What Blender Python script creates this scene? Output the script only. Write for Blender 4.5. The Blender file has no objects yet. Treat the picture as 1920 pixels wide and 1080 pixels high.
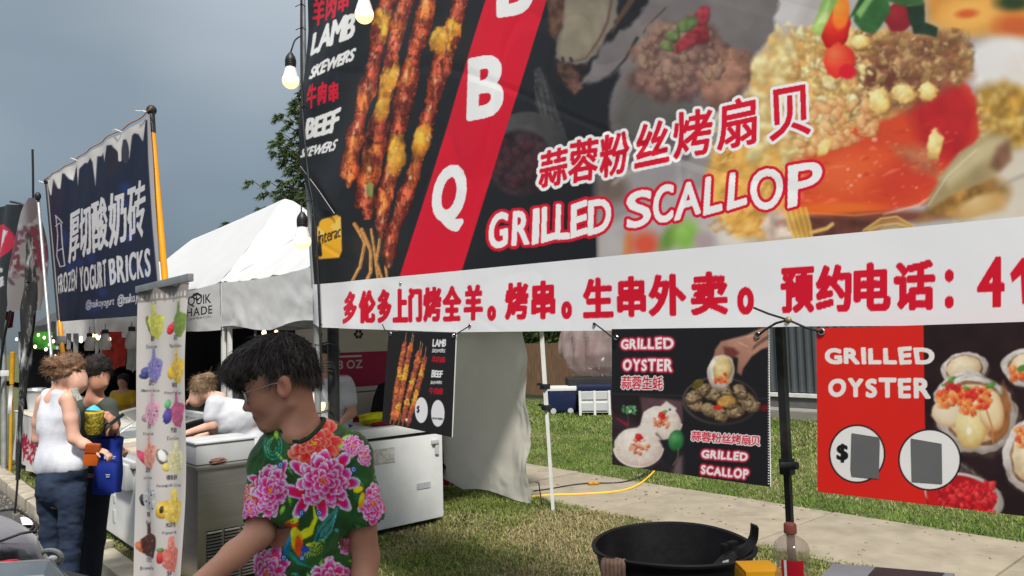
import bpy, bmesh, math, random
import numpy as np
from mathutils import Vector, Matrix

random.seed(7)
RNG = np.random.RandomState(11)
scene = bpy.context.scene
COL = scene.collection
R = math.radians

# ------------------------------------------------------------------ camera, sky, sun, exposure
CAM = Vector((0.0, 0.0, 1.6))
YAW, PITCH, ROLL, FPX = R(41.5), R(3.88), R(1.5), 1400.0
_f = Vector((math.sin(YAW) * math.cos(PITCH), math.cos(YAW) * math.cos(PITCH), math.sin(PITCH)))
_r0 = Vector((math.cos(YAW), -math.sin(YAW), 0))
_u0 = _r0.cross(_f)
_r = _r0 * math.cos(ROLL) - _u0 * math.sin(ROLL)
_u = _u0 * math.cos(ROLL) + _r0 * math.sin(ROLL)
cd = bpy.data.cameras.new('camera')
cam = bpy.data.objects.new('camera', cd)
COL.objects.link(cam)
M = Matrix((_r, _u, -_f)).transposed().to_4x4()
M.translation = CAM
cam.matrix_world = M
cd.sensor_width = 36.0
cd.lens = FPX * 36.0 / 1920.0
cd.clip_start = 0.05
cd.clip_end = 2000
cd.dof.use_dof = False
scene.camera = cam
FH = Vector((math.sin(YAW), math.cos(YAW), 0))   # camera heading on the ground
RH = _r0.copy()

SUN_DIR = Vector((-0.43, -0.66, 1.0)).normalized()     # towards the sun
world = bpy.data.worlds.new('World')
scene.world = world
world.use_nodes = True
nt = world.node_tree
nt.nodes.clear()
N = nt.nodes.new
out = N('ShaderNodeOutputWorld'); bgd = N('ShaderNodeBackground')
sky = N('ShaderNodeTexSky'); sky.sky_type = 'NISHITA'; sky.sun_disc = False
sky.sun_elevation = math.asin(SUN_DIR.z)
sky.sun_rotation = math.atan2(SUN_DIR.x, SUN_DIR.y)
tc = N('ShaderNodeTexCoord')
mp = N('ShaderNodeMapping'); mp.inputs['Scale'].default_value = (1.0, 1.0, 2.2)
n1 = N('ShaderNodeTexNoise'); n1.inputs['Scale'].default_value = 1.5; n1.inputs['Detail'].default_value = 3; n1.inputs['Roughness'].default_value = 0.4
cr = N('ShaderNodeValToRGB')
el = cr.color_ramp.elements
el[0].position = 0.40; el[0].color = (0.068, 0.090, 0.112, 1)
el[1].position = 0.72; el[1].color = (0.29, 0.325, 0.355, 1)
e2 = el.new(1.0); e2.color = (0.72, 0.74, 0.76, 1)
e = el.new(0.56); e.color = (0.145, 0.178, 0.205, 1)
sep = N('ShaderNodeSeparateXYZ')
# cloud deck is darker low over the horizon, paler higher up
mr = N('ShaderNodeMapRange'); mr.inputs['From Min'].default_value = 0.0; mr.inputs['From Max'].default_value = 1.0
mr.inputs['To Min'].default_value = -0.05; mr.inputs['To Max'].default_value = 0.80
add = N('ShaderNodeMath'); add.operation = 'ADD'
scl = N('ShaderNodeMix'); scl.data_type = 'RGBA'; scl.blend_type = 'MULTIPLY'; scl.inputs['Factor'].default_value = 1.0
scl.inputs['B'].default_value = (0.1, 0.1, 0.1, 1)
mix = N('ShaderNodeMix'); mix.data_type = 'RGBA'; mix.inputs['Factor'].default_value = 0.92
L = nt.links.new
L(tc.outputs['Generated'], mp.inputs['Vector']); L(mp.outputs[0], n1.inputs['Vector'])
L(tc.outputs['Generated'], sep.inputs[0]); L(sep.outputs['Z'], mr.inputs['Value'])
nm = N('ShaderNodeMath'); nm.operation = 'MULTIPLY'; nm.inputs[1].default_value = 0.62; L(n1.outputs['Fac'], nm.inputs[0]); L(nm.outputs[0], add.inputs[0]); L(mr.outputs[0], add.inputs[1]); L(add.outputs[0], cr.inputs['Fac'])
L(sky.outputs[0], scl.inputs['A'])
L(scl.outputs['Result'], mix.inputs['A']); L(cr.outputs['Color'], mix.inputs['B'])
L(mix.outputs['Result'], bgd.inputs['Color']); bgd.inputs['Strength'].default_value = 1.0
L(bgd.outputs[0], out.inputs['Surface'])

sd = bpy.data.lights.new('sun', 'SUN'); sd.energy = 3.1; sd.angle = R(7.0); sd.color = (1.0, 0.955, 0.88)
sun = bpy.data.objects.new('sun', sd); COL.objects.link(sun)
sun.rotation_euler = (-SUN_DIR).to_track_quat('-Z', 'Y').to_euler()
sun.location = (0, 0, 30)
scene.view_settings.view_transform = 'Standard'
scene.view_settings.look = 'None'
scene.view_settings.exposure = 0.80
scene.view_settings.gamma = 1.0
scene.view_settings.use_curve_mapping = False
scene.render.engine = 'CYCLES'
scene.cycles.max_bounces = 6
scene.cycles.transparent_max_bounces = 8
scene.cycles.caustics_reflective = False
scene.cycles.caustics_refractive = False
scene.cycles.use_denoising = True

# ------------------------------------------------------------------ where the sight lines of the survey meet surfaces
def ray(px, py):
    return _f * FPX + _r * (px - 960.0) + _u * (540.0 - py)
def PX(px, py, X):
    d = ray(px, py); return CAM + d * (X / d.x)
def PZ(px, py, Z=0.0):
    d = ray(px, py); return CAM + d * ((Z - CAM.z) / d.z)
def PD(px, py, depth):
    d = ray(px, py); return CAM + d * (depth / FPX)
def proj_np(V):
    V = np.asarray(V, float) - np.array(CAM)
    dz = V @ np.array(_f)
    return 960 + FPX * (V @ np.array(_r)) / dz, 540 - FPX * (V @ np.array(_u)) / dz, dz
def PX_np(px, py, X):
    px = np.asarray(px, float); py = np.asarray(py, float)
    d = np.array(_f)[None] * FPX + np.array(_r)[None] * (px.ravel()[:, None] - 960) + np.array(_u)[None] * (540 - py.ravel()[:, None])
    return np.array(CAM)[None] + d * (X / d[:, :1])

# ------------------------------------------------------------------ tagging
def tag(o, label=None, cat=None, group=None, kind=None):
    if label: o['label'] = label
    if cat: o['category'] = cat
    if group: o['group'] = group
    if kind: o['kind'] = kind
    return o
def empty(name, loc=(0, 0, 0), label=None, cat=None, group=None, rz=0.0):
    o = bpy.data.objects.new(name, None); COL.objects.link(o)
    o.location = loc; o.rotation_euler = (0, 0, rz); o.empty_display_size = 0.1
    bpy_mats[o.name] = Matrix.Translation(Vector(loc)) @ Matrix.Rotation(rz, 4, 'Z')
    return tag(o, label, cat, group)
bpy_mats = {}
def world_of(o):
    m = Matrix.Identity(4)
    while o is not None:
        m = (Matrix.Translation(o.location) @ o.rotation_euler.to_matrix().to_4x4()) @ m
        o = o.parent
    return m
def link(name, me, mats, parent=None, smooth=False):
    """link a mesh given in WORLD coordinates; when it has a parent the parent's frame is taken off the vertices"""
    o = bpy.data.objects.new(name, me); COL.objects.link(o)
    for m in (mats if isinstance(mats, (list, tuple)) else [mats]):
        me.materials.append(m)
    if parent is not None:
        me.transform(world_of(parent).inverted())
        o.parent = parent
    if smooth:
        me.polygons.foreach_set('use_smooth', [True] * len(me.polygons))
    me.update()
    return o

# ------------------------------------------------------------------ materials
def srgb(r, g=None, b=None):
    if g is None: r, g, b = r
    f = lambda c: (c / 255.0) / 12.92 if c <= 10 else (((c / 255.0) + 0.055) / 1.055) ** 2.4
    return (f(r), f(g), f(b))
def mat(name, color, rough=0.6, metal=0.0, var=0.12, scale=8.0, bump=0.0, bscale=60.0, spec=0.4, trans=0.0, alpha=1.0,
        emit=None, estr=0.0, dirt=None, dirt_scale=3.0, dirt_amt=0.4, sheen=0.0, stretch=(1, 1, 1), attr=None, attr_gain=1.0, ior=1.45, sss=0.0, transl=0.0):
    m = bpy.data.materials.new(name); m.use_nodes = True
    t = m.node_tree; ns = t.nodes; p = ns['Principled BSDF']; l = t.links.new
    tco = ns.new('ShaderNodeTexCoord'); mpg = ns.new('ShaderNodeMapping'); mpg.inputs['Scale'].default_value = stretch
    l(tco.outputs['Object'], mpg.inputs['Vector'])
    nz = ns.new('ShaderNodeTexNoise'); nz.inputs['Scale'].default_value = scale; nz.inputs['Detail'].default_value = 5
    l(mpg.outputs[0], nz.inputs['Vector'])
    r_ = ns.new('ShaderNodeMapRange'); r_.inputs['From Min'].default_value = 0.3; r_.inputs['From Max'].default_value = 0.7
    r_.inputs['To Min'].default_value = 1.0 - var; r_.inputs['To Max'].default_value = 1.0 + var
    l(nz.outputs['Fac'], r_.inputs['Value'])
    mx = ns.new('ShaderNodeMix'); mx.data_type = 'RGBA'; mx.blend_type = 'MULTIPLY'; mx.inputs['Factor'].default_value = 1.0
    if attr:
        at = ns.new('ShaderNodeAttribute'); at.attribute_name = attr; l(at.outputs['Color'], mx.inputs['A'])
    else:
        mx.inputs['A'].default_value = (*color, 1)
    l(r_.outputs[0], mx.inputs['B'])
    last = mx.outputs['Result']
    if dirt:
        n2 = ns.new('ShaderNodeTexNoise'); n2.inputs['Scale'].default_value = dirt_scale; n2.inputs['Detail'].default_value = 8; n2.inputs['Roughness'].default_value = 0.65
        l(mpg.outputs[0], n2.inputs['Vector'])
        c2 = ns.new('ShaderNodeMapRange'); c2.inputs['From Min'].default_value = 0.5; c2.inputs['From Max'].default_value = 0.72
        c2.inputs['To Min'].default_value = 0.0; c2.inputs['To Max'].default_value = dirt_amt
        l(n2.outputs['Fac'], c2.inputs['Value'])
        m2 = ns.new('ShaderNodeMix'); m2.data_type = 'RGBA'; m2.inputs['B'].default_value = (*dirt, 1)
        l(c2.outputs[0], m2.inputs['Factor']); l(last, m2.inputs['A']); last = m2.outputs['Result']
    l(last, p.inputs['Base Color'])
    p.inputs['Roughness'].default_value = rough; p.inputs['Metallic'].default_value = metal
    p.inputs['Specular IOR Level'].default_value = spec; p.inputs['IOR'].default_value = ior
    p.inputs['Transmission Weight'].default_value = trans; p.inputs['Alpha'].default_value = alpha
    p.inputs['Sheen Weight'].default_value = sheen
    if sss: p.inputs['Subsurface Weight'].default_value = sss; p.inputs['Subsurface Radius'].default_value = (0.012, 0.005, 0.003)
    rv = ns.new('ShaderNodeMapRange'); rv.inputs['To Min'].default_value = max(0.02, rough - 0.08); rv.inputs['To Max'].default_value = min(1, rough + 0.08)
    l(nz.outputs['Fac'], rv.inputs['Value']); l(rv.outputs[0], p.inputs['Roughness'])
    if bump:
        n3 = ns.new('ShaderNodeTexNoise'); n3.inputs['Scale'].default_value = bscale; n3.inputs['Detail'].default_value = 4
        l(mpg.outputs[0], n3.inputs['Vector'])
        b = ns.new('ShaderNodeBump'); b.inputs['Strength'].default_value = bump; b.inputs['Distance'].default_value = 0.01
        l(n3.outputs['Fac'], b.inputs['Height']); l(b.outputs[0], p.inputs['Normal'])
    if emit:
        p.inputs['Emission Color'].default_value = (*emit, 1); p.inputs['Emission Strength'].default_value = estr
    if transl:
        tr = ns.new('ShaderNodeBsdfTranslucent'); l(last, tr.inputs['Color'])
        ms = ns.new('ShaderNodeMixShader'); ms.inputs[0].default_value = transl
        l(p.outputs[0], ms.inputs[1]); l(tr.outputs[0], ms.inputs[2])
        l(ms.outputs[0], ns['Material Output'].inputs['Surface'])
    return m

# ------------------------------------------------------------------ mesh builder (world coordinates)
class MB:
    def __init__(s): s.v = []; s.f = []; s.m = []
    def add(s, vs, fs, mi=0):
        n = len(s.v); s.v += [tuple(v) for v in vs]
        for f in fs: s.f.append(tuple(i + n for i in f)); s.m.append(mi)
    def box(s, c, size, rot=None, mi=0, bev=0.0):
        x, y, z = [k / 2 for k in size]
        if bev > 0:
            b = min(bev, x * .8, y * .8, z * .8); vs = []; 
            bm = bmesh.new(); bmesh.ops.create_cube(bm, size=2)
            for v in bm.verts: v.co = Vector((v.co.x * x, v.co.y * y, v.co.z * z))
            bmesh.ops.bevel(bm, geom=bm.edges[:], offset=b, segments=2, affect='EDGES', profile=0.7)
            bm.verts.index_update(); vs = [v.co.copy() for v in bm.verts]; fs = [[v.index for v in f.verts] for f in bm.faces]; bm.free()
        else:
            vs = [Vector((a * x, b * y, d * z)) for a in (-1, 1) for b in (-1, 1) for d in (-1, 1)]
            fs = [(0, 1, 3, 2), (4, 6, 7, 5), (0, 4, 5, 1), (2, 3, 7, 6), (0, 2, 6, 4), (1, 5, 7, 3)]
        if rot is not None: vs = [rot @ v for v in vs]
        c = Vector(c); s.add([v + c for v in vs], fs, mi); return s
    def hexa(s, p, mi=0):
        """8 corners: bottom 4 (ccw) then top 4"""
        s.add(p, [(3, 2, 1, 0), (4, 5, 6, 7), (0, 1, 5, 4), (1, 2, 6, 5), (2, 3, 7, 6), (3, 0, 4, 7)], mi); return s
    def tube(s, pts, r, n=8, cap=True, mi=0, flat=1.0):
        pts = [Vector(p) for p in pts]; k = len(pts)
        rs = r if isinstance(r, (list, tuple)) else [r] * k
        t0 = (pts[1] - pts[0]).normalized(); a = Vector((0, 0, 1)) if abs(t0.z) < 0.9 else Vector((1, 0, 0))
        u = t0.cross(a).normalized(); vs = []; fs = []
        for i, p in enumerate(pts):
            t = ((pts[i + 1] - p) if i == 0 else (p - pts[i - 1]) if i == k - 1 else (pts[i + 1] - pts[i - 1]))
            if t.length < 1e-9: t = t0
            t.normalize(); u = (u - t * u.dot(t)); u = u.normalized() if u.length > 1e-6 else t.orthogonal().normalized()
            w = t.cross(u)
            for j in range(n):
                an = 2 * math.pi * j / n; vs.append(p + (u * math.cos(an) + w * math.sin(an) * flat) * rs[i])
        for i in range(k - 1):
            for j in range(n):
                j2 = (j + 1) % n; fs.append((i * n + j, i * n + j2, (i + 1) * n + j2, (i + 1) * n + j))
        if cap: fs.append(tuple(range(n - 1, -1, -1))); fs.append(tuple((k - 1) * n + j for j in range(n)))
        s.add(vs, fs, mi); return s
    def lathe(s, base, axis, prof, n=24, mi=0, closed=False, sx=1.0):
        """prof: list of (r, h) along the axis from base"""
        ax = Vector(axis).normalized(); a = Vector((0, 0, 1)) if abs(ax.z) < 0.9 else Vector((1, 0, 0))
        u = ax.cross(a).normalized(); w = ax.cross(u); b = Vector(base); vs = []; fs = []
        for r, h in prof:
            for j in range(n):
                an = 2 * math.pi * j / n; vs.append(b + ax * h + (u * math.cos(an) * sx + w * math.sin(an)) * max(r, 1e-5))
        for i in range(len(prof) - 1):
            for j in range(n):
                j2 = (j + 1) % n; fs.append((i * n + j, i * n + j2, (i + 1) * n + j2, (i + 1) * n + j))
        s.add(vs, fs, mi); return s
    def ell(s, c, rad, n=12, rot=None, mi=0):
        vs = []; fs = []; m = n // 2 + 1; c = Vector(c)
        for i in range(m):
            th = math.pi * i / (m - 1)
            for j in range(n):
                ph = 2 * math.pi * j / n
                v = Vector((rad[0] * math.sin(th) * math.cos(ph), rad[1] * math.sin(th) * math.sin(ph), rad[2] * math.cos(th)))
                if rot is not None: v = rot @ v
                vs.append(c + v)
        for i in range(m - 1):
            for j in range(n):
                j2 = (j + 1) % n; fs.append((i * n + j, (i + 1) * n + j, (i + 1) * n + j2, i * n + j2))
        s.add(vs, fs, mi); return s
    def grid(s, fn, nu, nv, mi=0, wrap=False):
        vs = [fn(i / (nu - 1), j / (nv - 1)) for i in range(nu) for j in range(nv)]
        fs = [(i * nv + j, (i + 1) * nv + j, (i + 1) * nv + j + 1, i * nv + j + 1) for i in range(nu - 1) for j in range(nv - 1)]
        s.add(vs, fs, mi); return s
    def mesh(s, name):
        me = bpy.data.meshes.new(name); me.from_pydata([tuple(v) for v in s.v], [], s.f)
        if any(s.m): me.polygons.foreach_set('material_index', s.m)
        return me
    def build(s, name, mats, parent=None, smooth=False, label=None, cat=None, group=None, kind=None, weld=False):
        me = s.mesh(name)
        if weld:
            bm = bmesh.new(); bm.from_mesh(me); bmesh.ops.remove_doubles(bm, verts=bm.verts, dist=1e-4); bm.to_mesh(me); bm.free()
        o = link(name, me, mats, parent, smooth)
        if smooth: me.set_sharp_from_angle(angle=R(40))
        return tag(o, label, cat, group, kind)

def np_mesh(name, V, F, mats, parent=None, smooth=True, cols=None, sharp=None):
    """fast mesh from numpy: V (n,3), F (m,3|4)"""
    V = np.asarray(V, np.float32); F = np.asarray(F, np.int32); k = F.shape[1]
    me = bpy.data.meshes.new(name)
    me.vertices.add(len(V)); me.vertices.foreach_set('co', V.ravel())
    me.loops.add(F.size); me.loops.foreach_set('vertex_index', F.ravel())
    me.polygons.add(len(F)); me.polygons.foreach_set('loop_start', np.arange(0, F.size, k, dtype=np.int32))
    me.update(calc_edges=True)
    if cols is not None:
        ca = me.color_attributes.new('Col', 'FLOAT_COLOR', 'POINT')
        c4 = np.ones((len(V), 4), np.float32); c4[:, :3] = cols; ca.data.foreach_set('color', c4.ravel())
    o = link(name, me, mats, parent, smooth)
    return o
def grid_faces(nu, nv):
    i, j = np.meshgrid(np.arange(nu - 1), np.arange(nv - 1), indexing='ij'); a = (i * nv + j).ravel()
    return np.stack([a, a + nv, a + nv + 1, a + 1], 1)

# ------------------------------------------------------------------ numpy noise
_LAT = np.random.RandomState(5).rand(256, 256).astype(np.float32)
def vnoise(x, y):
    xi = np.floor(x).astype(int); yi = np.floor(y).astype(int); fx = x - xi; fy = y - yi
    fx = fx * fx * (3 - 2 * fx); fy = fy * fy * (3 - 2 * fy)
    a = _LAT[xi & 255, yi & 255]; b = _LAT[(xi + 1) & 255, yi & 255]; c = _LAT[xi & 255, (yi + 1) & 255]; d = _LAT[(xi + 1) & 255, (yi + 1) & 255]
    return (a * (1 - fx) + b * fx) * (1 - fy) + (c * (1 - fx) + d * fx) * fy
def fbm(x, y, o=4):
    s = 0; a = 0.5; t = 0
    for k in range(o):
        s = s + a * vnoise(x * 2 ** k + 17.3 * k, y * 2 ** k + 9.1 * k); t += a; a *= 0.5
    return s / t
def to_lin(c):
    c = np.clip(c, 0, 255) / 255.0
    return np.where(c <= 0.04045, c / 12.92, ((c + 0.055) / 1.055) ** 2.4)

# ------------------------------------------------------------------ painter for flat print (colours only, sRGB 0..255)
class Canvas:
    def __init__(s, x0, y0, x1, y1, k=1.0, base=(30, 30, 32)):
        s.x0, s.y0, s.k = x0, y0, k
        s.W = int((x1 - x0) * k) + 2; s.H = int((y1 - y0) * k) + 2
        s.img = np.zeros((s.H, s.W, 3), np.float32); s.img[:] = base
    def win(s, xa, ya, xb, yb):
        i0 = max(0, int((ya - s.y0) * s.k) - 1); i1 = min(s.H, int((yb - s.y0) * s.k) + 2)
        j0 = max(0, int((xa - s.x0) * s.k) - 1); j1 = min(s.W, int((xb - s.x0) * s.k) + 2)
        if i1 <= i0 or j1 <= j0: return None
        Y, X = np.mgrid[i0:i1, j0:j1].astype(np.float32)
        return (slice(i0, i1), slice(j0, j1)), X / s.k + s.x0, Y / s.k + s.y0
    def blend(s, sl, a, c):
        a = np.clip(a, 0, 1)[..., None]; s.img[sl] = s.img[sl] * (1 - a) + np.asarray(c, np.float32) * a
    def poly(s, pts, c, soft=0.8, noise=0.0, ns=0.05, alpha=1.0, wob=0.0, c2=None):
        P = np.array(pts, float); pad = soft + wob + 2
        w = s.win(P[:, 0].min() - pad, P[:, 1].min() - pad, P[:, 0].max() + pad, P[:, 1].max() + pad)
        if w is None: return
        sl, X, Y = w
        if wob:
            X2 = X + (fbm(X * 0.06 + 3, Y * 0.06) - 0.5) * 2 * wob; Y2 = Y + (fbm(X * 0.06 + 41, Y * 0.06 + 7) - 0.5) * 2 * wob
        else: X2, Y2 = X, Y
        ins = np.zeros(X.shape, bool); dist = np.full(X.shape, 1e9, np.float32)
        n = len(P)
        for i in range(n):
            x1, y1 = P[i]; x2, y2 = P[(i + 1) % n]
            cond = ((y1 > Y2) != (y2 > Y2)); xx = (x2 - x1) * (Y2 - y1) / ((y2 - y1) if y2 != y1 else 1e-9) + x1
            ins ^= cond & (X2 < xx)
            dx, dy = x2 - x1, y2 - y1; t = np.clip(((X2 - x1) * dx + (Y2 - y1) * dy) / (dx * dx + dy * dy + 1e-9), 0, 1)
            dist = np.minimum(dist, np.hypot(X2 - x1 - t * dx, Y2 - y1 - t * dy))
        sd_ = np.where(ins, dist, -dist); a = np.clip(sd_ / max(soft, 0.3) * 0.5 + 0.5, 0, 1) * alpha
        col = np.zeros(X.shape + (3,), np.float32) + np.array(c, np.float32)
        if c2 is not None:
            t = (Y - P[:, 1].min()) / max(1, P[:, 1].max() - P[:, 1].min()); col = col * (1 - t[..., None]) + np.array(c2, np.float32) * t[..., None]
        if noise: col = col * (1 + noise * 2 * (fbm(X * ns, Y * ns, 4) - 0.5))[..., None]
        s.blend(sl, a, col)
    def ell(s, cx, cy, rx, ry, rot=0, c=(200, 200, 200), hi=None, lo=None, soft=0.12, noise=0.0, ns=0.1, alpha=1.0, wob=0.0, lx=-0.35, ly=-0.45, spec=0.0):
        """a lit rounded blob: the printed picture of a lump of food"""
        r = max(rx, ry) * (1.15 + wob) + 2
        w = s.win(cx - r, cy - r, cx + r, cy + r)
        if w is None: return
        sl, X, Y = w
        ca, sa = math.cos(R(rot)), math.sin(R(rot)); dx = X - cx; dy = Y - cy
        u = (dx * ca + dy * sa) / rx; v = (-dx * sa + dy * ca) / ry
        d = np.sqrt(u * u + v * v)
        if wob:
            q = 3.0 / max(rx, ry); d = d * (1 + wob * 2 * (fbm(X * q + cx, Y * q + cy, 3) - 0.5))
        sf = max(soft, 0.9 / s.k / max(1, min(rx, ry)))
        a = np.clip((1 - d) / sf + 0.5, 0, 1) * alpha
        col = np.zeros(X.shape + (3,), np.float32) + np.array(c, np.float32)
        if hi is not None:
            t = np.clip(1 - np.hypot(dx / r - lx * 0.6, dy / r - ly * 0.6) * 1.5, 0, 1)[..., None]; col = col * (1 - t) + np.array(hi, np.float32) * t
        if lo is not None:
            t = np.clip((d - 0.55) / 0.45, 0, 1) ** 1.5 * np.clip(0.5 + (dx / r) * 0.6 + (dy / r) * 0.8, 0, 1); t = t[..., None]; col = col * (1 - t) + np.array(lo, np.float32) * t
        if noise: col = col * (1 + noise * 2 * (fbm(X * ns + cx, Y * ns, 4) - 0.5))[..., None]
        if spec:
            sp = np.clip((fbm(X * ns * 3 + 7, Y * ns * 3, 2) - 0.68) * 6, 0, 1)[..., None] * spec; col = col * (1 - sp) + 245 * sp
        s.blend(sl, a, col)
    def line(s, pts, w, c, soft=0.8, alpha=1.0, noise=0.0, taper=False):
        P = np.array(pts, float); wm = max(w) if isinstance(w, (list, tuple)) else w
        b = s.win(P[:, 0].min() - wm - 2, P[:, 1].min() - wm - 2, P[:, 0].max() + wm + 2, P[:, 1].max() + wm + 2)
        if b is None: return
        sl, X, Y = b; best = np.full(X.shape, 1e9, np.float32); n = len(P) - 1
        for i in range(n):
            x1, y1 = P[i]; x2, y2 = P[i + 1]; dx, dy = x2 - x1, y2 - y1
            t = np.clip(((X - x1) * dx + (Y - y1) * dy) / (dx * dx + dy * dy + 1e-9), 0, 1)
            ww = w if not isinstance(w, (list, tuple)) else (w[i] * (1 - t) + w[i + 1] * t)
            best = np.minimum(best, np.hypot(X - x1 - t * dx, Y - y1 - t * dy) - ww / 2.0)
        a = np.clip(0.5 - best / max(soft, .3), 0, 1) * alpha
        col = np.zeros(X.shape + (3,), np.float32) + np.array(c, np.float32)
        if noise: col = col * (1 + noise * 2 * (fbm(X * .3, Y * .3, 3) - 0.5))[..., None]
        s.blend(sl, a, col)
    def sample(s, px, py):
        x = np.clip((px - s.x0) * s.k, 0, s.W - 1.001); y = np.clip((py - s.y0) * s.k, 0, s.H - 1.001)
        i = y.astype(int); j = x.astype(int); fy = (y - i)[..., None]; fx = (x - j)[..., None]; I = s.img
        return (I[i, j] * (1 - fx) + I[i, j + 1] * fx) * (1 - fy) + (I[i + 1, j] * (1 - fx) + I[i + 1, j + 1] * fx) * fy
    def mask(s, tris, grow=0.0):
        """rasterise triangles (n,3,2) in picture coordinates, grown by some pixels; returns window and coverage"""
        tris = np.asarray(tris); q = grow + 4 / s.k
        w = s.win(tris[..., 0].min() - q, tris[..., 1].min() - q, tris[..., 0].max() + q, tris[..., 1].max() + q)
        if w is None: return None
        (sy, sx), _, _ = w; m = np.zeros((sy.stop - sy.start, sx.stop - sx.start), np.float32); oy, ox = sy.start, sx.start
        T2 = np.stack([(tris[..., 0] - s.x0) * s.k - ox, (tris[..., 1] - s.y0) * s.k - oy], -1)
        for T in T2:
            j0 = max(0, int(T[:, 0].min())); j1 = min(m.shape[1], int(T[:, 0].max()) + 2); i0 = max(0, int(T[:, 1].min())); i1 = min(m.shape[0], int(T[:, 1].max()) + 2)
            if i1 <= i0 or j1 <= j0: continue
            Y, X = np.mgrid[i0:i1, j0:j1]; (x1, y1), (x2, y2), (x3, y3) = T
            a = (x2 - x1) * (Y - y1) - (y2 - y1) * (X - x1); b = (x3 - x2) * (Y - y2) - (y3 - y2) * (X - x2); c = (x1 - x3) * (Y - y3) - (y1 - y3) * (X - x3)
            m[i0:i1, j0:j1] = np.maximum(m[i0:i1, j0:j1], (((a >= 0) & (b >= 0) & (c >= 0)) | ((a <= 0) & (b <= 0) & (c <= 0))).astype(np.float32))
        g = max(grow * s.k, 0.35); p_ = int(g + 1.5); sub = np.pad(m, p_); o_ = m * 0; h, w2 = m.shape
        for dy in range(-p_, p_ + 1):
            for dx in range(-p_, p_ + 1):
                k_ = min(1.0, g - math.hypot(dx, dy) + 0.6)
                if k_ > 0: o_ = np.maximum(o_, sub[p_ + dy:p_ + dy + h, p_ + dx:p_ + dx + w2] * k_)
        return (sy, sx), o_
    def text(s, st, quad, color, grow=1.5, off=0.0, halo=None, **kw):
        t_ = text_tris(st, quad, off, **kw)
        if halo:
            for g_, al, hc in halo:
                r_ = s.mask(t_, g_)
                if r_: s.blend(r_[0], r_[1] * al, hc)
        r_ = s.mask(t_, grow)
        if r_: s.blend(r_[0], r_[1], color)
    def blur(s, xa, ya, xb, yb, r, feather=20):
        w = s.win(xa, ya, xb, yb)
        if w is None: return
        sl, X, Y = w; I = s.img[sl].copy(); r = max(1, int(round(r * s.k)))
        for _ in range(2):
            for ax in (0, 1):
                P = np.pad(I, [(r, r) if a == ax else (0, 0) for a in range(3)], mode='edge'); cs = np.cumsum(P, axis=ax, dtype=np.float64); cs = np.insert(cs, 0, 0, axis=ax); n = I.shape[ax]
                I = ((np.take(cs, range(2 * r + 1, 2 * r + 1 + n), axis=ax) - np.take(cs, range(0, n), axis=ax)) / (2 * r + 1)).astype(np.float32)
        a = np.clip(np.minimum(np.minimum(X - xa, xb - X), np.minimum(Y - ya, yb - Y)) / feather, 0, 1); s.blend(sl, a, I)
    def up(s, k2):
        """finer copy of the canvas for the lettering"""
        n = Canvas(s.x0, s.y0, s.x0 + (s.W - 2) / s.k, s.y0 + (s.H - 2) / s.k, k2)
        Y, X = np.mgrid[0:n.H, 0:n.W].astype(np.float32); n.img = s.sample(X / k2 + s.x0, Y / k2 + s.y0).astype(np.float32); return n

# ------------------------------------------------------------------ lettering (Blender's own built-in font, converted to mesh)
_tc = {}
def glyph(ch, off=0.03):
    if (ch, off) in _tc: return _tc[(ch, off)]
    c = bpy.data.curves.new('t', 'FONT'); c.body = ch; c.offset = off; c.resolution_u = 4
    o = bpy.data.objects.new('t', c); COL.objects.link(o); bpy.context.view_layer.update()
    me = bpy.data.meshes.new_from_object(o.evaluated_get(bpy.context.evaluated_depsgraph_get()))
    me.calc_loop_triangles()
    V = np.array([v.co[:2] for v in me.vertices], float).reshape(-1, 2); T = np.array([t.vertices[:] for t in me.loop_triangles], int).reshape(-1, 3)
    bpy.data.objects.remove(o); bpy.data.curves.remove(c); bpy.data.meshes.remove(me)
    _tc[(ch, off)] = (V, T); return V, T
def text2d(s, off=0.03, jit=0.0, space=0.28, gap=0.05, shear=0.0, comic=False, seed=1, baseline=True):
    """returns V in a box 0..1 x 0..1 (y up) and triangles; proportional letters"""
    rr = random.Random(seed); x = 0; VV = []; TT = []; n = 0
    for ch in s:
        if ch == ' ': x += space; continue
        V, T = glyph(ch, off)
        if len(V) == 0: continue
        V = V.copy(); lo = V.min(0); hi = V.max(0); w = hi[0] - lo[0]; h = hi[1] - lo[1]
        V[:, 0] -= lo[0]
        if comic:
            t = (V[:, 1] - lo[1]) / max(h, .01); k = rr.uniform(-0.12, 0.16)
            cx = w / 2; V[:, 0] = cx + (V[:, 0] - cx) * (1 + k * (t - 0.5) * 1.4)
            V[:, 1] += (V[:, 0] - cx) * rr.uniform(-0.07, 0.12)
            V[:, 1] = V[:, 1] * rr.uniform(0.93, 1.07)
        if jit:
            a = rr.uniform(-jit, jit); ca, sa = math.cos(a), math.sin(a); c = np.array([w / 2, 0.35])
            V = (V - c) @ np.array([[ca, sa], [-sa, ca]]) + c; V[:, 1] += rr.uniform(-jit, jit) * 0.25
        V[:, 0] += V[:, 1] * shear
        V[:, 0] += x; x += w + gap; VV.append(V); TT.append(T + n); n += len(V)
    V = np.concatenate(VV); T = np.concatenate(TT); lo = V.min(0); hi = V.max(0)
    return (V - lo) / (hi - lo), T
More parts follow.
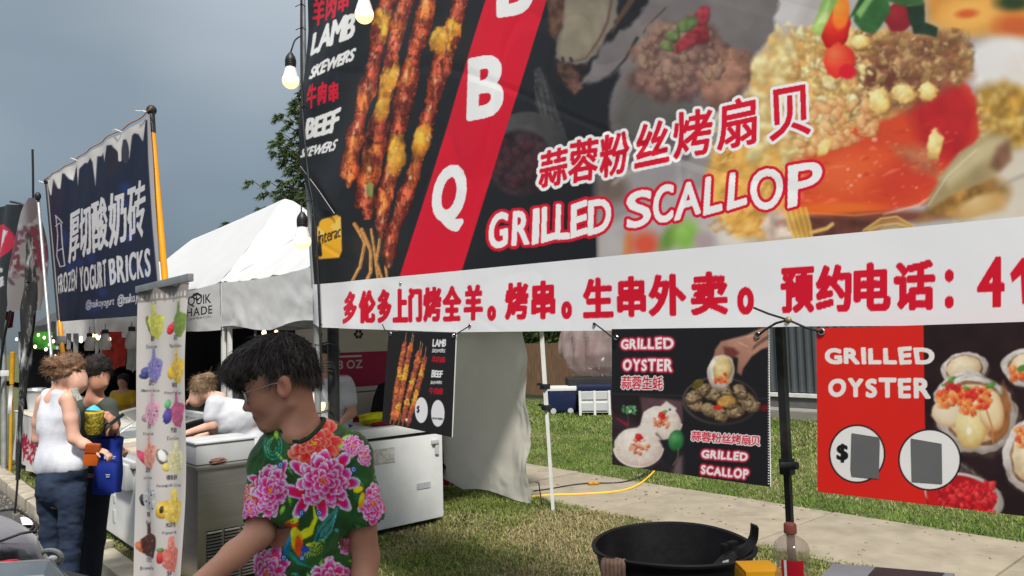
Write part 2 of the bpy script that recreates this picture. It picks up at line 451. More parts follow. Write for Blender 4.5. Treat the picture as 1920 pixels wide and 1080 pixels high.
def homog(quad):
    """unit square (0,0)=bottom-left,(1,1)=top-right -> picture quad given as TL, TR, BR, BL"""
    TL, TR, BR, BL = [np.array(q, float) for q in quad]
    src = [(0, 1), (1, 1), (1, 0), (0, 0)]; A = []; b = []
    for (u, v), (x, y) in zip(src, (TL, TR, BR, BL)):
        A.append([u, v, 1, 0, 0, 0, -u * x, -v * x]); b.append(x); A.append([0, 0, 0, u, v, 1, -u * y, -v * y]); b.append(y)
    h = np.linalg.solve(np.array(A), np.array(b))
    def f(P):
        d = h[6] * P[:, 0] + h[7] * P[:, 1] + 1
        return np.stack([(h[0] * P[:, 0] + h[1] * P[:, 1] + h[2]) / d, (h[3] * P[:, 0] + h[4] * P[:, 1] + h[5]) / d], 1)
    return f
def refine(V, T, cell):
    """cut triangles along a grid so lettering can follow a wavy sheet"""
    bm = bmesh.new(); vs = [bm.verts.new((v[0], v[1], 0)) for v in V]
    for t in T:
        try: bm.faces.new([vs[i] for i in t])
        except ValueError: pass
    for ax in (0, 1):
        lo, hi = V[:, ax].min(), V[:, ax].max(); k = math.floor(lo / cell) + 1
        while k * cell < hi:
            co = [0, 0, 0]; co[ax] = k * cell; no = [0, 0, 0]; no[ax] = 1
            bmesh.ops.bisect_plane(bm, geom=bm.verts[:] + bm.edges[:] + bm.faces[:], plane_co=co, plane_no=no); k += 1
    bmesh.ops.triangulate(bm, faces=bm.faces[:]); bm.verts.index_update()
    V2 = np.array([v.co[:2] for v in bm.verts]); T2 = np.array([[v.index for v in f.verts] for f in bm.faces]); bm.free()
    return V2, T2
class Surf:
    """a hanging sheet in the plane x = X, with a wave; lift pushes towards the street"""
    def __init__(s, X, wave=None): s.X = X; s.wave = wave
    def pts(s, px, py, lift=0.0):
        P = PX_np(px, py, s.X)
        if s.wave is not None: P[:, 0] += s.wave(P[:, 1], P[:, 2])
        P[:, 0] -= lift; return P
def letters(name, s, quad, surf, m, parent, lift=0.003, off=0.03, cell=0, **kw):
    V, T = text2d(s, off, **kw); Q = homog(quad)(V)
    if cell: Q, T = refine(Q, T, cell)
    P = surf.pts(Q[:, 0], Q[:, 1], lift)
    return np_mesh(name, P, T, m, parent, smooth=False)
def text_tris(s, quad, off=0.03, **kw):
    V, T = text2d(s, off, **kw); return homog(quad)(V)[T]
def flat_shape(name, pts, surf, m, parent, lift=0.003):
    P = np.array(pts, float); W = surf.pts(P[:, 0], P[:, 1], lift)
    mb = MB(); mb.add(W, [tuple(range(len(P)))]); return mb.build(name, m, parent)
def circle(cx, cy, rx, ry, n=40, rot=0):
    ca, sa = math.cos(R(rot)), math.sin(R(rot)); o = []
    for i in range(n):
        a = 2 * math.pi * i / n; x = rx * math.cos(a); y = ry * math.sin(a); o.append((cx + x * ca - y * sa, cy + x * sa + y * ca))
    return o
def printed_sheet(name, canvas, quad, surf, m, parent, step=1.5, gain=1.0, bulge=None):
    """a printed panel: dense sheet whose vertices carry the print's colours"""
    Q = [np.array(q, float) for q in quad]; TL, TR, BR, BL = Q
    nu = max(3, int(max(np.linalg.norm(TR - TL), np.linalg.norm(BR - BL)) / step)); nv = max(3, int(max(np.linalg.norm(BL - TL), np.linalg.norm(BR - TR)) / step))
    u, v = np.meshgrid(np.linspace(0, 1, nu), np.linspace(0, 1, nv), indexing='ij')
    u = u.ravel()[:, None]; v = v.ravel()[:, None]
    P = (TL * (1 - u) + TR * u) * (1 - v) + (BL * (1 - u) + BR * u) * v
    c = to_lin(canvas.sample(P[:, 0], P[:, 1])) * gain
    W = surf.pts(P[:, 0], P[:, 1])
    return np_mesh(name, W, grid_faces(nu, nv)[:, ::-1], m, parent, smooth=True, cols=c)

# ================================================================== SETTING
m_asph = mat('asphalt', (0.055, 0.055, 0.058), 0.9, var=0.35, scale=30, bump=0.5, bscale=220, dirt=(0.12, 0.11, 0.095), dirt_scale=1.3, dirt_amt=0.5)
m_soil = mat('lawn_soil', (0.075, 0.085, 0.028), 0.95, var=0.4, scale=14, bump=0.6, bscale=150, dirt=(0.14, 0.115, 0.065), dirt_scale=1.6, dirt_amt=0.55)
m_conc = mat('concrete', (0.27, 0.23, 0.17), 0.9, var=0.13, scale=5, bump=0.25, bscale=140, dirt=(0.17, 0.14, 0.10), dirt_scale=1.7, dirt_amt=0.75)
m_kerb = mat('kerb_concrete', (0.36, 0.32, 0.25), 0.9, var=0.22, scale=7, bump=0.5, bscale=90, dirt=(0.12, 0.105, 0.085), dirt_scale=2.2, dirt_amt=0.6)

mb = MB(); mb.add([(-300, -300, -0.3), (400, -300, -0.3), (400, 500, -0.3), (-300, 500, -0.3)], [(0, 1, 2, 3)])
mb.build('ground', m_soil, kind='structure')
mb = MB(); mb.add([(-9, -60, -0.13), (1.45, -60, -0.13), (1.45, 200, -0.13), (-9, 200, -0.13)], [(0, 1, 2, 3)])
mb.build('road', m_asph, kind='structure')
def lawn_pt(x, y): return (x, y, 0.012 * (fbm(np.float32(x * 1.3), np.float32(y * 1.3), 3) - 0.5))
mb = MB(); nx, ny = 18, 90
mb.grid(lambda u, v: lawn_pt(1.63 + u * (5.08 - 1.63), -12 + v * 60), nx, ny)
mb.add([(5.08, -12, 0), (5.08, -12, -.3), (1.63, -12, -.3), (1.63, -12, 0)], [(0, 1, 2, 3)])
lawn = mb.build('lawn', m_soil, smooth=True, kind='structure')
mb = MB(); mb.grid(lambda u, v: lawn_pt(6.5 + u * 6.6, -12 + v * 75), 24, 90)
mb.build('lawn', m_soil, smooth=True, kind='structure')
# kerb stones along the road
kerb = empty('kerb', (1.54, 4, 0)); kerb['kind'] = 'structure'
ky = -4.0; k = 0; rr = random.Random(3)
while ky < 26:
    w = 1.35; mb = MB()
    mb.box((1.54 + rr.uniform(-.006, .006), ky + w / 2, -0.075 + rr.uniform(-.004, .004)), (0.18, w - 0.018, 0.16), bev=0.018)
    mb.build('kerb_stone', m_kerb, kerb, smooth=True); ky += w; k += 1
# pavement slabs running behind the stalls
pave = empty('pavement', (5.8, 4, 0)); pave['kind'] = 'structure'
y = -9.0
while y < 30:
    L_ = 1.52; mb = MB()
    mb.box((5.79, y + L_ / 2, -0.055 + rr.uniform(-.003, .003)), (1.40, L_ - 0.014, 0.13), bev=0.008)
    mb.build('paving_slab', m_conc, pave, smooth=True); y += L_

# chips of rubble, leaves and cut grass lying by the kerb
mb = MB()
for i in range(420):
    x = 1.45 - abs(rr.gauss(0, .10)); y = rr.uniform(2, 12); s = rr.uniform(.004, .018)
    mb.box((x, y, -0.13 + s * .4), (s * 2, s * 1.4, s), Matrix.Rotation(rr.uniform(0, 6), 3, 'Z'))
for i in range(350):
    x = rr.uniform(1.66, 2.2); y = rr.uniform(3, 10); s = rr.uniform(.004, .02)
    mb.box((x, y, s * .4), (s * 2, s * 1.4, s), Matrix.Rotation(rr.uniform(0, 6), 3, 'Z'))
for i in range(260):
    x = rr.uniform(5.1, 6.5) if i % 3 else (5.12 + abs(rr.gauss(0, .12)) if i % 2 else 6.47 - abs(rr.gauss(0, .12))); y = rr.uniform(.5, 9); s = rr.uniform(.004, .014)
    mb.box((x, y, .013 + s * .2), (s * 2.2, s * 1.2, s * .5), Matrix.Rotation(rr.uniform(0, 6), 3, 'Z'))
mb.build('kerbside_debris', mat('debris', (0.25, 0.21, 0.15), 0.9, var=.5, scale=40), kind='stuff')
# broken concrete lumps on the kerb
for (px, py, s) in ((172, 985, .16), (192, 1020, .13)):
    c = PZ(px, py, 0.03); mb = MB(); mb.box(c, (s * .7, s * 1.2, .06), Matrix.Rotation(.4, 3, 'Z'), bev=.012)
    o = mb.build('concrete_lump', m_kerb, None, smooth=True)
    tag(o, 'broken concrete lump lying on the kerb by the freezer foot' if s > .15 else 'smaller broken concrete lump on the kerb nearer the menu stand', 'rubble', 'broken lumps on the kerb')

# ------------------------------------------------------------------ grass blades
def blades(name, n, xr, yr, h, w, seed, mask=None, zf=0.0, cA=(0.125, 0.18, 0.035), cB=(0.29, 0.30, 0.10), cC=(0.36, 0.30, 0.16), dry=0.3, clump=1.0, far_=False):
    g = np.random.RandomState(seed); x = g.uniform(*xr, n); y = g.uniform(*yr, n)
    if mask is not None:
        k_ = mask(x, y); x = x[k_]; y = y[k_]
    n = len(x); d = fbm(x * 2.2, y * 2.2, 3); d2 = fbm(x * 9, y * 9, 3)
    hh = h * g.uniform(.4, 1.15, n) * (0.55 + 0.9 * d2); a = g.uniform(0, 6.283, n); lean = g.uniform(.15, 1.3, n)
    dx, dy = np.cos(a), np.sin(a); ww = w * g.uniform(.6, 1.4, n)
    z0 = 0.012 * (fbm(x * 1.3, y * 1.3, 3) - 0.5) + zf - 0.004
    P0 = np.stack([x - dy * ww, y + dx * ww, z0], 1); P1 = np.stack([x + dy * ww, y - dx * ww, z0], 1)
    m_ = np.stack([x + dx * hh * lean * .35, y + dy * hh * lean * .35, z0 + hh * .6], 1)
    s_ = np.stack([-dy * ww * .8, dx * ww * .8, 0 * x], 1)
    T = np.stack([x + dx * hh * lean, y + dy * hh * lean, z0 + hh * (1.0 - .25 * lean)], 1)
    if far_:
        V = np.stack([P0, P1, T], 1).reshape(-1, 3); F = np.arange(3 * n).reshape(-1, 3)
    else:
        V = np.stack([P0, P1, m_ - s_, m_ + s_, T], 1).reshape(-1, 3); b = np.arange(n)[:, None] * 5
        F = np.concatenate([b + np.array([[0, 1, 2]]), b + np.array([[0, 2, 3]]), b + np.array([[3, 2, 4]])], 0)
    t = np.clip(g.uniform(0, 1, n) * .8 + (d - .5) * 1.6 * clump, 0, 1)[:, None]
    c = np.array(cA) * (1 - t) + np.array(cB) * t
    d3 = fbm(x * 1.1 + 50, y * 1.1, 3); dr = (g.uniform(0, 1, n) < dry * np.clip((d3 - .40) * 8, 0.10, 2.0))[:, None]; c = np.where(dr, np.array(cC), c) * g.uniform(.65, 1.3, n)[:, None]
    cols = np.repeat(c, 3 if far_ else 5, 0)
    o = np_mesh(name, V, F, m_grass, None, smooth=False, cols=cols); tag(o, kind='stuff'); return o
m_grass = mat('grass_blades', (1, 1, 1), 0.6, var=.1, scale=3, attr='Col', transl=0.3, spec=0.25)
near = lambda x, y: (x < 5.12 + 0.10 * (fbm(y * 3, y * 0 + 1.0, 3) - .3))
blades('grass', 105000, (2.3, 5.2), (2.7, 7.0), 0.047, 0.0036, 1, near, dry=0.42)
blades('grass', 26000, (1.64, 5.2), (6.8, 12), 0.05, 0.005, 2, near)
blades('grass', 22000, (3.0, 5.2), (0.2, 2.8), 0.045, 0.004, 3, near)
blades('grass', 14000, (1.64, 2.3), (2.7, 6.9), 0.035, 0.004, 6, near, dry=.6)
far = lambda x, y: (x > 6.48 - 0.07 * (fbm(y * 3 + 9, y * 0 + 4.0, 3) - .3))
blades('grass', 85000, (6.38, 9.0), (1.0, 10), 0.047, 0.0055, 4, far, cA=(0.10, 0.175, 0.025), cB=(0.23, 0.30, 0.075), dry=0.22, far_=True)
blades('grass', 60000, (9.0, 13.0), (1.0, 16), 0.06, 0.011, 5, None, cA=(0.10, 0.175, 0.025), cB=(0.21, 0.28, 0.07), dry=0.2, far_=True)

# ------------------------------------------------------------------ grey corrugated building behind the lawn
m_corr = mat('painted_corrugated_steel', (0.085, 0.095, 0.105), 0.5, metal=0.2, var=0.08, scale=3)
m_found = mat('foundation_concrete', (0.23, 0.215, 0.19), 0.9, var=.15, scale=4, bump=.3, bscale=60)
bx = 13.3
bld = empty('warehouse', (bx, 6, 0), 'grey corrugated steel building across the lawn behind the signs', 'building')
y0, y1 = -2.0, 10.6
# corrugated panels, each a sheet with real ribs
pw = 1.05; y = y0; panels = 0
while y < y1 - .1:
    yy = []; x_ = []
    n = 7; pitch = pw / n
    for i in range(n):
        b = y + i * pitch
        yy += [b, b + pitch * .5, b + pitch * .62, b + pitch * .88]; x_ += [0, 0, -.035, -.035]
    yy.append(y + pw - .004); x_.append(0); mb = MB(); vs = []
    for a, b in zip(yy, x_): vs += [(bx + b, a, .46), (bx + b, a, 4.4)]
    mb.add(vs, [(2 * i, 2 * i + 2, 2 * i + 3, 2 * i + 1) for i in range(len(yy) - 1)])
    mb.build('wall_panel', m_corr, bld); y += pw
mb = MB(); mb.box((bx + 2.55, (y0 + y1) / 2, 2.3), (5.0, y1 - y0 - .02, 4.2)); mb.build('wall', m_corr, bld)
mb = MB(); mb.box((bx - .02, (y0 + y1) / 2, .405), (.12, y1 - y0, .075), bev=.01); mb.build('base_trim', mat('white_trim', (.62, .62, .6), .5), bld)
mb = MB(); mb.box((bx + .02, (y0 + y1) / 2, .27), (.12, y1 - y0, .19)); mb.build('plinth', mat('dark_plinth', (.11, .11, .11), .8), bld)
mb = MB(); mb.box((bx - .22, (y0 + y1) / 2, .08), (.6, y1 - y0, .18), bev=.02); mb.build('foundation', m_found, bld)
mb = MB(); mb.box((bx + 2.4, (y0 + y1) / 2, 4.45), (5.6, y1 - y0 + .3, .12), bev=.02); mb.build('roof', m_corr, bld)

# ------------------------------------------------------------------ brown timber fence with shrubs behind it
m_fence = mat('fence_timber', (0.16, 0.095, 0.055), .85, var=.3, scale=3, stretch=(1, 8, 1), bump=.3, bscale=30)
fence = empty('timber_fence', (14.6, 14, 0), 'brown close boarded timber fence beyond the coolers', 'fence')
y = 10.7
while y < 22:
    mb = MB(); mb.box((14.6 + rr.uniform(-.01, .01), y + .07, .72 + rr.uniform(-.01, .01)), (.025, .128, 1.45)); mb.build('plank', m_fence, fence); y += .14
mb = MB(); mb.box((14.65, 16.3, .5), (.05, 11.2, .09)); mb.box((14.65, 16.3, 1.2), (.05, 11.2, .09)); mb.build('rail', m_fence, fence)

m_leaf = mat('leaf_mix', (1, 1, 1), 0.55, var=.2, scale=2, attr='Col', transl=0.25)
m_bark = mat('bark', (0.10, 0.075, 0.055), .95, var=.3, scale=9, bump=.8, bscale=25, stretch=(1, 1, .3))
def leaf_cloud(name, centers, radii, n, size, parent, seed, cA=(0.028, 0.055, 0.016), cB=(0.09, 0.13, 0.035), flat=1.0):
    g = np.random.RandomState(seed); centers = np.array(centers, float); radii = np.array(radii, float)
    k_ = g.choice(len(centers), n, p=radii ** 2 / (radii ** 2).sum())
    d = g.normal(size=(n, 3)); d /= np.linalg.norm(d, axis=1)[:, None]
    r = radii[k_] * g.uniform(.35, 1.08, n) ** .6; P = centers[k_] + d * r[:, None] * np.array([1, 1, flat])
    a = g.normal(size=(n, 3)); a /= np.linalg.norm(a, axis=1)[:, None]; b = np.cross(a, d); b /= np.linalg.norm(b, axis=1)[:, None] + 1e-9
    s = size * g.uniform(.5, 1.4, n)[:, None]
    V = np.stack([P - a * s, P + b * s * .5, P + a * s, P - b * s * .5], 1).reshape(-1, 3)
    F = np.arange(n)[:, None] * 4 + np.array([[0, 1, 2, 3]])
    t = g.uniform(0, 1, n)[:, None]; c = np.array(cA) * (1 - t) + np.array(cB) * t
    return np_mesh(name, V, F, m_leaf, parent, smooth=False, cols=np.repeat(c, 4, 0))
for i, (x, y, z, r_) in enumerate(((16.0, 13.0, 1.9, 1.7), (16.2, 16.4, 2.3, 1.9), (16.1, 20, 2.2, 2.0))):
    sh = empty('garden_shrub', (x, y, 0), ['broad dark green shrub over the fence nearest the grey building', 'tallest dark green shrub over the middle of the timber fence',
               'dark green shrub over the far end of the timber fence'][i], 'shrub', 'shrubs behind the timber fence')
    cs = [(x + rr.uniform(-.8, .8), y + rr.uniform(-1.1, 1.1), z + rr.uniform(-.9, .8)) for _ in range(16)]
    leaf_cloud('foliage', cs, [r_ * rr.uniform(.25, .45) for _ in cs], 9000, .07, sh, 20 + i)
    mb = MB()
    for q in range(5):
        e_ = cs[q]; mb.tube([(x, y, 0), (x * .5 + e_[0] * .5, y * .5 + e_[1] * .5, e_[2] * .5), e_], [.05, .035, .012], 6)
    mb.build('stem', m_bark, sh, smooth=True)

# ------------------------------------------------------------------ spruce seen over the tents
def spruce(base, H, rad, z0, seed, n_tier=26):
    g = random.Random(seed); root = empty('spruce_tree', base, 'dark green spruce showing between the white tent peak and the big banner', 'tree')
    mb = MB(); mb.tube([base + Vector((0, 0, 0)), base + Vector((.05, 0, H * .5)), base + Vector((0, 0, H))], [.22, .13, .02], 10); mb.build('trunk', m_bark, root, smooth=True)
    tw = MB(); NV = []; NC = []; gr = np.random.RandomState(seed)
    for i in range(n_tier):
        t = i / (n_tier - 1); z = z0 + (H - z0) * t; rl = rad * (1 - t) ** .8 + .15
        nb = 13 if t < .8 else 7
        for j in range(nb):
            a = j * 6.283 / nb + g.uniform(-.3, .3) + i * .7; L_ = rl * g.uniform(.6, 1.12); sag = g.uniform(.12, .3)
            pts = []
            for k_ in range(7):
                s = k_ / 6; pts.append(base + Vector((math.cos(a) * L_ * s, math.sin(a) * L_ * s, z - sag * L_ * s + .35 * L_ * s * s * s + 0)))
            tw.tube(pts, [.03 * (1 - s_ / 7) + .006 for s_ in range(7)], 5)
            # side twigs with needles
            for k_ in range(1, 7):
                p = pts[k_]; 
                for sd_ in (-1, 1, 0):
                    tl = (.55 - .05 * k_) * g.uniform(.5, 1.1) * (rl / rad + .35); an = a + sd_ * g.uniform(.6, 1.1)
                    q = p + Vector((math.cos(an) * tl, math.sin(an) * tl, -g.uniform(.0, .28) * tl - (.12 if sd_ == 0 else 0)))
                    tw.tube([p, q], [.008, .003], 4)
                    n_ = 46; s = gr.uniform(0, 1.05, n_)[:, None]; C = np.array(p)[None] * (1 - s) + np.array(q)[None] * s
                    d = gr.normal(size=(n_, 3)); d /= np.linalg.norm(d, axis=1)[:, None]; ax = np.array(q - p); ax = ax / (np.linalg.norm(ax) + 1e-9)
                    d = d * .8 + ax * .6; d[:, 2] -= .25; l_ = gr.uniform(.07, .15, n_)[:, None]; w_ = np.cross(d, gr.normal(size=(n_, 3))); w_ /= np.linalg.norm(w_, axis=1)[:, None] + 1e-9
                    NV.append(np.stack([C - w_ * .018, C + w_ * .018, C + d * l_], 1).reshape(-1, 3))
                    cc = gr.uniform(0, 1, n_)[:, None]; NC.append(np.repeat(np.array([.035, .07, .025]) * (1 - cc) + np.array([.13, .18, .065]) * cc, 3, 0))
    tw.build('branch', m_bark, root, smooth=True)
    V = np.concatenate(NV); F = np.arange(len(V)).reshape(-1, 3)
    o = np_mesh('crown', V, F, m_leaf, root, smooth=False, cols=np.concatenate(NC)); return root
tp = PD(648, 640, 21.0); tp.z = -0.1
spruce(Vector((tp.x, tp.y, 0)), 10.5, 3.1, 2.8, 5)

# ------------------------------------------------------------------ canopy tents of the neighbouring stalls
m_tent = mat('white_polyester', (0.56, 0.57, 0.58), 0.75, var=0.03, scale=2, bump=0.25, bscale=14, sheen=.2, transl=0.10)
m_tentdark = mat('charcoal_polyester', (0.05, 0.05, 0.055), 0.8, var=0.1, scale=3, bump=.2, bscale=14)
m_alu = mat('white_painted_steel', (0.62, 0.63, 0.62), 0.45, var=.05, scale=10, dirt=(.3, .28, .25), dirt_scale=6, dirt_amt=.4)
m_greysteel = mat('grey_painted_steel', (0.27, 0.28, 0.28), 0.42, metal=.3, var=.1, scale=12, dirt=(.1, .1, .1), dirt_scale=9, dirt_amt=.5)
m_black = mat('black_plastic', (0.018, 0.018, 0.02), 0.45, var=.2, scale=20)
def tent(x0, x1, y0, y1, zb, ze, zp, m, label, legs=((0, 0), (0, 1), (1, 0), (1, 1)), seed=0, group='canopy tents in a row along the kerb', leg_m=None, ridge=None):
    cx, cy = (x0 + x1) / 2, (y0 + y1) / 2
    t = empty('canopy_tent', (cx, cy, 0), label, 'tent', group)
    mb = MB(); n = 22; mt = 18
    def side(a, b):
        a = Vector(a); b = Vector(b); pk = Vector((cx, cy, zp))
        pa = pb = pk
        if ridge:
            pt_ = lambda q: Vector((cx, ridge[0], ridge[2])) if q.y < cy else Vector((cx, ridge[1], ridge[3]))
            pa, pb = pt_(a), pt_(b)
        def fn(u, v):
            e_ = a * (1 - u) + b * u; p = e_ * (1 - v) + (pa * (1 - u) + pb * u) * v
            edge = 4 * u * (1 - u)
            sag = -0.035 * math.sin(math.pi * min(1, v * 1.02)) - .05 * edge * (1 - v) * v * 3
            wr = 0.012 * math.sin(u * 37 + seed) * (1 - v) ** 6 + .006 * math.sin((u + v) * 23 + seed) * (1 - v)
            cap = -0.05 * max(0, v - .93) / .07
            p = p.copy(); p.z += sag + wr + cap - .035 * edge * (1 - v) ** 8; return p
        mb.grid(fn, n, mt)
    C = [(x0, y0, ze), (x1, y0, ze), (x1, y1, ze), (x0, y1, ze)]
    for i in range(4): side(C[i], C[(i + 1) % 4])
    mb.build('roof', m, t, smooth=True, weld=True)
    for i in range(4):
        a = Vector(C[i]); b = Vector(C[(i + 1) % 4]); nrm = (b - a).cross(Vector((0, 0, 1))).normalized(); v_ = MB()
        def fn(u, v, a=a, b=b, nrm=nrm, i=i):
            p = a * (1 - u) + b * u; edge = 4 * u * (1 - u)
            q = u * 2.6 + i * 7 + seed * 3
            w = .05 * (fbm(np.float32(q * 2.1), np.float32(v * .7), 2) - .5) * v + .030 * (fbm(np.float32(q * 4.5 - v * 1.5), np.float32(v * 3.0 + q), 3) - .5) * (.25 + v)
            zz = ze - .035 * edge + (zb - ze) * v + .018 * math.sin(u * 9.3 + seed) * v + .02 * abs(math.sin(u * 3.14159 * 2)) * v
            return p + nrm * (w + .006) + Vector((0, 0, zz - ze))
        v_.grid(fn, 110, 16); v_.build('valance', m, t, smooth=True)
    lm = leg_m or m_alu
    for ix, iy in legs:
        x = (x1 - .05) if ix else (x0 + .05); y = (y1 - .05) if iy else (y0 + .05); l = MB()
        l.box((x, y, .55), (.028, .028, 1.1)); l.box((x, y, 1.5), (.036, .036, .98)); l.build('leg', lm, t)
        l = MB(); l.box((x, y, .012), (.09, .09, .024), bev=.004); l.build('foot', lm, t)
    return t
def truss(t, x0, x1, y0, y1, z, m):
    mb = MB()
    for (a, b) in (((x0, y0), (x1, y0)), ((x1, y0), (x1, y1)), ((x1, y1), (x0, y1)), ((x0, y1), (x0, y0))):
        for k_ in range(4):
            p = Vector((a[0] + (b[0] - a[0]) * k_ / 4, a[1] + (b[1] - a[1]) * k_ / 4, z)); q = Vector((a[0] + (b[0] - a[0]) * (k_ + 1) / 4, a[1] + (b[1] - a[1]) * (k_ + 1) / 4, z))
            mb.tube([p + Vector((0, 0, -.14)), q + Vector((0, 0, .02))], .011, 6); mb.tube([p + Vector((0, 0, .02)), q + Vector((0, 0, -.14))], .011, 6)
    mb.build('truss', m, t)
ZB, ZE = 1.77, 2.2
tA = tent(2.6, 4.95, 4.9, 7.05, ZB, ZE, 3.2, m_tent, 'white canopy tent with a printed black logo over the big chest freezer', seed=1, legs=((0, 1), (1, 1)))
tB = tent(2.6, 4.95, 7.1, 11.8, ZB, ZE, 3.36, m_tent, 'long white canopy tent whose peak stands clear beside the spruce', seed=2.2, ridge=(8.25, 11.2, 3.36, 3.25))
tD = tent(2.6, 5.1, 12.0, 14.6, 1.75, 2.15, 3.1, m_tent, 'white canopy tent seen under the far end of the yogurt banner', seed=4.1)
tE = tent(2.6, 5.1, 14.8, 17.4, 1.75, 2.1, 3.0, m_tentdark, 'charcoal canopy tent farthest along the kerb', seed=5.1)
for t_, a, b in ((tA, 4.96, 7.0), (tB, 7.15, 11.75)): truss(t_, 2.66, 4.89, a, b, 1.98, m_greysteel)
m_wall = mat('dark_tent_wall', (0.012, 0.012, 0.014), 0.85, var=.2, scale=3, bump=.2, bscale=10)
def curtain(name, a, b, z0, z1, m, parent, amp=.03, freq=24, thick=True):
    a = Vector(a); b = Vector(b); nrm = (b - a).cross(Vector((0, 0, 1))).normalized(); mb = MB()
    mb.grid(lambda u, v: a * (1 - u) + b * u + nrm * amp * math.sin(u * freq + v * 2) * (.4 + .6 * (1 - v)) + Vector((0, 0, z0 + (z1 - z0) * v)), 60, 10)
    return mb.build(name, m, parent, smooth=True)
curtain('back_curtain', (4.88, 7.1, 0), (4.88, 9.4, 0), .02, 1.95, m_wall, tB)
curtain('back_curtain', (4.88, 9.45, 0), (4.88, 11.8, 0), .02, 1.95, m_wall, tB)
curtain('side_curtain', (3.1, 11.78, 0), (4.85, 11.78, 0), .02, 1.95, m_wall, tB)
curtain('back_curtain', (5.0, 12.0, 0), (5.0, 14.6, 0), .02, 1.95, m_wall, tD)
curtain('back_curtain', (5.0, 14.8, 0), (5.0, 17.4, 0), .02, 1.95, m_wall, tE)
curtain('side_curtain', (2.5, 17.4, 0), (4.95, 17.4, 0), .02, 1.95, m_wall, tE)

# ================================================================== PRINTED BANNERS AND BOARDS
m_print = mat('glossy_print_vinyl', (1, 1, 1), 0.42, var=0.015, scale=4, attr='Col', spec=0.35, bump=0.12, bscale=5)
m_printm = mat('printed_board', (1, 1, 1), 0.5, var=0.02, scale=4, attr='Col', spec=0.3, bump=0.10, bscale=7)
VAR = dict(var=0.02, scale=3, spec=.3, bump=0.12, bscale=5)
m_pwhite = mat('print_white', (0.80, 0.80, 0.82), 0.5, **VAR)
m_pred = mat('print_red', srgb(206, 12, 44), 0.45, **VAR)
m_pblack = mat('print_black', (0.012, 0.012, 0.014), 0.45, **VAR)
m_pyel = mat('print_yellow', srgb(235, 170, 40), 0.4, **VAR)
m_metal = mat('nickel_eyelet', (0.62, 0.60, 0.56), 0.25, metal=1.0, var=.1, scale=40)
m_cord = mat('black_cord', (0.012, 0.012, 0.014), 0.6, var=.2, scale=60)
m_pgrey = mat('grey_patch', (0.115, 0.115, 0.118), 0.75, var=.05, scale=8)
m_back = mat('banner_back', (0.55, 0.55, 0.55), .7, var=.05, scale=4)

XB = 2.1
def bwave(y, z):
    a = 0.010 * (fbm(y * 1.7 + 3, z * .9 + y * .4, 2) - .5) * 2
    left = np.clip((y - 2.9) / 1.2, 0, 1)
    a = a + 0.020 * left * np.sin((y * 1.6 + z * 2.1) * 3.2) * .6
    low = np.clip((2.05 - z) / .35, 0, 1)
    a = a + .014 * low * left * np.sin(y * 13 + z * 4)
    rd = np.abs(fbm(y * 2.6 + z * .8, z * 2.0 - y * .5, 2) - .5); a = a + .0020 * np.clip(1 - rd * 14, 0, 1) * np.clip((z - 1.9) * 4, .25, 1)
    rd = np.abs(fbm(y * 1.1 - z * 1.9 + 30, z * .8 + 11, 2) - .5); a = a + .0018 * np.clip(1 - rd * 22, 0, 1) * np.clip((z - 1.9) * 4, .25, 1)
    return a
SB = Surf(XB, bwave)
rp = np.random.RandomState(4)

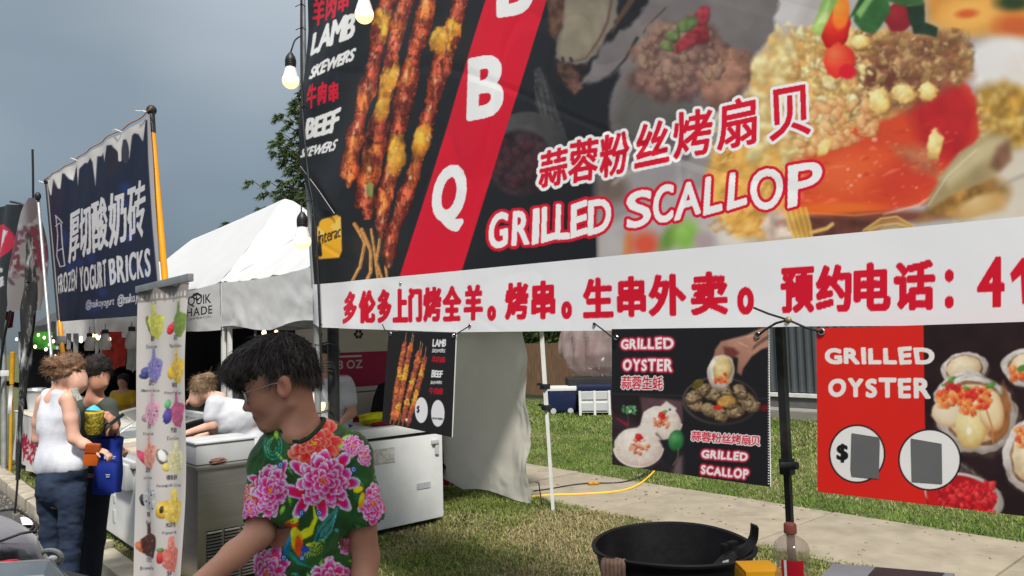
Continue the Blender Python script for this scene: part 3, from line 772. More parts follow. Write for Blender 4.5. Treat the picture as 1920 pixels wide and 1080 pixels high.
# ---------------- the big picture print
C = Canvas(540, -90, 1990, 560, 1.0, base=(31, 32, 35))
def paint_dim():
    # the darkened oyster picture left of the bright one
    C.poly([(1034, -90), (1170, -90), (1160, 30), (1130, 90), (1100, 120), (1060, 118), (1040, 105), (1052, 40)], (118, 110, 100), 3, .18, .03, wob=8)
    C.poly([(1022, -20), (1060, -20), (1056, 50), (1040, 75), (1030, 60), (1028, 20)], (86, 60, 48), 3, .5, .08, wob=5)
    C.poly([(1062, 0), (1140, 0), (1130, 60), (1108, 100), (1068, 112), (1048, 100)], (135, 125, 108), 6, .12, .04, wob=5)
    C.line([(1150, -10), (1142, 40), (1128, 70), (1100, 110), (1075, 116)], [5, 5, 4, 3, 2], (92, 66, 50), 3, .8)
    C.line([(1186, 0), (1160, 40), (1150, 62)], [12, 8, 3], (96, 72, 54), 4, .8)
    C.poly([(1045, 118), (1068, 115), (1088, 140), (1096, 165), (1078, 178), (1062, 165), (1048, 140)], (92, 66, 58), 3, .5, .09, wob=4)
    for i in range(14): C.ell(rp.uniform(1042, 1100), rp.uniform(110, 172), 6, 3, rp.uniform(0, 180), (50, 34, 30), alpha=.8)
    C.poly([(1130, 90), (1200, 30), (1260, -90), (1470, -90), (1450, 60), (1380, 150), (1330, 230), (1290, 300), (1180, 300), (1146, 240), (1145, 185), (1165, 130), (1120, 155), (1092, 158)], (112, 106, 106), 4, .12, .02, wob=7)
    C.poly([(1170, 165), (1230, 155), (1300, 200), (1290, 260), (1230, 290), (1180, 270), (1150, 230)], (88, 85, 82), 14, .12, .02)
    C.line([(1250, 15), (1214, 50), (1208, 62)], 2, (60, 50, 48), 2); C.line([(1196, 72), (1175, 110), (1150, 138)], [6, 5, 2], (48, 44, 44), 3)
    C.ell(1275, 110, 95, 72, -35, (122, 92, 84), hi=(140, 112, 98), lo=(84, 62, 60), noise=.5, ns=.06, wob=.25, soft=.2)
    C.ell(1360, 145, 42, 62, 30, (150, 108, 92), hi=(176, 135, 112), lo=(96, 70, 64), noise=.3, ns=.07, wob=.2, soft=.2)
    for i in range(60):
        a = rp.uniform(0, 6.28); r_ = rp.uniform(0, 1) ** .6
        C.ell(1280 + math.cos(a) * 80 * r_, 108 + math.sin(a) * 62 * r_, rp.uniform(6, 15), rp.uniform(4, 9), rp.uniform(0, 180),
              [(138, 108, 90), (116, 84, 76), (150, 122, 100), (104, 72, 66)][rp.randint(4)], hi=(158, 134, 116), lo=(70, 48, 46), soft=.3, alpha=.75)
    for q in ((1310, 60, 24, 20, 60), (1290, 78, 30, 12, -35), (1318, 30, 14, 20, 20)): C.ell(*q, c=(140, 48, 56), hi=(160, 66, 70), lo=(88, 34, 42), noise=.3, soft=.3, wob=.2)
    for q in ((1290, 46, 20, 13, -20), (1262, 68, 14, 11, 0), (1252, 88, 13, 8, 30)): C.ell(*q, c=(92, 112, 66), hi=(124, 140, 88), lo=(50, 66, 40), noise=.3, soft=.3, wob=.2)
    C.line([(1246, 58), (1222, 90), (1210, 120)], 2.2, (96, 60, 50), 2, .8); C.line([(1215, 150), (1190, 190), (1180, 200)], 2, (92, 64, 56), 2, .7)
    # straw whisk and dim bowl of berries
    C.poly([(1000, 130), (1012, 125), (1036, 180), (1066, 268), (1022, 235), (1003, 190)], (62, 61, 62), 2, .6, .25)
    for i in range(34): 
        x0 = rp.uniform(1000, 1030); C.line([(x0, 135 + rp.uniform(0, 60)), (x0 + 22, 225 + rp.uniform(0, 40))], 1.0, (90, 90, 90) if i % 2 else (38, 38, 40), 1, .7)
    C.ell(988, 285, 78, 76, 20, (72, 70, 71), hi=(84, 82, 82), lo=(44, 40, 42), soft=.05, noise=.1, alpha=.9)
    C.ell(975, 305, 62, 62, 20, (50, 36, 40), noise=.5, ns=.07, soft=.15)
    for i in range(38): C.ell(rp.uniform(925, 1030), rp.uniform(255, 350), 11, 9, rp.uniform(0, 180), (62, 34, 40), hi=(84, 50, 56), lo=(34, 24, 28), alpha=.7, soft=.3)
def paint_bright():
    # pale shell / plate ground of the bright picture
    C.poly([(1117, 445), (1117, 490), (2000, 440), (2000, -90), (1475, -90), (1435, 40), (1392, 130), (1330, 215), (1270, 275), (1150, 330), (1117, 400)], (176, 170, 168), 8, .08, .012)
    C.poly([(1500, -90), (1560, -90), (1470, 90), (1400, 200), (1345, 240), (1395, 120), (1445, 30)], (188, 184, 184), 12, .05, .02)
    C.poly([(1117, 300), (1200, 300), (1330, 245), (1420, 160), (1380, 330), (1250, 380), (1140, 420), (1117, 420)], (140, 136, 138), 10, .08, .02, alpha=.85)
    C.ell(1150, 355, 30, 26, 0, (92, 74, 64), soft=.8, alpha=.7); C.line([(1150, 345), (1175, 325), (1205, 318)], 5, (190, 180, 160), 4, .7, noise=.5)
    C.poly([(1175, 470), (1140, 440), (1190, 400), (1240, 360), (1290, 330), (1290, 420), (1230, 460)], (170, 166, 166), 12, .1, .03)
    # blurred chilli, herb and egg below the words
    C.ell(1178, 462, 9, 40, 5, (206, 120, 60), soft=1.0, alpha=.8); C.ell(1210, 458, 26, 24, 0, (206, 84, 60), soft=1.0)
    C.ell(1255, 446, 14, 30, 30, (104, 138, 62), soft=1.0); C.ell(1285, 440, 24, 28, 10, (128, 176, 74), hi=(150, 190, 96), soft=.9)
    C.ell(1375, 440, 34, 28, 0, (214, 208, 198), soft=.9); C.ell(1320, 452, 20, 18, 0, (168, 150, 152), soft=.9)
    # noodles
    C.poly([(1322, 320), (1345, 270), (1420, 235), (1520, 215), (1540, 330), (1500, 400), (1460, 455), (1380, 445), (1330, 395)], (214, 164, 84), 8, .35, .05, wob=6)
    for i in range(230):
        x = rp.uniform(1325, 1520); y = rp.uniform(225, 440); a = rp.uniform(-1.2, .3); l_ = rp.uniform(14, 45); b = rp.uniform(-10, 10)
        c = [(238, 196, 112), (250, 216, 140), (196, 132, 56), (170, 106, 40), (226, 178, 86)][rp.randint(5)]
        C.line([(x, y), (x + l_ * .5 * math.cos(a) + b * .5, y + l_ * .5 * math.sin(a) - b), (x + l_ * math.cos(a), y + l_ * math.sin(a))], rp.uniform(1.6, 3.6), c, 1.4, .75)
    C.poly([(1440, 395), (1475, 388), (1495, 410), (1490, 445), (1440, 452), (1425, 425)], (206, 186, 172), 4, .3, .06)
    C.line([(1420, 450), (1455, 420), (1492, 400)], 4, (190, 150, 110), 3, .5)
    # red-orange flesh
    C.poly([(1478, 300), (1500, 262), (1560, 240), (1640, 225), (1700, 190), (1760, 145), (1800, 150), (1832, 190), (1838, 250), (1810, 300), (1780, 345), (1740, 378), (1650, 402), (1540, 408), (1490, 395), (1470, 350)], (208, 74, 44), 5, .08, .02, wob=5)
    C.poly([(1700, 195), (1765, 148), (1800, 152), (1834, 200), (1830, 260), (1795, 310), (1750, 300), (1720, 260)], (178, 36, 40), 16, .12, .03, wob=5)
    C.ell(1600, 330, 110, 42, -8, (216, 92, 48), hi=(224, 112, 62), soft=.9, alpha=.7); C.ell(1700, 330, 70, 36, -25, (196, 56, 44), soft=.8, alpha=.7)
    C.ell(1560, 392, 90, 12, -2, (222, 110, 40), soft=.8, alpha=.8); C.ell(1630, 410, 150, 12, -3, (118, 58, 44), soft=.8, alpha=.9)
    C.poly([(1672, 275), (1740, 275), (1762, 330), (1715, 318)], (176, 112, 78), 12, .25, .06, alpha=.85)
    C.poly([(1480, 300), (1500, 265), (1510, 300), (1500, 372), (1476, 350)], (226, 150, 92), 8, .2, .05, alpha=.7)
    for i in range(60):
        x = rp.uniform(1500, 1800); y = rp.uniform(240, 390); C.ell(x, y, rp.uniform(2, 5), rp.uniform(1, 2.4), rp.uniform(-50, 10), (236, 140, 110), soft=.6, alpha=.5)
    for i in range(26):
        x = rp.uniform(1490, 1800); y = rp.uniform(235, 385); l_ = rp.uniform(10, 40); a_ = rp.uniform(-.5, .1); C.line([(x, y), (x + l_ * math.cos(a_) * .5, y + l_ * math.sin(a_) * .5 - 2), (x + l_ * math.cos(a_), y + l_ * math.sin(a_))], [1, rp.uniform(2, 7), 1], [(238, 128, 84), (176, 44, 32), (246, 170, 130), (196, 58, 34)][rp.randint(4)], 4, .4)
    C.line([(1655, 402), (1720, 385), (1765, 355), (1800, 300)], [2, 5, 4, 2], (246, 206, 190), 2.5, .6); C.line([(1500, 398), (1600, 404), (1680, 396)], [1, 3, 1], (244, 170, 90), 2, .6)
    for (x, y, r_) in ((1640, 262, 7), (1606, 262, 8), (1718, 352, 3), (1590, 318, 4), (1612, 330, 5), (1596, 348, 4)): C.ell(x, y, r_, r_ * .8, 0, (226, 120, 96), hi=(252, 214, 200), lo=(170, 50, 40), soft=.3, wob=.3, alpha=.8)
    # yolk coloured blur and white plate far right
    C.poly([(1720, -90), (2000, -90), (2000, 80), (1900, 70), (1800, 62), (1740, 40)], (222, 150, 66), 14, .2, .02)
    C.ell(1815, 28, 60, 34, -10, (230, 172, 88), soft=.8); C.ell(1812, 25, 20, 8, -5, (206, 96, 48), soft=.9); C.ell(1900, 4, 34, 16, 0, (44, 62, 34), soft=.9); C.ell(1905, 48, 40, 22, 0, (196, 96, 48), soft=.9)
    C.ell(1885, 122, 76, 54, 0, (226, 222, 220), soft=.35); C.ell(1950, 130, 60, 40, 0, (222, 214, 206), soft=.6)
    C.poly([(1830, 165), (1880, 150), (2000, 190), (2000, 300), (1900, 285), (1840, 240)], (178, 136, 58), 10, .35, .04, wob=5)
    for i in range(90):
        x = rp.uniform(1835, 1990); y = rp.uniform(165, 275); C.ell(x, y, rp.uniform(6, 16), rp.uniform(4, 9), rp.uniform(0, 180), [(206, 170, 70), (156, 110, 44), (222, 190, 96), (134, 96, 50)][rp.randint(4)], hi=(236, 212, 140), lo=(110, 80, 40), soft=.5, alpha=.6)
    C.poly([(1840, 300), (2000, 250), (2000, 430), (1790, 415), (1830, 360)], (206, 196, 180), 10, .06, .02)
    C.poly([(1760, 360), (1860, 330), (1895, 350), (1880, 390), (1800, 405), (1720, 412)], (160, 118, 62), 10, .4, .05, wob=6)
    C.ell(1838, 385, 50, 18, -20, (196, 156, 98), hi=(214, 186, 136), soft=.5); C.line([(1870, 350), (1920, 328), (1990, 318)], 5, (150, 140, 132), 3, .8)
    # nut coloured bean
    C.poly([(1735, 380), (1762, 330), (1800, 285), (1845, 256), (1880, 250), (1896, 266), (1894, 300), (1870, 326), (1830, 345), (1780, 365), (1745, 392)], (158, 140, 100), 4, .08, .03, wob=2)
    C.poly([(1760, 335), (1800, 290), (1850, 260), (1880, 258), (1880, 280), (1830, 310), (1780, 350)], (190, 176, 136), 9, .05, .03)
    C.poly([(1868, 275), (1892, 262), (1896, 298), (1872, 322), (1855, 312)], (128, 92, 72), 5, .2, .06)
    C.line([(1740, 385), (1775, 330), (1830, 280)], 3, (226, 206, 180), 3, .6)
    # noodle loops under the flesh
    C.poly([(1500, 405), (1660, 412), (1640, 440), (1520, 452), (1480, 430)], (96, 56, 48), 6, .3, .05)
    for k_ in range(9): C.line([(1470 + k_ * 5, 390), (1478 + k_ * 5, 420), (1492 + k_ * 4, 455)], 4, [(232, 190, 90), (206, 156, 62)][k_ % 2], 2.2, .9)
    for k_ in range(4): C.line([(1618 + k_ * 5, 432), (1650, 410 + k_ * 6), (1680, 406 + k_ * 6), (1712 - k_ * 4, 424 + k_)], 4, [(214, 178, 108), (176, 136, 70)][k_ % 2], 2, .95)
    C.line([(1520, 436), (1550, 428), (1560, 420)], 7, (216, 176, 100), 3)
    # minced garlic heap
    pts = [(1402, 145), (1430, 90), (1480, 60), (1530, 50), (1600, 55), (1700, 55), (1790, 62), (1822, 110), (1815, 145), (1760, 150), (1700, 200), (1650, 225), (1560, 250), (1520, 290), (1470, 300), (1440, 250), (1410, 190)]
    C.poly(pts, (206, 160, 96), 5, .3, .05, wob=8)
    C.poly([(1640, 70), (1800, 62), (1822, 140), (1700, 205), (1640, 215), (1610, 140)], (138, 92, 62), 14, .3, .04, wob=5)
    C.ell(1660, 150, 50, 34, 20, (104, 56, 46), soft=.8, alpha=.9)
    from_ = [(240, 218, 150), (228, 190, 116), (246, 226, 168), (206, 156, 92), (234, 204, 132)]
    drk = [(172, 132, 82), (148, 106, 68), (190, 152, 100), (134, 86, 60)]
    def inheap(x, y):
        if x > 1640 and y > 150 + (1822 - x) * .35: return False
        if y > 300 - (x - 1440) * .42 and x > 1500: return False
        if x < 1440 and y < 100: return False
        return True
    ch = [(rp.uniform(1400, 1822), rp.uniform(55, 300)) for _ in range(900)]; ch = sorted([c_ for c_ in ch if inheap(*c_)], key=lambda c_: c_[1] + rp.uniform(-40, 40))
    for (x, y) in ch:
        right = x > 1610 + rp.uniform(-30, 30); c = (drk if right else from_)[rp.randint(4)]; s_ = rp.uniform(6, 17) if x > 1480 else rp.uniform(9, 20)
        n_ = rp.randint(4, 7); an = np.sort(rp.uniform(0, 6.28, n_)); rr_ = s_ * rp.uniform(.6, 1.1, n_); el_ = rp.uniform(.55, 1); ro_ = rp.uniform(0, 3.14)
        P_ = [(x + r_ * (math.cos(a_) * math.cos(ro_) - el_ * math.sin(a_) * math.sin(ro_)), y + r_ * (math.cos(a_) * math.sin(ro_) + el_ * math.sin(a_) * math.cos(ro_))) for a_, r_ in zip(an, rr_)]
        C.poly([(q[0] + 1.5, q[1] + 2) for q in P_], tuple(q * .52 for q in c), 3, alpha=.45, wob=2)
        C.poly(P_, tuple(min(255, q + 18) for q in c), 2.2, .12, .15, wob=2.5, c2=tuple(q * .84 for q in c), alpha=.88)
        if rp.uniform() < .5: C.poly([(q[0] * .45 + x * .55 - s_ * .15, q[1] * .45 + y * .55 - s_ * .2) for q in P_], tuple(min(255, q + 42) for q in c), 3, alpha=.6)
    for i in range(60):
        x = rp.uniform(1480, 1640); y = rp.uniform(190, 300); 
        if y > 330 - (x - 1440) * .42: continue
        C.ell(x, y, rp.uniform(8, 18), rp.uniform(5, 10), rp.uniform(0, 180), (214, 150, 96), hi=(240, 206, 150), lo=(150, 90, 56), soft=.4, wob=.3, alpha=.85)
    for q in ((1648, 190, 22, 26, 10), (1752, 272, 15, 30, 5), (1590, 70, 10, 20, 10), (1612, 78, 18, 14, 0), (1695, 176, 24, 18, 20), (1740, 172, 18, 18, 30), (1545, 275, 20, 12, -60)):
        C.ell(*q, c=(226, 190, 116), hi=(250, 230, 170), lo=(170, 120, 60), soft=.2, wob=.25, noise=.15, ns=.1)
    for i in range(150):
        x = rp.uniform(1430, 1810); y = rp.uniform(70, 280)
        if C.sample(np.array([x]), np.array([y]))[0][1] < 108: continue
        C.line([(x, y), (x + rp.uniform(-7, 7), y + rp.uniform(-6, 6))], rp.uniform(.8, 1.8), (255, 246, 226), 1, .8)
    # chilli
    C.ell(1566, 52, 27, 42, 8, (204, 34, 30), hi=(226, 70, 40), lo=(150, 20, 24), soft=.1, wob=.12); C.ell(1576, 24, 16, 32, 8, (236, 118, 38), hi=(246, 160, 60), soft=.3, wob=.1)
    C.ell(1572, 112, 30, 32, 20, (222, 62, 44), hi=(238, 120, 76), lo=(206, 36, 44), soft=.12, wob=.15); C.ell(1588, 134, 16, 14, 0, (206, 30, 44), soft=.4)
    C.ell(1684, 32, 26, 28, 0, (136, 34, 44), hi=(160, 44, 50), soft=.15, wob=.1)
    # green onion
    C.poly([(1520, 58), (1545, -10), (1580, -20), (1560, 20), (1538, 68)], (118, 164, 82), 2, .15, .06, c2=(176, 200, 112)); C.poly([(1526, 50), (1556, -5), (1548, 40)], (186, 206, 140), 3, .1)
    C.poly([(1600, 20), (1640, -30), (1665, -10), (1668, 22), (1640, 62), (1616, 58), (1600, 40)], (52, 96, 52), 2, .2, .05, wob=2); C.poly([(1602, 22), (1640, -28), (1648, -20), (1612, 34)], (128, 172, 104), 3, .1)
    C.poly([(1590, 36), (1630, -40), (1640, -30), (1602, 26)], (44, 82, 40), 2, .2)
    C.poly([(1698, 12), (1732, 6), (1733, 40), (1758, 52), (1756, 68), (1712, 62), (1704, 40)], (38, 58, 44), 2, .2, .06, wob=2)
    C.poly([(1660, -60), (1740, -60), (1730, 10), (1690, 12), (1664, 0)], (58, 96, 50), 3, .2, .05, wob=3)
paint_bright(); C.blur(1370, 30, 1500, 330, 3, 30); C.blur(1830, -90, 2000, 440, 3, 20); C.blur(1117, 300, 1470, 500, 2, 10); C.blur(1380, -90, 2000, 520, 1, 5); paint_dim(); C.blur(1000, -90, 1440, 360, 1, 5)
# soft meeting of the dim picture into the bright one
C.poly([(1117, 488), (1117, 405), (1030, 380), (960, 420), (862, 505), (862, 560), (1117, 560)], (28, 29, 33), 1)
# red ribbon with the letters
C.poly([(938, -90), (1052, -90), (861, 518), (746, 530)], (206, 20, 46), .8, .03, .01)
# ---- skewers
def skewer(pts, W, seed, seq):
    """meat threaded on a stick: lumps of lean and fat with crusty seasoning"""
    P = np.array(pts, float); g = np.random.RandomState(seed); pad = 40
    w = C.win(P[:, 0].min() - pad, P[:, 1].min() - pad, P[:, 0].max() + pad, P[:, 1].max() + pad)
    sl, X, Y = w; seglen = np.hypot(*(P[1:] - P[:-1]).T); cum = np.concatenate([[0], np.cumsum(seglen)]); best = np.full(X.shape, 1e9); S = np.zeros_like(X); D = np.zeros_like(X)
    Xw = X + (fbm(X * .06 + seed, Y * .04, 3) - .5) * 8; Yw = Y + (fbm(X * .09 + 40, Y * .09 + seed, 3) - .5) * 12
    for i in range(len(P) - 1):
        (x1, y1), (x2, y2) = P[i], P[i + 1]; dx, dy = x2 - x1, y2 - y1; L_ = math.hypot(dx, dy)
        t = ((Xw - x1) * dx + (Yw - y1) * dy) / (L_ * L_); tcl = np.clip(t, 0, 1); d = np.hypot(Xw - x1 - tcl * dx, Yw - y1 - tcl * dy)
        sg = ((Xw - x1) * dy - (Yw - y1) * dx) / L_; b = d < best; best = np.where(b, d, best); S = np.where(b, cum[i] + tcl * L_, S); D = np.where(b, sg, D)
    tot = cum[-1]; nseg = len(seq); edges = np.linspace(0, tot, nseg + 1) + np.concatenate([[0], g.uniform(-7, 7, nseg - 1), [0]])
    one = lambda f, q: np.interp(S / tot, np.linspace(0, 1, q), g.uniform(0, 1, q))
    half = W * (.27 + .27 * one(S, 10) + .09 * one(S, 25)) * np.clip(S / 14, .5, 1) * np.clip((tot - S) / 14, .45, 1)
    half = half + (fbm(X * .30 + seed, Y * .30, 2) - .5) * 3
    al = np.clip(half - best, 0, 1.3) / 1.3; u = D / np.maximum(half, 1)
    idx = np.clip(S / tot * nseg + (fbm(X * .05, Y * .05 + seed, 3) - .5) * 1.3, 0, nseg - .001)
    wf = {'r': ((150, 50, 32), (208, 98, 66), (60, 18, 12)), 'o': ((196, 84, 36), (236, 132, 66), (104, 32, 16)), 'f': ((212, 136, 34), (240, 184, 70), (150, 74, 22))}
    c0 = np.zeros(X.shape + (3,)); c1 = c0.copy(); c2 = c0.copy()
    for k_, kind in enumerate(seq):
        w_ = np.clip(1.6 - np.abs(idx - k_ - .5) * 2.2, 0, 1)[..., None]; c0 = c0 * (1 - w_) + np.array(wf[kind][0]) * w_; c1 = c1 * (1 - w_) + np.array(wf[kind][1]) * w_; c2 = c2 * (1 - w_) + np.array(wf[kind][2]) * w_
    isf = np.clip((c0[..., 1:2] - 60) / 70, 0, 1)
    sh = np.clip(1 - np.abs(u + .18) * 1.15, 0, 1)[..., None]; dk = np.clip(np.abs(u) - .38, 0, 1)[..., None] * 1.7; dk = np.clip(dk, 0, 1)
    col = c0 * (1 - sh) + c1 * sh; col = col * (1 - dk) + c2 * dk
    n1_ = fbm(X * .10 + seed, Y * .05 + seed, 4)[..., None]; col = col * (.45 + 1.1 * n1_)
    lum = np.clip((fbm(X * .06 + 3 * seed, Y * .045, 3) - .5) * 5, 0, 1)[..., None] * .5; col = col * (1 - lum) + (c1 * 1.08) * lum
    bl = np.clip((fbm(X * .11 + 5 + seed, Y * .06, 3) - .52) * 6, 0, 1)[..., None] * (.75 - .55 * isf); col = col * (1 - bl) + np.array([96, 28, 20]) * bl
    cre = np.clip(1 - np.abs(fbm(X * .07 + 9 * seed, Y * .05, 3) - .5) * 26, 0, 1)[..., None] * (.7 - .4 * isf); col = col * (1 - cre) + np.array([52, 16, 12]) * cre
    fl = np.clip((fbm(X * .36 + Y * .22 + seed, Y * .18 - X * .2, 2) - .70) * 9, 0, 1)[..., None] * (.38 - .2 * isf); col = col * (1 - fl) + np.array([244, 188, 150]) * fl
    hl = np.clip((fbm(X * .13 + 77, Y * .06 + seed, 2) - .66) * 8, 0, 1)[..., None] * .7 * np.clip(1 - np.abs(u + .2)[..., None] * 1.3, 0, 1); col = col * (1 - hl) + np.array([250, 210, 160]) * hl
    C.blend(sl, al, col)
for pts, w in ((((664, 420), (682, 455), (674, 500), (655, 535)), 7), (((676, 430), (694, 470), (696, 510), (682, 540)), 7), (((694, 430), (703, 480), (712, 535)), 5), (((712, 440), (706, 490), (722, 535)), 6), (((733, 450), (724, 500), (730, 540)), 5)):
    C.line(pts, w, (176, 116, 58), 1.5, 1, noise=.4); C.line([(x - 1.5, y) for x, y in pts], w * .3, (226, 176, 108), 1.5, .8)
skewer([(812, -60), (800, 20), (784, 80), (768, 140), (752, 215), (736, 300), (716, 395), (712, 440)], 38, 3, 'rorrmrrfrmr'.replace('m', 'o'))
skewer([(878, -60), (856, 30), (836, 90), (816, 165), (798, 235), (776, 320), (752, 390), (734, 440), (730, 492)], 36, 4, 'orfrrrforrr')
skewer([(742, -60), (720, 10), (706, 80), (692, 150), (674, 215), (660, 290), (654, 345)], 38, 1, 'orfrroroo')
skewer([(776, -60), (758, 10), (740, 75), (730, 130), (718, 200), (700, 290), (684, 360), (686, 400)], 40, 2, 'rrorffroor')
for q in ((735, 150, 12, 34, 20), (716, 205, 14, 26, 10), (742, 300, 17, 34, 12), (790, 262, 16, 30, 18), (824, 75, 18, 26, 15)):
    C.ell(*q, c=(214, 142, 40), hi=(240, 190, 74), lo=(150, 74, 26), soft=.18, wob=.22, noise=.3, ns=.09, alpha=.85, spec=.6)
for i in range(90):
    x = rp.uniform(640, 880); y = rp.uniform(-30, 480)
    px_ = C.sample(np.array([x]), np.array([y]))[0]
    if px_[0] > 90 and px_[0] < 215 and px_[2] < 90 and px_[1] > 36: a = rp.uniform(0, 6.28); l_ = rp.uniform(2, 6); C.line([(x, y), (x + l_ * math.cos(a), y + l_ * math.sin(a))], 1.0, [(246, 206, 176), (70, 22, 14), (226, 150, 110)][rp.randint(3)], 1, .7)
C.poly([(690, 340), (700, 345), (697, 372), (688, 366)], (134, 142, 72), 2, .2)
# soft creases of the vinyl itself are relief, not paint; halo round the words is print
Qcn = [(1010, 285), (1520, 158), (1512, 262), (1008, 352)]
cn_kw = dict(s="蒜蓉粉丝烤扇贝")
quads_cn = [[(1014, 287), (1066, 274), (1061, 344), (1010, 352)], [(1070, 266), (1124, 258), (1119, 335), (1066, 344)], [(1128, 257), (1183, 244), (1176, 322), (1126, 334)], [(1194, 238), (1252, 224), (1254, 302), (1192, 315)],
            [(1264, 214), (1336, 202), (1332, 286), (1264, 298)], [(1348, 194), (1418, 178), (1416, 268), (1346, 282)], [(1440, 172), (1516, 158), (1518, 250), (1444, 264)]]
C = C.up(2.0)
RED = (206, 18, 46); WHT = (232, 231, 234); INK = (26, 26, 28)
for gi in (0, 1):
    for ch, q in zip("蒜蓉粉丝烤扇贝", quads_cn): C.text(ch, q, WHT if gi == 0 else RED, 7.5 if gi == 0 else 2.0)
quads_en = [[(918, 402), (952, 398), (949, 461), (916, 466)], [(962, 398), (992, 394), (990, 456), (960, 462)], [(1001, 393), (1010, 392), (1008, 455), (998, 457)], [(1018, 390), (1040, 388), (1040, 450), (1014, 454)], [(1044, 385), (1068, 383), (1066, 446), (1042, 449)], [(1072, 382), (1101, 376), (1099, 440), (1071, 445)], [(1105, 378), (1146, 372), (1143, 430), (1103, 440)],
            [(1178, 362), (1222, 356), (1218, 418), (1176, 430)], [(1228, 352), (1262, 345), (1260, 412), (1226, 420)], [(1270, 346), (1312, 340), (1312, 402), (1266, 412)], [(1324, 334), (1352, 330), (1352, 396), (1320, 402)], [(1368, 326), (1398, 322), (1398, 384), (1364, 392)], [(1408, 324), (1466, 312), (1464, 386), (1408, 396)], [(1478, 312), (1540, 302), (1536, 372), (1478, 388)]]
EN = "GRILLEDSCALLOP"
en_kw = [dict(comic=True, seed=i + 3) for i in range(14)]
for gi in (0, 1):
    for ch, q, kw in zip(EN, quads_en, en_kw): C.text(ch, q, RED if gi == 0 else WHT, 8.0 if gi == 0 else 2.3, **kw)
C.text('B', [(883, 112), (942, 106), (936, 216), (877, 222)], WHT, 5.5, comic=True, seed=5)
C.text('Q', [(819, 318), (872, 310), (862, 430), (809, 422)], WHT, 5.5, comic=True, seed=8)
C.text('B', [(937, -80), (1000, -86), (990, 24), (931, 28)], WHT, 5.5, comic=True, seed=6)
for ch, q in zip("羊肉串", [[(586, -2), (606, -8), (604, 44), (584, 48)], [(611, -14), (630, -22), (628, 32), (609, 38)], [(635, -22), (655, -32), (652, 18), (634, 24)]]): C.text(ch, q, RED, 1.3)
for ch, q in zip("牛肉串", [[(581, 162), (597, 156), (595, 200), (579, 206)], [(601, 158), (614, 152), (611, 192), (599, 197)], [(618, 157), (634, 152), (631, 188), (617, 192)]]): C.text(ch, q, RED, 1.2)
C.text('LAMB', [(586, 58), (667, 20), (662, 70), (582, 104)], WHT, 2.0, comic=True, seed=2, shear=.1)
C.text('SKEWERS', [(586, 126), (666, 88), (660, 112), (582, 150)], WHT, 1.3, comic=True, seed=4, shear=.15)
C.text('BEEF', [(578, 224), (635, 202), (630, 244), (574, 262)], WHT, 1.8, comic=True, seed=3, shear=.1)
C.text('SKEWERS', [(569, 279), (631, 260), (626, 281), (564, 296)], WHT, .9, comic=True, seed=9, shear=.2)
# payment sticker printed low in the corner
C.poly([(606, 412), (634, 403), (641, 408), (640, 470), (634, 483), (600, 486), (595, 480), (598, 440), (602, 417)], (236, 172, 44), 1.2)
C.poly([(622, 425), (640, 405), (640, 450)], (246, 196, 90), 1); C.poly([(598, 424), (616, 440), (599, 446)], (246, 200, 100), 1)
C.text('Interac', [(600, 434), (640, 422), (639, 444), (599, 460)], INK, .5, shear=.1)
C.poly([(599, 460), (605, 456), (606, 478), (603, 482), (598, 480)], INK, .8)

banner = empty('barbecue_banner', (XB, 2.1, 1.6), 'huge black and red vinyl banner with grilled scallop and skewer pictures', 'banner')
def xl(py): return np.interp(py, [-400, 0, 60, 150, 250, 312, 330, 392, 530, 620], [590, 577, 575, 569, 564, 562, 567, 586, 590, 588])
pys = np.concatenate([np.linspace(-85, 534, 420)]); GU, GV = 1000, 330
pxs = np.linspace(0, 1, GU)
# bottom edge of the picture runs from (590,532) to the right at (1990,399)
U_, V_ = np.meshgrid(pxs, np.linspace(0, 1, GV), indexing='ij'); U_ = U_.ravel(); V_ = V_.ravel()
botx = 590 + U_ * 1400; boty = 533.5 - (botx - 590) * 0.0962 ; topy = -40 + 0 * U_
py_ = topy * (1 - V_) + boty * V_; px_ = xl(py_) * (1 - U_) + 1990 * U_
cols = np.minimum(to_lin(C.sample(px_, py_)) * 1.06, .85)
Wp = SB.pts(px_, py_); nfaces = grid_faces(GU, GV)[:, ::-1]
np_mesh('picture_sheet', Wp, nfaces, m_print, banner, True, cols=cols)
# plain upper part of the banner up to its top hem
Wt = Wp.reshape(GU, GV, 3)[::10, 0]; top = Wt.copy(); top[:, 2] = np.maximum(3.72, Wt[:, 2] + .02); top[:, 0] = XB
ct = to_lin(C.sample(px_.reshape(GU, GV)[::10, 0], py_.reshape(GU, GV)[::10, 0])) * .92
Vt = np.stack([top, Wt], 1).reshape(-1, 3); np_mesh('upper_sheet', Vt, grid_faces(len(Wt), 2)[:, ::-1], m_print, banner, True, cols=np.repeat(ct, 2, 0))
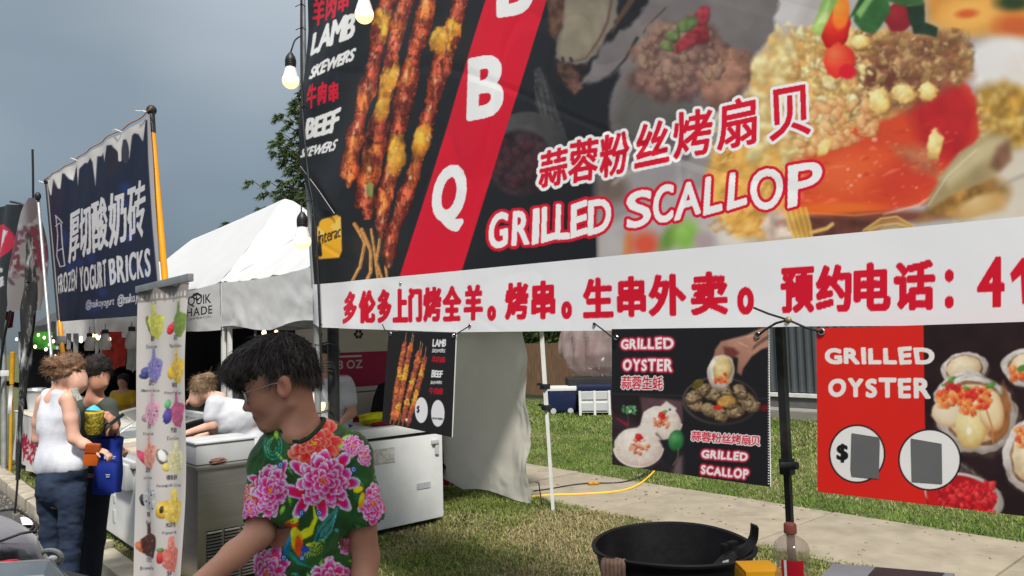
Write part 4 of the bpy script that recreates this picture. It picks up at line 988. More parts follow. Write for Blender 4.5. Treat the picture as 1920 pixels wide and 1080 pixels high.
# ---- white strip with the red line of writing
NU, NV = 1080, 76
bx_ = 587 + U_ * 1403; t1 = 533.5 - (bx_ - 590) * 0.0962; b1 = np.interp(bx_, [587, 600, 850, 1200, 1500, 1990], [606, 614, 623, 619, 612, 609])
U2, V2 = np.meshgrid(np.linspace(0, 1, NU), np.linspace(0, 1, NV), indexing='ij'); U2 = U2.ravel(); V2 = V2.ravel(); bx2 = 587 + U2 * 1403
t2 = 533.5 - (bx2 - 590) * 0.0962; b2 = np.interp(bx2, [587, 600, 850, 1200, 1500, 1990], [606, 614, 623, 619, 612, 609])
line = [("多", 643, 673), ("伦", 677, 706), ("多", 709, 735), ("上", 738, 764), ("门", 766, 789), ("烤", 792, 826), ("全", 829, 864), ("羊", 870, 905), ("。", 915, 930),
        ("烤", 948, 990), ("串", 997, 1040), ("。", 1053, 1071), ("生", 1093, 1148), ("串", 1157, 1209), ("外", 1216, 1284), ("卖", 1295, 1362), ("。", 1382, 1411),
        ("预", 1465, 1525), ("约", 1531, 1595), ("电", 1602, 1668), ("话", 1677, 1751), ("：", 1772, 1787), ("4", 1833, 1883), ("1", 1900, 1926), ("6", 1950, 1985)][:-1]
CS = Canvas(580, 395, 1995, 630, 2.0, base=(228, 228, 231))
for ch, x0, x1 in line:
    tp_ = lambda x: 547 - (x - 650) * 0.0535; bt_ = lambda x: 607 - (x - 650) * 0.0255
    if ch == "。": q = [(x0 + 2, bt_(x0) - (x1 - x0) * 1.6), (x1 - 2, bt_(x1) - (x1 - x0) * 1.6), (x1 - 2, bt_(x1) - 1), (x0 + 2, bt_(x0) - 1)]
    elif ch == "：": q = [(x0 + 3, 510), (x1 - 3, 509), (x1 - 3, 573), (x0 + 3, 575)]
    else: q = [(x0 + 2, tp_(x0) + 2), (x1 - 2, tp_(x1) + 2), (x1 - 2, bt_(x1) - 2), (x0 + 2, bt_(x0) - 2)]
    if ch == '1': CS.poly([(1894, 513), (1916, 484), (1935, 482), (1938, 569), (1917, 571), (1914, 516), (1898, 530)], RED, .8); continue
    CS.text(ch, q, RED, (2.7 + (x0 - 640) * .0016) * (.75 if ch in '41' else 1))
np_mesh('white_strip', SB.pts(bx2, t2 * (1 - V2) + b2 * V2, 0.0008), grid_faces(NU, NV)[:, ::-1], m_print, banner, True, cols=to_lin(CS.sample(bx2, t2 * (1 - V2) + b2 * V2)) * .98)
# folded corner: the free flap of the sheet, its white edge and the payment sticker under it
SF = Surf(XB - .012, bwave)
fold = flat_shape('folded_corner', [(566, 312), (630, 398), (606, 392), (588, 372)], SF, m_pblack, banner, .006)
m_hem = mat('hem', (.28, .28, .28), .6); mb = MB(); q = SF.pts(np.array([565, 600, 632.]), np.array([312, 358, 401.]), .008); mb.tube(q, .0025, 6); mb.build('hem_edge', m_hem, banner)
# hems and eyelets
def eyelet(c, nrm, r, parent, m=None):
    mb = MB(); mb.lathe(Vector(c) + Vector(nrm) * .001, nrm, [(r * .52, 0), (r * .6, .0028), (r * .85, .0032), (r, .001), (r * .98, -.001)], 20); mb.build('eyelet', m or m_metal, parent, smooth=True)
    mb = MB(); mb.lathe(Vector(c) + Vector(nrm) * .0012, nrm, [(1e-5, 0), (r * .52, 0)], 16); mb.build('eyelet_hole', m_pblack, parent)
nX = (-1, 0, 0)
for px, py in ((602, 606), (752, 531), (882, 610), (1114, 608), (1478, 600)): eyelet(SB.pts(np.array([px * 1.]), np.array([py * 1.]), .002)[0], nX, .009 if px < 1000 else .008, banner)

# frame that carries it: two black telescopic posts with a header bar, thin bracing
fr = empty('support_frame', (2.17, 2.6, 0), 'tall black folding frame whose posts carry the big banner', 'frame')
m_blksteel = mat('black_powder_coat', (0.022, 0.022, 0.024), 0.4, metal=.2, var=.2, scale=15, dirt=(.12, .11, .1), dirt_scale=12, dirt_amt=.4)
pR = PX(1472, 800, 2.19); pL = PX(614, 700, 2.20)
for p in (pR,):
    mb = MB(); mb.box((p.x, p.y, 1.15), (.018, .018, 2.3)); mb.build('post', m_blksteel, fr)
    mb = MB(); mb.box((p.x, p.y, 2.75), (.024, .024, 3.2 - .02)); mb.build('sleeve', m_blksteel, fr)
    c = PX(1476, 877, p.x - .02); mb = MB(); mb.box((p.x, p.y, c.z), (.036, .036, .05), bev=.005); mb.tube([(p.x - .03, p.y, c.z + .005), (p.x - .03, p.y - .05, c.z + .012)], .012, 10); mb.build('clamp', m_black, fr, smooth=True)
mb = MB(); mb.tube([(pL.x + .03, pL.y - .02, 0), (pL.x + .03, pL.y - .02, 3.6)], .036, 18); mb.build('post', m_blksteel, fr, smooth=True)
mb = MB(); mb.box((pL.x, (pL.y + pR.y) / 2, 3.66), (.04, abs(pL.y - pR.y) + .2, .04)); mb.build('header_bar', m_blksteel, fr)
pg = empty('steel_pole', (2.09, 4.2, 0), 'slim grey steel pole strapped to the black post left of the banner', 'pole')
a = PX(571, 60, 2.13); b = PX(601, 700, 2.13)
mb = MB(); mb.tube([(2.13, b.y + .02, 0), (2.12, b.y + .03, 1.9)], .020, 14); mb.build('lower_tube', m_greysteel, pg, smooth=True)
a0 = PX(567, -60, 2.14); b0 = PX(589, 540, 2.14)
mb = MB(); mb.tube([b0, PX(574, 300, 2.14), a0], .015, 12); mb.build('upper_tube', m_greysteel, pg, smooth=True)
for y_ in (8, 52, 200):
    c = PX(571 + y_ * .02, y_, 2.06); mb = MB(); mb.tube([c + Vector((.02, .03, 0)), c + Vector((-.014, .01, .004)), c + Vector((-.018, .09, .012))], .0028, 6); mb.build('cable_tie', m_cord, pg)
for y_ in (646, 690, 772):
    c = PX(603, y_, 2.13); mb = MB()
    for dz in ((0,) if y_ != 690 else (0, .012, .03, -.02)): mb.tube([(2.13 + .055 * math.cos(t) + .012, c.y - .01 + .055 * math.sin(t), c.z + dz + .004 * math.sin(3 * t)) for t in [k_ * .35 for k_ in range(19)]], .0035, 6)
    if y_ == 690: mb.ell((2.075, c.y + .03, c.z - .002), (.02, .02, .022))
    mb.build('strap', m_cord, pg, smooth=True)

# ---------------- hanging board: lamb and beef skewers
def board(name, label, quad, X, canvas, edge_m, eyes, thick=.006, step=1.5, gain=.9, group='boards tied under the banner', cat='sign'):
    c = PX((quad[0][0] + quad[1][0]) / 2, (quad[0][1] + quad[3][1]) / 2, X); root = empty(name, c, label, cat, group); S = Surf(X)
    printed_sheet('printed_face', canvas, quad, S, m_printm, root, step, gain)
    P = S.pts(np.array([q[0] for q in quad], float), np.array([q[1] for q in quad], float))
    mb = MB(); A = [Vector(p) + Vector((.0006, 0, 0)) for p in P]; B_ = [p + Vector((thick, 0, 0)) for p in A]; mb.hexa(A + B_); mb.build('backing_panel', edge_m, root)
    for e_ in eyes: eyelet(S.pts(np.array([e_[0] * 1.]), np.array([e_[1] * 1.]), .001)[0], nX, .0105, root)
    return root, S
m_edge = mat('white_core_edge', (.6, .6, .58), .6)
def cord(name, pts, label, r=.0028, group='black cords tying the boards to the banner', cat='cord', m=None):
    root = tag(MB().tube(pts, r, 7).build(name, m or m_cord, None, smooth=True), label, cat, group); return root

C1 = Canvas(700, 600, 880, 830, 3.0, base=(33, 33, 36))
CC = C; C = C1
def mini_skewer(pts, W, seed, seq):
    global C
    P = np.array(pts, float); n = len(seq)
    tt = np.linspace(0, 1, n + 1); cum = np.concatenate([[0], np.cumsum(np.hypot(*(P[1:] - P[:-1]).T))]); cum /= cum[-1]
    for k_, ch in enumerate(seq):
        t = (tt[k_] + tt[k_ + 1]) / 2; x = np.interp(t, cum, P[:, 0]); y = np.interp(t, cum, P[:, 1]); i = min(len(P) - 2, max(0, np.searchsorted(cum, t) - 1)); d = P[i + 1] - P[i]; an = math.degrees(math.atan2(d[1], d[0]))
        L_ = np.hypot(*(P[-1] - P[0])) / n * .9
        c = {'f': (214, 140, 44), 'o': (188, 96, 46), 'r': (146, 66, 44)}[ch]
        C.ell(x, y, L_, W * .5, an, c, hi=tuple(min(255, q * 1.25 + 20) for q in c), lo=tuple(q * .4 for q in c), soft=.35, wob=.4, noise=.5, ns=.4, spec=.5, alpha=.9)
for (x0, y0, x1, y1) in ((757, 662, 762, 624), (766, 668, 774, 624), (770, 665, 776, 628), (785, 672, 789, 640), (788, 680, 792, 644), (794, 690, 799, 650)):
    C.line([(x0, y0), (x1, y1)], .8, (206, 170, 120), .6)
for (x0, y0, x1, y1) in ((736, 770, 731, 796), (742, 770, 738, 797), (752, 775, 746, 799), (760, 776, 754, 800)): C.line([(x0, y0), (x1, y1)], 1.6, (170, 110, 66), .6)
mini_skewer([(759, 644), (752, 680), (744, 730), (736, 785)], 10, 1, 'rorofrorro'); mini_skewer([(770, 648), (762, 690), (752, 740), (743, 786)], 11, 2, 'orrffrorfo')
mini_skewer([(786, 660), (776, 705), (764, 750), (755, 790)], 11, 3, 'rorrforfrr'); mini_skewer([(796, 672), (788, 710), (776, 755), (764, 796)], 10, 4, 'rofrrfforr')
C.ell(762, 787, 2.2, 3, 0, (230, 226, 222))
for st, q, c_, g_, kw in (("LAMB", [(812, 636), (837, 636), (835, 650), (811, 650)], WHT, .7, dict(comic=True)), ("SKEWERS", [(811, 654), (835, 654), (834, 661), (810, 661)], WHT, .35, dict(comic=True)),
                        ("羊肉串", [(810, 667), (835, 669), (834, 681), (809, 679)], RED, .35, {}), ("BEEF", [(810, 694), (830, 695), (829, 708), (809, 707)], WHT, .7, dict(comic=True)),
                        ("SKEWERS", [(808, 714), (829, 714), (828, 720), (807, 720)], WHT, .35, dict(comic=True)), ("牛肉串", [(805, 726), (831, 728), (829, 741), (804, 739)], RED, .35, {})): C.text(st, q, c_, g_, **kw)
C.ell(790, 769, 12, 24, 0, WHT, soft=.05); C.ell(821, 775, 12.5, 25, 0, WHT, soft=.05); C.text('$', [(782, 761), (787, 761), (786, 775), (781, 775)], INK, .5); C.text('SKEWERS', [(811, 782), (831, 784), (830, 788), (810, 786)], INK, .3, comic=True)
C = CC
SQ = [(729, 621), (855, 623), (847, 820), (716, 792)]
bs, S1 = board('menu_board', 'small black board with lamb and beef skewers beside the chest freezer', SQ, 2.075, C1, m_edge, ((733, 626), (851, 629)), step=.9)
v = lambda px, py, X=2.07: PX(px, py, X)
cord('tie_cord', [v(717, 608), v(721, 618), v(728, 622), v(733, 626)], 'short black cord at the upper left corner of the skewer board')
cord('tie_cord', [v(882, 610), v(866, 620), v(856, 626), v(851, 629)], 'black cord at the upper right corner of the skewer board')

# ---------------- hanging board: grilled oyster and scallop
C2 = Canvas(1130, 600, 1460, 930, 2.4, base=(30, 30, 33)); C = C2; rp = np.random.RandomState(8)
C.line([(1140, 738), (1460, 748)], 3, (46, 46, 50), 2)
C.poly([(1140, 742), (1280, 752), (1280, 900), (1140, 880)], (40, 32, 36), 1, .3, .03)
C.poly([(1200, 744), (1280, 751), (1280, 790), (1205, 780)], (94, 66, 72), 3, .15, .04); C.poly([(1148, 778), (1186, 790), (1200, 800), (1186, 806), (1150, 800)], (60, 42, 50), 6)
C.line([(1156, 784), (1176, 797)], [2, 6], (140, 34, 56), 1.5); C.poly([(1262, 860), (1280, 855), (1280, 900), (1262, 892)], (104, 86, 90), 5)
for i in range(30): C.ell(1179 + rp.uniform(-13, 13), 765 + rp.uniform(-10, 10), rp.uniform(2, 5), rp.uniform(1.5, 3), rp.uniform(0, 180), [(70, 136, 74), (196, 214, 200), (120, 170, 120), (40, 92, 46)][rp.randint(4)], soft=.3)
C.line([(1178, 776), (1177, 804)], 1.3, (92, 84, 66), .8)
def shell(cx, cy, r, rot, tone=(226, 214, 202)):
    n = 34
    C.ell(cx, cy + 1, r * 1.04, r * .86, rot, (70, 58, 58), soft=.15)
    for k_ in range(n):
        a = R(rot) + math.pi * (.04 + .92 * k_ / (n - 1)) - .15; x = cx + math.cos(a) * r * .97; y = cy + math.sin(a) * r * .78; C.ell(x, y, r * .075, r * .075, 0, (232, 222, 212), soft=.2)
    C.ell(cx, cy, r, r * .8, rot, tone, hi=(240, 232, 224), lo=(196, 172, 160), soft=.03, wob=.05, noise=.08, ns=.15)
    C.poly([(cx - r * .1, cy - r * .75), (cx + r * .25, cy - r * 1.05), (cx + r * .75, cy - r * .7), (cx + r * .65, cy - r * .4)], (226, 216, 208), 1.5, .05)
    for k_ in range(16):
        a = math.pi * (.0 + k_ / 15.0); C.line([(cx + math.cos(a) * r * .4, cy + math.sin(a) * r * .32), (cx + math.cos(a) * r * .96, cy + math.sin(a) * r * .77)], .8, (190, 172, 162), .8, .6)
    for k_ in range(40):
        a = rp.uniform(0, 6.28); d = r * .42 * rp.uniform(0, 1) ** .7; C.ell(cx + d * math.cos(a) + r * .02, cy - r * .05 + d * .8 * math.sin(a), rp.uniform(2, 5), rp.uniform(1.6, 3.4), rp.uniform(0, 180), [(206, 104, 60), (226, 150, 104), (188, 76, 50), (238, 186, 150), (170, 60, 44)][rp.randint(5)], hi=(244, 196, 160), lo=(150, 60, 40), soft=.3)
    for k_ in range(6): C.ell(cx + rp.uniform(-5, 5), cy - r * .35 + rp.uniform(-6, 5), 5, 3.6, rp.uniform(0, 180), (196, 34, 40), hi=(224, 70, 60), soft=.25)
shell(1240, 792, 38, 10); C.ell(1247, 772, 5, 3, -20, (120, 150, 80)); C.ell(1256, 768, 2, 2, 0, (40, 34, 36)); shell(1197, 838, 46, 8)
C.poly([(1236, 826), (1246, 842), (1240, 860), (1262, 880), (1276, 850), (1262, 830)], (33, 33, 36), 2)
C.ell(1268, 826, 15, 20, 10, (44, 110, 60), hi=(96, 160, 100), lo=(26, 70, 36), soft=.06, noise=.2); C.line([(1272, 840), (1271, 858), (1262, 872)], 1.6, (132, 120, 92), .8)
C.poly([(1281, 742), (1281, 905), (1260, 905), (1260, 900), (1280, 898)], (33, 33, 36), .6)
# dish of roasted oysters
C.ell(1351, 752, 72, 46, 3, (74, 70, 68), lo=(44, 42, 42), soft=.03); C.ell(1351, 751, 67, 42, 3, (34, 30, 30), soft=.05)
for (ex, ey) in [(1304, 760), (1330, 770), (1352, 778), (1378, 772), (1400, 750), (1338, 740), (1360, 735), (1318, 732), (1388, 735), (1410, 762), (1300, 745), (1366, 755)]:
    C.ell(ex, ey, 17, 12, rp.uniform(-40, 60), (112, 92, 68), hi=(168, 146, 112), lo=(50, 38, 30), soft=.12, wob=.2, noise=.4, ns=.2)
    for k_ in range(16): x = ex + rp.uniform(-12, 12); y = ey + rp.uniform(-8, 8); C.line([(x, y), (x + rp.uniform(-7, 7), y + rp.uniform(-5, 5))], 1.4, [(196, 168, 116), (60, 44, 34), (214, 196, 170), (150, 108, 50), (34, 28, 26)][rp.randint(5)], .9, .85)
C.ell(1346, 764, 9, 5, 0, (196, 46, 36)); C.ell(1308, 720, 12, 8, -30, (96, 84, 36), noise=.4); C.ell(1362, 752, 18, 10, -10, (176, 130, 66), hi=(206, 166, 96), noise=.5, soft=.3)
C.ell(1436, 765, 12, 6, 0, (106, 24, 38), soft=.8)
# hand holding an oyster shell
C.poly([(1352, 640), (1376, 634), (1400, 628), (1425, 616), (1460, 600), (1460, 645), (1428, 655), (1410, 668), (1394, 690), (1390, 704), (1382, 698), (1384, 672), (1364, 660), (1350, 672), (1342, 690), (1336, 680), (1341, 655)], (196, 148, 128), 2, .14, .05, c2=(150, 104, 88))
C.poly([(1356, 650), (1376, 652), (1386, 662), (1376, 672), (1360, 668)], (112, 56, 52), 3)
for q in ([(1400, 632), (1425, 626)], [(1385, 642), (1402, 650)]): C.line(q, 2, (226, 186, 168), 2, .7)
C.ell(1352, 697, 25, 34, 14, (206, 196, 184), hi=(234, 228, 220), lo=(132, 118, 106), soft=.06, wob=.1, noise=.15); C.ell(1355, 692, 18, 25, 14, (206, 180, 122), hi=(232, 214, 160), lo=(140, 104, 60), soft=.1, wob=.1, noise=.15)
for k_ in range(18): C.ell(1352 + rp.uniform(-12, 12), 710 + rp.uniform(-9, 8), rp.uniform(2, 4), rp.uniform(2, 3), 0, [(226, 96, 48), (232, 130, 70), (206, 60, 40)][rp.randint(3)], soft=.3)
C.blur(1132, 602, 1458, 928, .9, 3)
# glow round the words
for st, q, sd_ in (("GRILLED", [(1166, 636), (1262, 632), (1262, 654), (1165, 654)], 4), ("OYSTER", [(1169, 674), (1260, 673), (1259, 696), (1169, 694)], 6), ("GRILLED", [(1317, 843), (1402, 849), (1400, 864), (1316, 858)], 4), ("SCALLOP", [(1316, 872), (1403, 881), (1402, 898), (1315, 888)], 7)):
    C.text(st, q, (240, 232, 234), 1.0, halo=((5.6, .35, (170, 26, 54)), (4.2, .8, (196, 30, 60)), (2.8, .6, (226, 120, 140))), comic=True, seed=sd_, gap=.17)
for st, q in (("蒜蓉生蚝", [(1166, 705), (1243, 706), (1242, 731), (1165, 729)]), ("蒜蓉粉丝烤扇贝", [(1297, 808), (1425, 818), (1424, 836), (1296, 826)])): C.text(st, q, RED, .45, halo=((2.4, 1, (228, 216, 216)),))
C = CC
bo, S2 = board('menu_board', 'black board showing grilled oysters and scallops, tied beside the thin black post', [(1147, 617), (1440, 613), (1444, 913), (1148, 871)], 2.06, C2, m_edge, ((1156, 633), (1421, 628)), step=.95)
# white piping down its right side
mb = MB(); P0 = S2.pts(np.array([1441.5] * 60), np.linspace(615, 912, 60)); 
for i in range(0, 59, 1): mb.box(P0[i], (.003, .004, .0028))
mb.build('stitched_edge', m_edge, bo)
v = lambda px, py, X=2.045: PX(px, py, X)
cord('tie_cord', [v(1114, 606), v(1130, 618), v(1145, 630), v(1158, 634)], 'black cord at the upper left of the oyster and scallop board')
cord('tie_cord', [v(1478, 600), v(1455, 606), v(1435, 618), v(1420, 630)], 'black cord from the knot to the right corner of the oyster and scallop board', .0036)
cord('tie_cord', [v(1413, 577), v(1440, 588), v(1478, 600), v(1510, 614), v(1540, 622)], 'black cord crossing the knot towards the red board', .0034)
kn = v(1478, 600, 2.04); tag(MB().ell(kn, (.008, .010, .010)).build('cord_knot', mat('brass_knot', (.25, .2, .1), .5, metal=.6), None, smooth=True), 'small brassy knot where the cords cross above the thin black post', 'knot')

# ---------------- red board
C3 = Canvas(1515, 600, 1990, 1000, 2.0, base=(218, 38, 30)); C = C3; rp = np.random.RandomState(12)
C.poly([(1731, 590), (2000, 590), (2000, 1000), (1738, 1000)], (42, 26, 30), .7, .3, .02)
for k_ in range(60): C.line([(1733, 612 + k_ * 3.1), (1990, 608 + k_ * 3.4)], .7, (34, 20, 24), .8, .6)
def oyster(cx, cy, rx, ry, rot, seed, fill=True):
    g = np.random.RandomState(seed)
    C.ell(cx + 3, cy + 4, rx * 1.03, ry * 1.05, rot, (66, 48, 44), soft=.06, wob=.12, noise=.5, ns=.1)
    C.ell(cx, cy, rx, ry, rot, (206, 198, 192), hi=(236, 232, 228), lo=(156, 144, 136), soft=.03, wob=.10, noise=.14, ns=.06)
    for k_ in range(26):
        a = g.uniform(0, 6.28); s_ = g.uniform(.86, 1.0); a2 = a + g.uniform(.1, .35)
        p = lambda a_: (cx + math.cos(R(rot)) * rx * s_ * math.cos(a_) - math.sin(R(rot)) * ry * s_ * math.sin(a_), cy + math.sin(R(rot)) * rx * s_ * math.cos(a_) + math.cos(R(rot)) * ry * s_ * math.sin(a_))
        C.line([p(a), p((a + a2) / 2), p(a2)], 1.2, [(120, 100, 88), (244, 240, 236), (150, 134, 124)][g.randint(3)], 1.2, .7)
    C.ell(cx, cy, rx * .80, ry * .80, rot, (150, 108, 80), lo=(110, 74, 52), soft=.06, wob=.08, noise=.2)
    C.ell(cx, cy, rx * .74, ry * .74, rot, (226, 206, 170), hi=(240, 226, 196), lo=(196, 160, 116), soft=.06, wob=.08, noise=.1)
def salsa(x0, y0, x1, y1, n, seed, cols):
    g = np.random.RandomState(seed)
    for k_ in range(n):
        x = g.uniform(x0, x1); y = g.uniform(y0, y1); s_ = g.uniform(3.4, 7); c = cols[g.randint(len(cols))]
        C.ell(x, y, s_, s_ * g.uniform(.6, .95), g.uniform(0, 180), c, hi=tuple(min(255, q + 30) for q in c), lo=tuple(q * .72 for q in c), soft=.35, wob=.5, noise=.25, ns=.2)
oyster(1808, 690, 44, 30, -10, 1); oyster(1940, 690, 62, 38, 5, 2)
C.ell(1800, 735, 18, 10, 0, (190, 40, 40), soft=.5)
oyster(1830, 775, 82, 72, 38, 3)
C.poly([(1880, 715), (1898, 760), (1888, 810), (1866, 830), (1850, 812), (1872, 772)], (150, 98, 58), 4, .2, .05, wob=3)
C.ell(1780, 775, 34, 26, 10, (226, 206, 172), hi=(240, 228, 204), lo=(190, 150, 110), soft=.1, wob=.1); C.ell(1822, 800, 30, 42, 5, (226, 204, 140), hi=(242, 228, 178), lo=(196, 150, 84), soft=.06, wob=.08, noise=.06)
C.ell(1858, 770, 24, 40, -14, (230, 206, 160), hi=(244, 230, 196), lo=(190, 134, 84), soft=.1); C.line([(1850, 770), (1860, 800), (1862, 830)], 3, (196, 128, 76), 2)
org = [(232, 112, 52), (238, 140, 72), (222, 84, 44), (240, 158, 96)]
salsa(1758, 735, 1800, 762, 60, 5, org); salsa(1800, 728, 1856, 766, 90, 6, org + [(206, 46, 36)]); salsa(1800, 752, 1826, 776, 20, 7, org)
salsa(1776, 712, 1798, 730, 14, 8, [(214, 38, 36), (196, 30, 34)]); salsa(1812, 722, 1832, 744, 10, 9, [(214, 42, 34)])
for (x, y, r_) in ((1784, 712, 9), (1812, 728, 7), (1858, 722, 10), (1770, 722, 5)): C.ell(x, y, r_, r_ * .5, rp.uniform(-60, 60), (70, 130, 52), hi=(130, 176, 84), soft=.2, wob=.2)
C.ell(1817, 808, 5, 7, 0, (246, 240, 228), soft=.6)
salsa(1895, 690, 1935, 712, 34, 11, org); C.ell(1918, 690, 12, 6, -20, (84, 140, 60), wob=.2)
oyster(1945, 850, 62, 78, 20, 4); salsa(1905, 800, 1960, 840, 60, 12, org)
C.poly([(1799, 865), (1812, 870), (1880, 925), (1862, 935), (1800, 890)], (86, 72, 70), 2, .5, .12)
for k_ in range(30): x = rp.uniform(1800, 1870); C.line([(x, 868 + (x - 1800) * .7), (x + 8, 876 + (x - 1800) * .7)], .8, (150, 136, 128), .8, .7)
C.ell(1808, 932, 76, 44, 14, (206, 196, 188), hi=(226, 220, 214), lo=(150, 140, 134), soft=.03); C.ell(1802, 930, 66, 38, 12, (176, 28, 34), soft=.06)
salsa(1745, 905, 1865, 962, 190, 13, [(214, 34, 40), (196, 24, 34), (226, 56, 56), (170, 18, 30)])
C.poly([(1515, 905), (1738, 940), (1738, 1000), (1515, 1000)], (218, 38, 30), .8); C.poly([(1742, 900), (1752, 898), (1760, 965), (1738, 960), (1738, 900)], (200, 30, 32), 3)
C.poly([(1532, 600), (1731, 600), (1733, 880), (1733, 935), (1532, 905)], (218, 38, 30), .8)
C.blur(1736, 602, 1988, 998, .9, 3)
for st, q, sd_ in (("GRILLED", [(1548, 653), (1749, 651), (1751, 682), (1549, 681)], 4), ("OYSTER", [(1555, 711), (1743, 709), (1743, 746), (1555, 742)], 6)): C.text(st, q, (236, 230, 226), 2.4, comic=True, seed=sd_, gap=.17)
for (cx, cy, rx, ry) in ((1607, 851, 53, 55), (1743, 862, 59, 58)): C.ell(cx, cy, rx, ry, 0, INK, soft=.02); C.ell(cx, cy, rx - 3, ry - 3, 0, (234, 232, 228), soft=.02)
C.text('$', [(1570, 834), (1589, 834), (1589, 866), (1570, 866)], INK, 1.8)
C = CC
brd, S3 = board('menu_board', 'wide bright red board for grilled oysters with two price discs', [(1531, 616), (1990, 601), (1990, 976), (1533, 922)], 2.05, C3, mat('red_edge', srgb(200, 40, 34), .5), ((1541, 622),), step=1.25)
flat_shape('grey_patch', [(1597, 812), (1649, 820), (1650, 832), (1648, 898), (1597, 893), (1595, 880)], S3, m_pgrey, brd, .0012)
flat_shape('grey_patch', [(1708, 822), (1766, 832), (1767, 907), (1710, 903)], S3, m_pgrey, brd, .0012)

# ================================================================== OBJECTS
m_white = mat('white_enamel', (0.62, 0.63, 0.63), 0.35, var=.04, scale=4, dirt=(.42, .41, .38), dirt_scale=3, dirt_amt=.35)
m_steel = mat('brushed_steel', (0.34, 0.315, 0.29), 0.34, metal=.85, var=.08, scale=3, stretch=(1, 1, 12), bump=.06, bscale=40)
m_brown = mat('cardboard', (0.30, 0.19, 0.10), .9, var=.12, scale=6, bump=.1, bscale=60)
m_yel = mat('yellow_plastic', srgb(168, 118, 12), 0.4, var=.08, scale=6)
m_ltgrey = mat('light_grey_plastic', (0.42, 0.43, 0.44), 0.5, var=.06, scale=6)

# ---- tent A: back wall with its crumpled free edge, thin leg with brackets, logo
yA0, yA1 = PZ(1010, 942, 0.03).y, 6.98
wx = 4.87
def wall_fn(u, v):       # u: 0 near edge (right in the picture) .. 1 far; v: 0 bottom .. 1 top
    y = yA0 + (yA1 - yA0) * u; z = .03 + .10 * abs(math.sin(u * 5.0)) * (1 - v) ** 3 * u + (1.96 - .03) * v
    near_ = max(0, 1 - u / .15); low = max(0, 1 - v / .22)
    x = wx + .025 * (fbm(np.float32(u * 4), np.float32(v * 2), 3) - .5) + .06 * (fbm(np.float32(u * 22), np.float32(v * 11 + u * 9), 3) - .5) * near_ + .05 * (fbm(np.float32(u * 7 + 4), np.float32(v * 9), 3) - .5) * low
    x -= .05 * near_ * math.sin(v * 9) ** 2
    return Vector((x, y - .02 * near_ * (fbm(np.float32(v * 14), np.float32(2.), 2)), z))
mb = MB(); mb.grid(wall_fn, 110, 120)
m_sidewall = mat('grey_white_sidewall', (0.78, 0.765, 0.70), 0.55, var=.04, scale=3, bump=.2, bscale=9, transl=.45)
mb.build('side_wall', m_sidewall, tA, smooth=True)
lb, lt_ = PZ(1037, 957, 0.0), PX(1014, 600, 4.80)
d_ = lt_ - lb; mid = lb + d_ * .56
mb = MB(); mb.tube([lb, mid], .022, 4); mb.tube([mid - d_ * .02, lt_ + d_ * .2], .028, 4); mb.build('leg', m_alu, tA)
for t_ in (.54, .65): 
    c = lb + d_ * t_; mb = MB(); mb.box(c, (.075, .065, .05), bev=.008); mb.box(c + Vector((0, .05, .02)), (.03, .09, .02)); mb.build('bracket', m_black, tA, smooth=True)
mb = MB(); p = PX(1010, 905, 4.80); q = PX(1016, 948, 4.80); mb.tube([p + Vector((0, .04, 0)), p, q], .006, 5); mb.build('strap', m_cord, tA)
# logo printed on the valance
from mathutils.bvhtree import BVHTree
_vs, _fs = [], []
for o_ in tA.children:
    if o_.name.startswith('valance'):
        n0 = len(_vs); W_ = world_of(o_); _vs += [W_ @ v.co for v in o_.data.vertices]; _fs += [tuple(i + n0 for i in f.vertices) for f in o_.data.polygons]
_bvh = BVHTree.FromPolygons(_vs, _fs)
class OnCloth:
    def pts(s, px, py, lift=0.0):
        P = PX_np(px, py, 2.4)
        for i in range(len(P)):
            d = (Vector(P[i]) - CAM).normalized(); h = _bvh.ray_cast(CAM, d); q = h[0] if h[0] is not None else CAM + d * 7
            P[i] = q - d * (lift + .001)
        return P
SV = OnCloth()
for s_, q in (("QUIK", [(352, 556), (396, 550), (396, 571), (352, 577)]), ("SHADE", [(340, 580), (398, 572), (398, 588), (340, 596)]), ("COMMERCIAL", [(346, 598), (398, 591), (398, 595), (346, 602)])):
    letters('lettering', s_, q, SV, m_pblack, tA, .001, .015 if s_ != 'COMMERCIAL' else 0, gap=.12)
flat_shape('logo_mark', [(358, 560), (362, 551), (370, 548), (377, 552), (380, 558), (370, 553)], SV, m_pblack, tA, .001); flat_shape('logo_mark', [(361, 556), (370, 560), (379, 554), (370, 566)], SV, m_pblack, tA, .001)

# ---- chest freezer
fy0, fx1 = 5.42, 3.93
fz = empty('chest_freezer', (3.3, 5.75, 0), 'big white chest freezer standing on the grass beside the grey tent wall', 'freezer')
mb = MB(); mb.box((3.28, fy0 + .31, .425), (1.30, .62, .73), bev=.02); mb.build('cabinet', m_white, fz, smooth=True)
mb = MB(); mb.box((3.28, fy0 + .31, .803), (1.26, .58, .022)); mb.build('seal', m_black, fz)
mb = MB(); mb.box((3.28, fy0 + .30, .85), (1.32, .64, .075), bev=.02); mb.build('lid', m_white, fz, smooth=True)
mb = MB(); mb.box((3.84, fy0 - .012, .72), (.07, .03, .035), bev=.006); mb.box((3.86, fy0 - .008, .66), (.035, .02, .1), bev=.004); mb.build('hinge', m_ltgrey, fz, smooth=True)
mb = MB(); mb.box((3.30, fy0 - .003, .66), (.26, .005, .12)); mb.build('paper_label', mat('scuffed_label', (.5, .49, .45), .8, var=.3, scale=40, dirt=(.2, .19, .16), dirt_scale=30, dirt_amt=.7), fz)
for x_ in (2.7, 3.86):
    for y_ in (fy0 + .06, fy0 + .56): mb = MB(); mb.lathe((x_, y_, 0), (0, 0, 1), [(.001, 0), (.025, 0), (.022, .065)], 10); mb.build('foot', m_black, fz)
top = .888
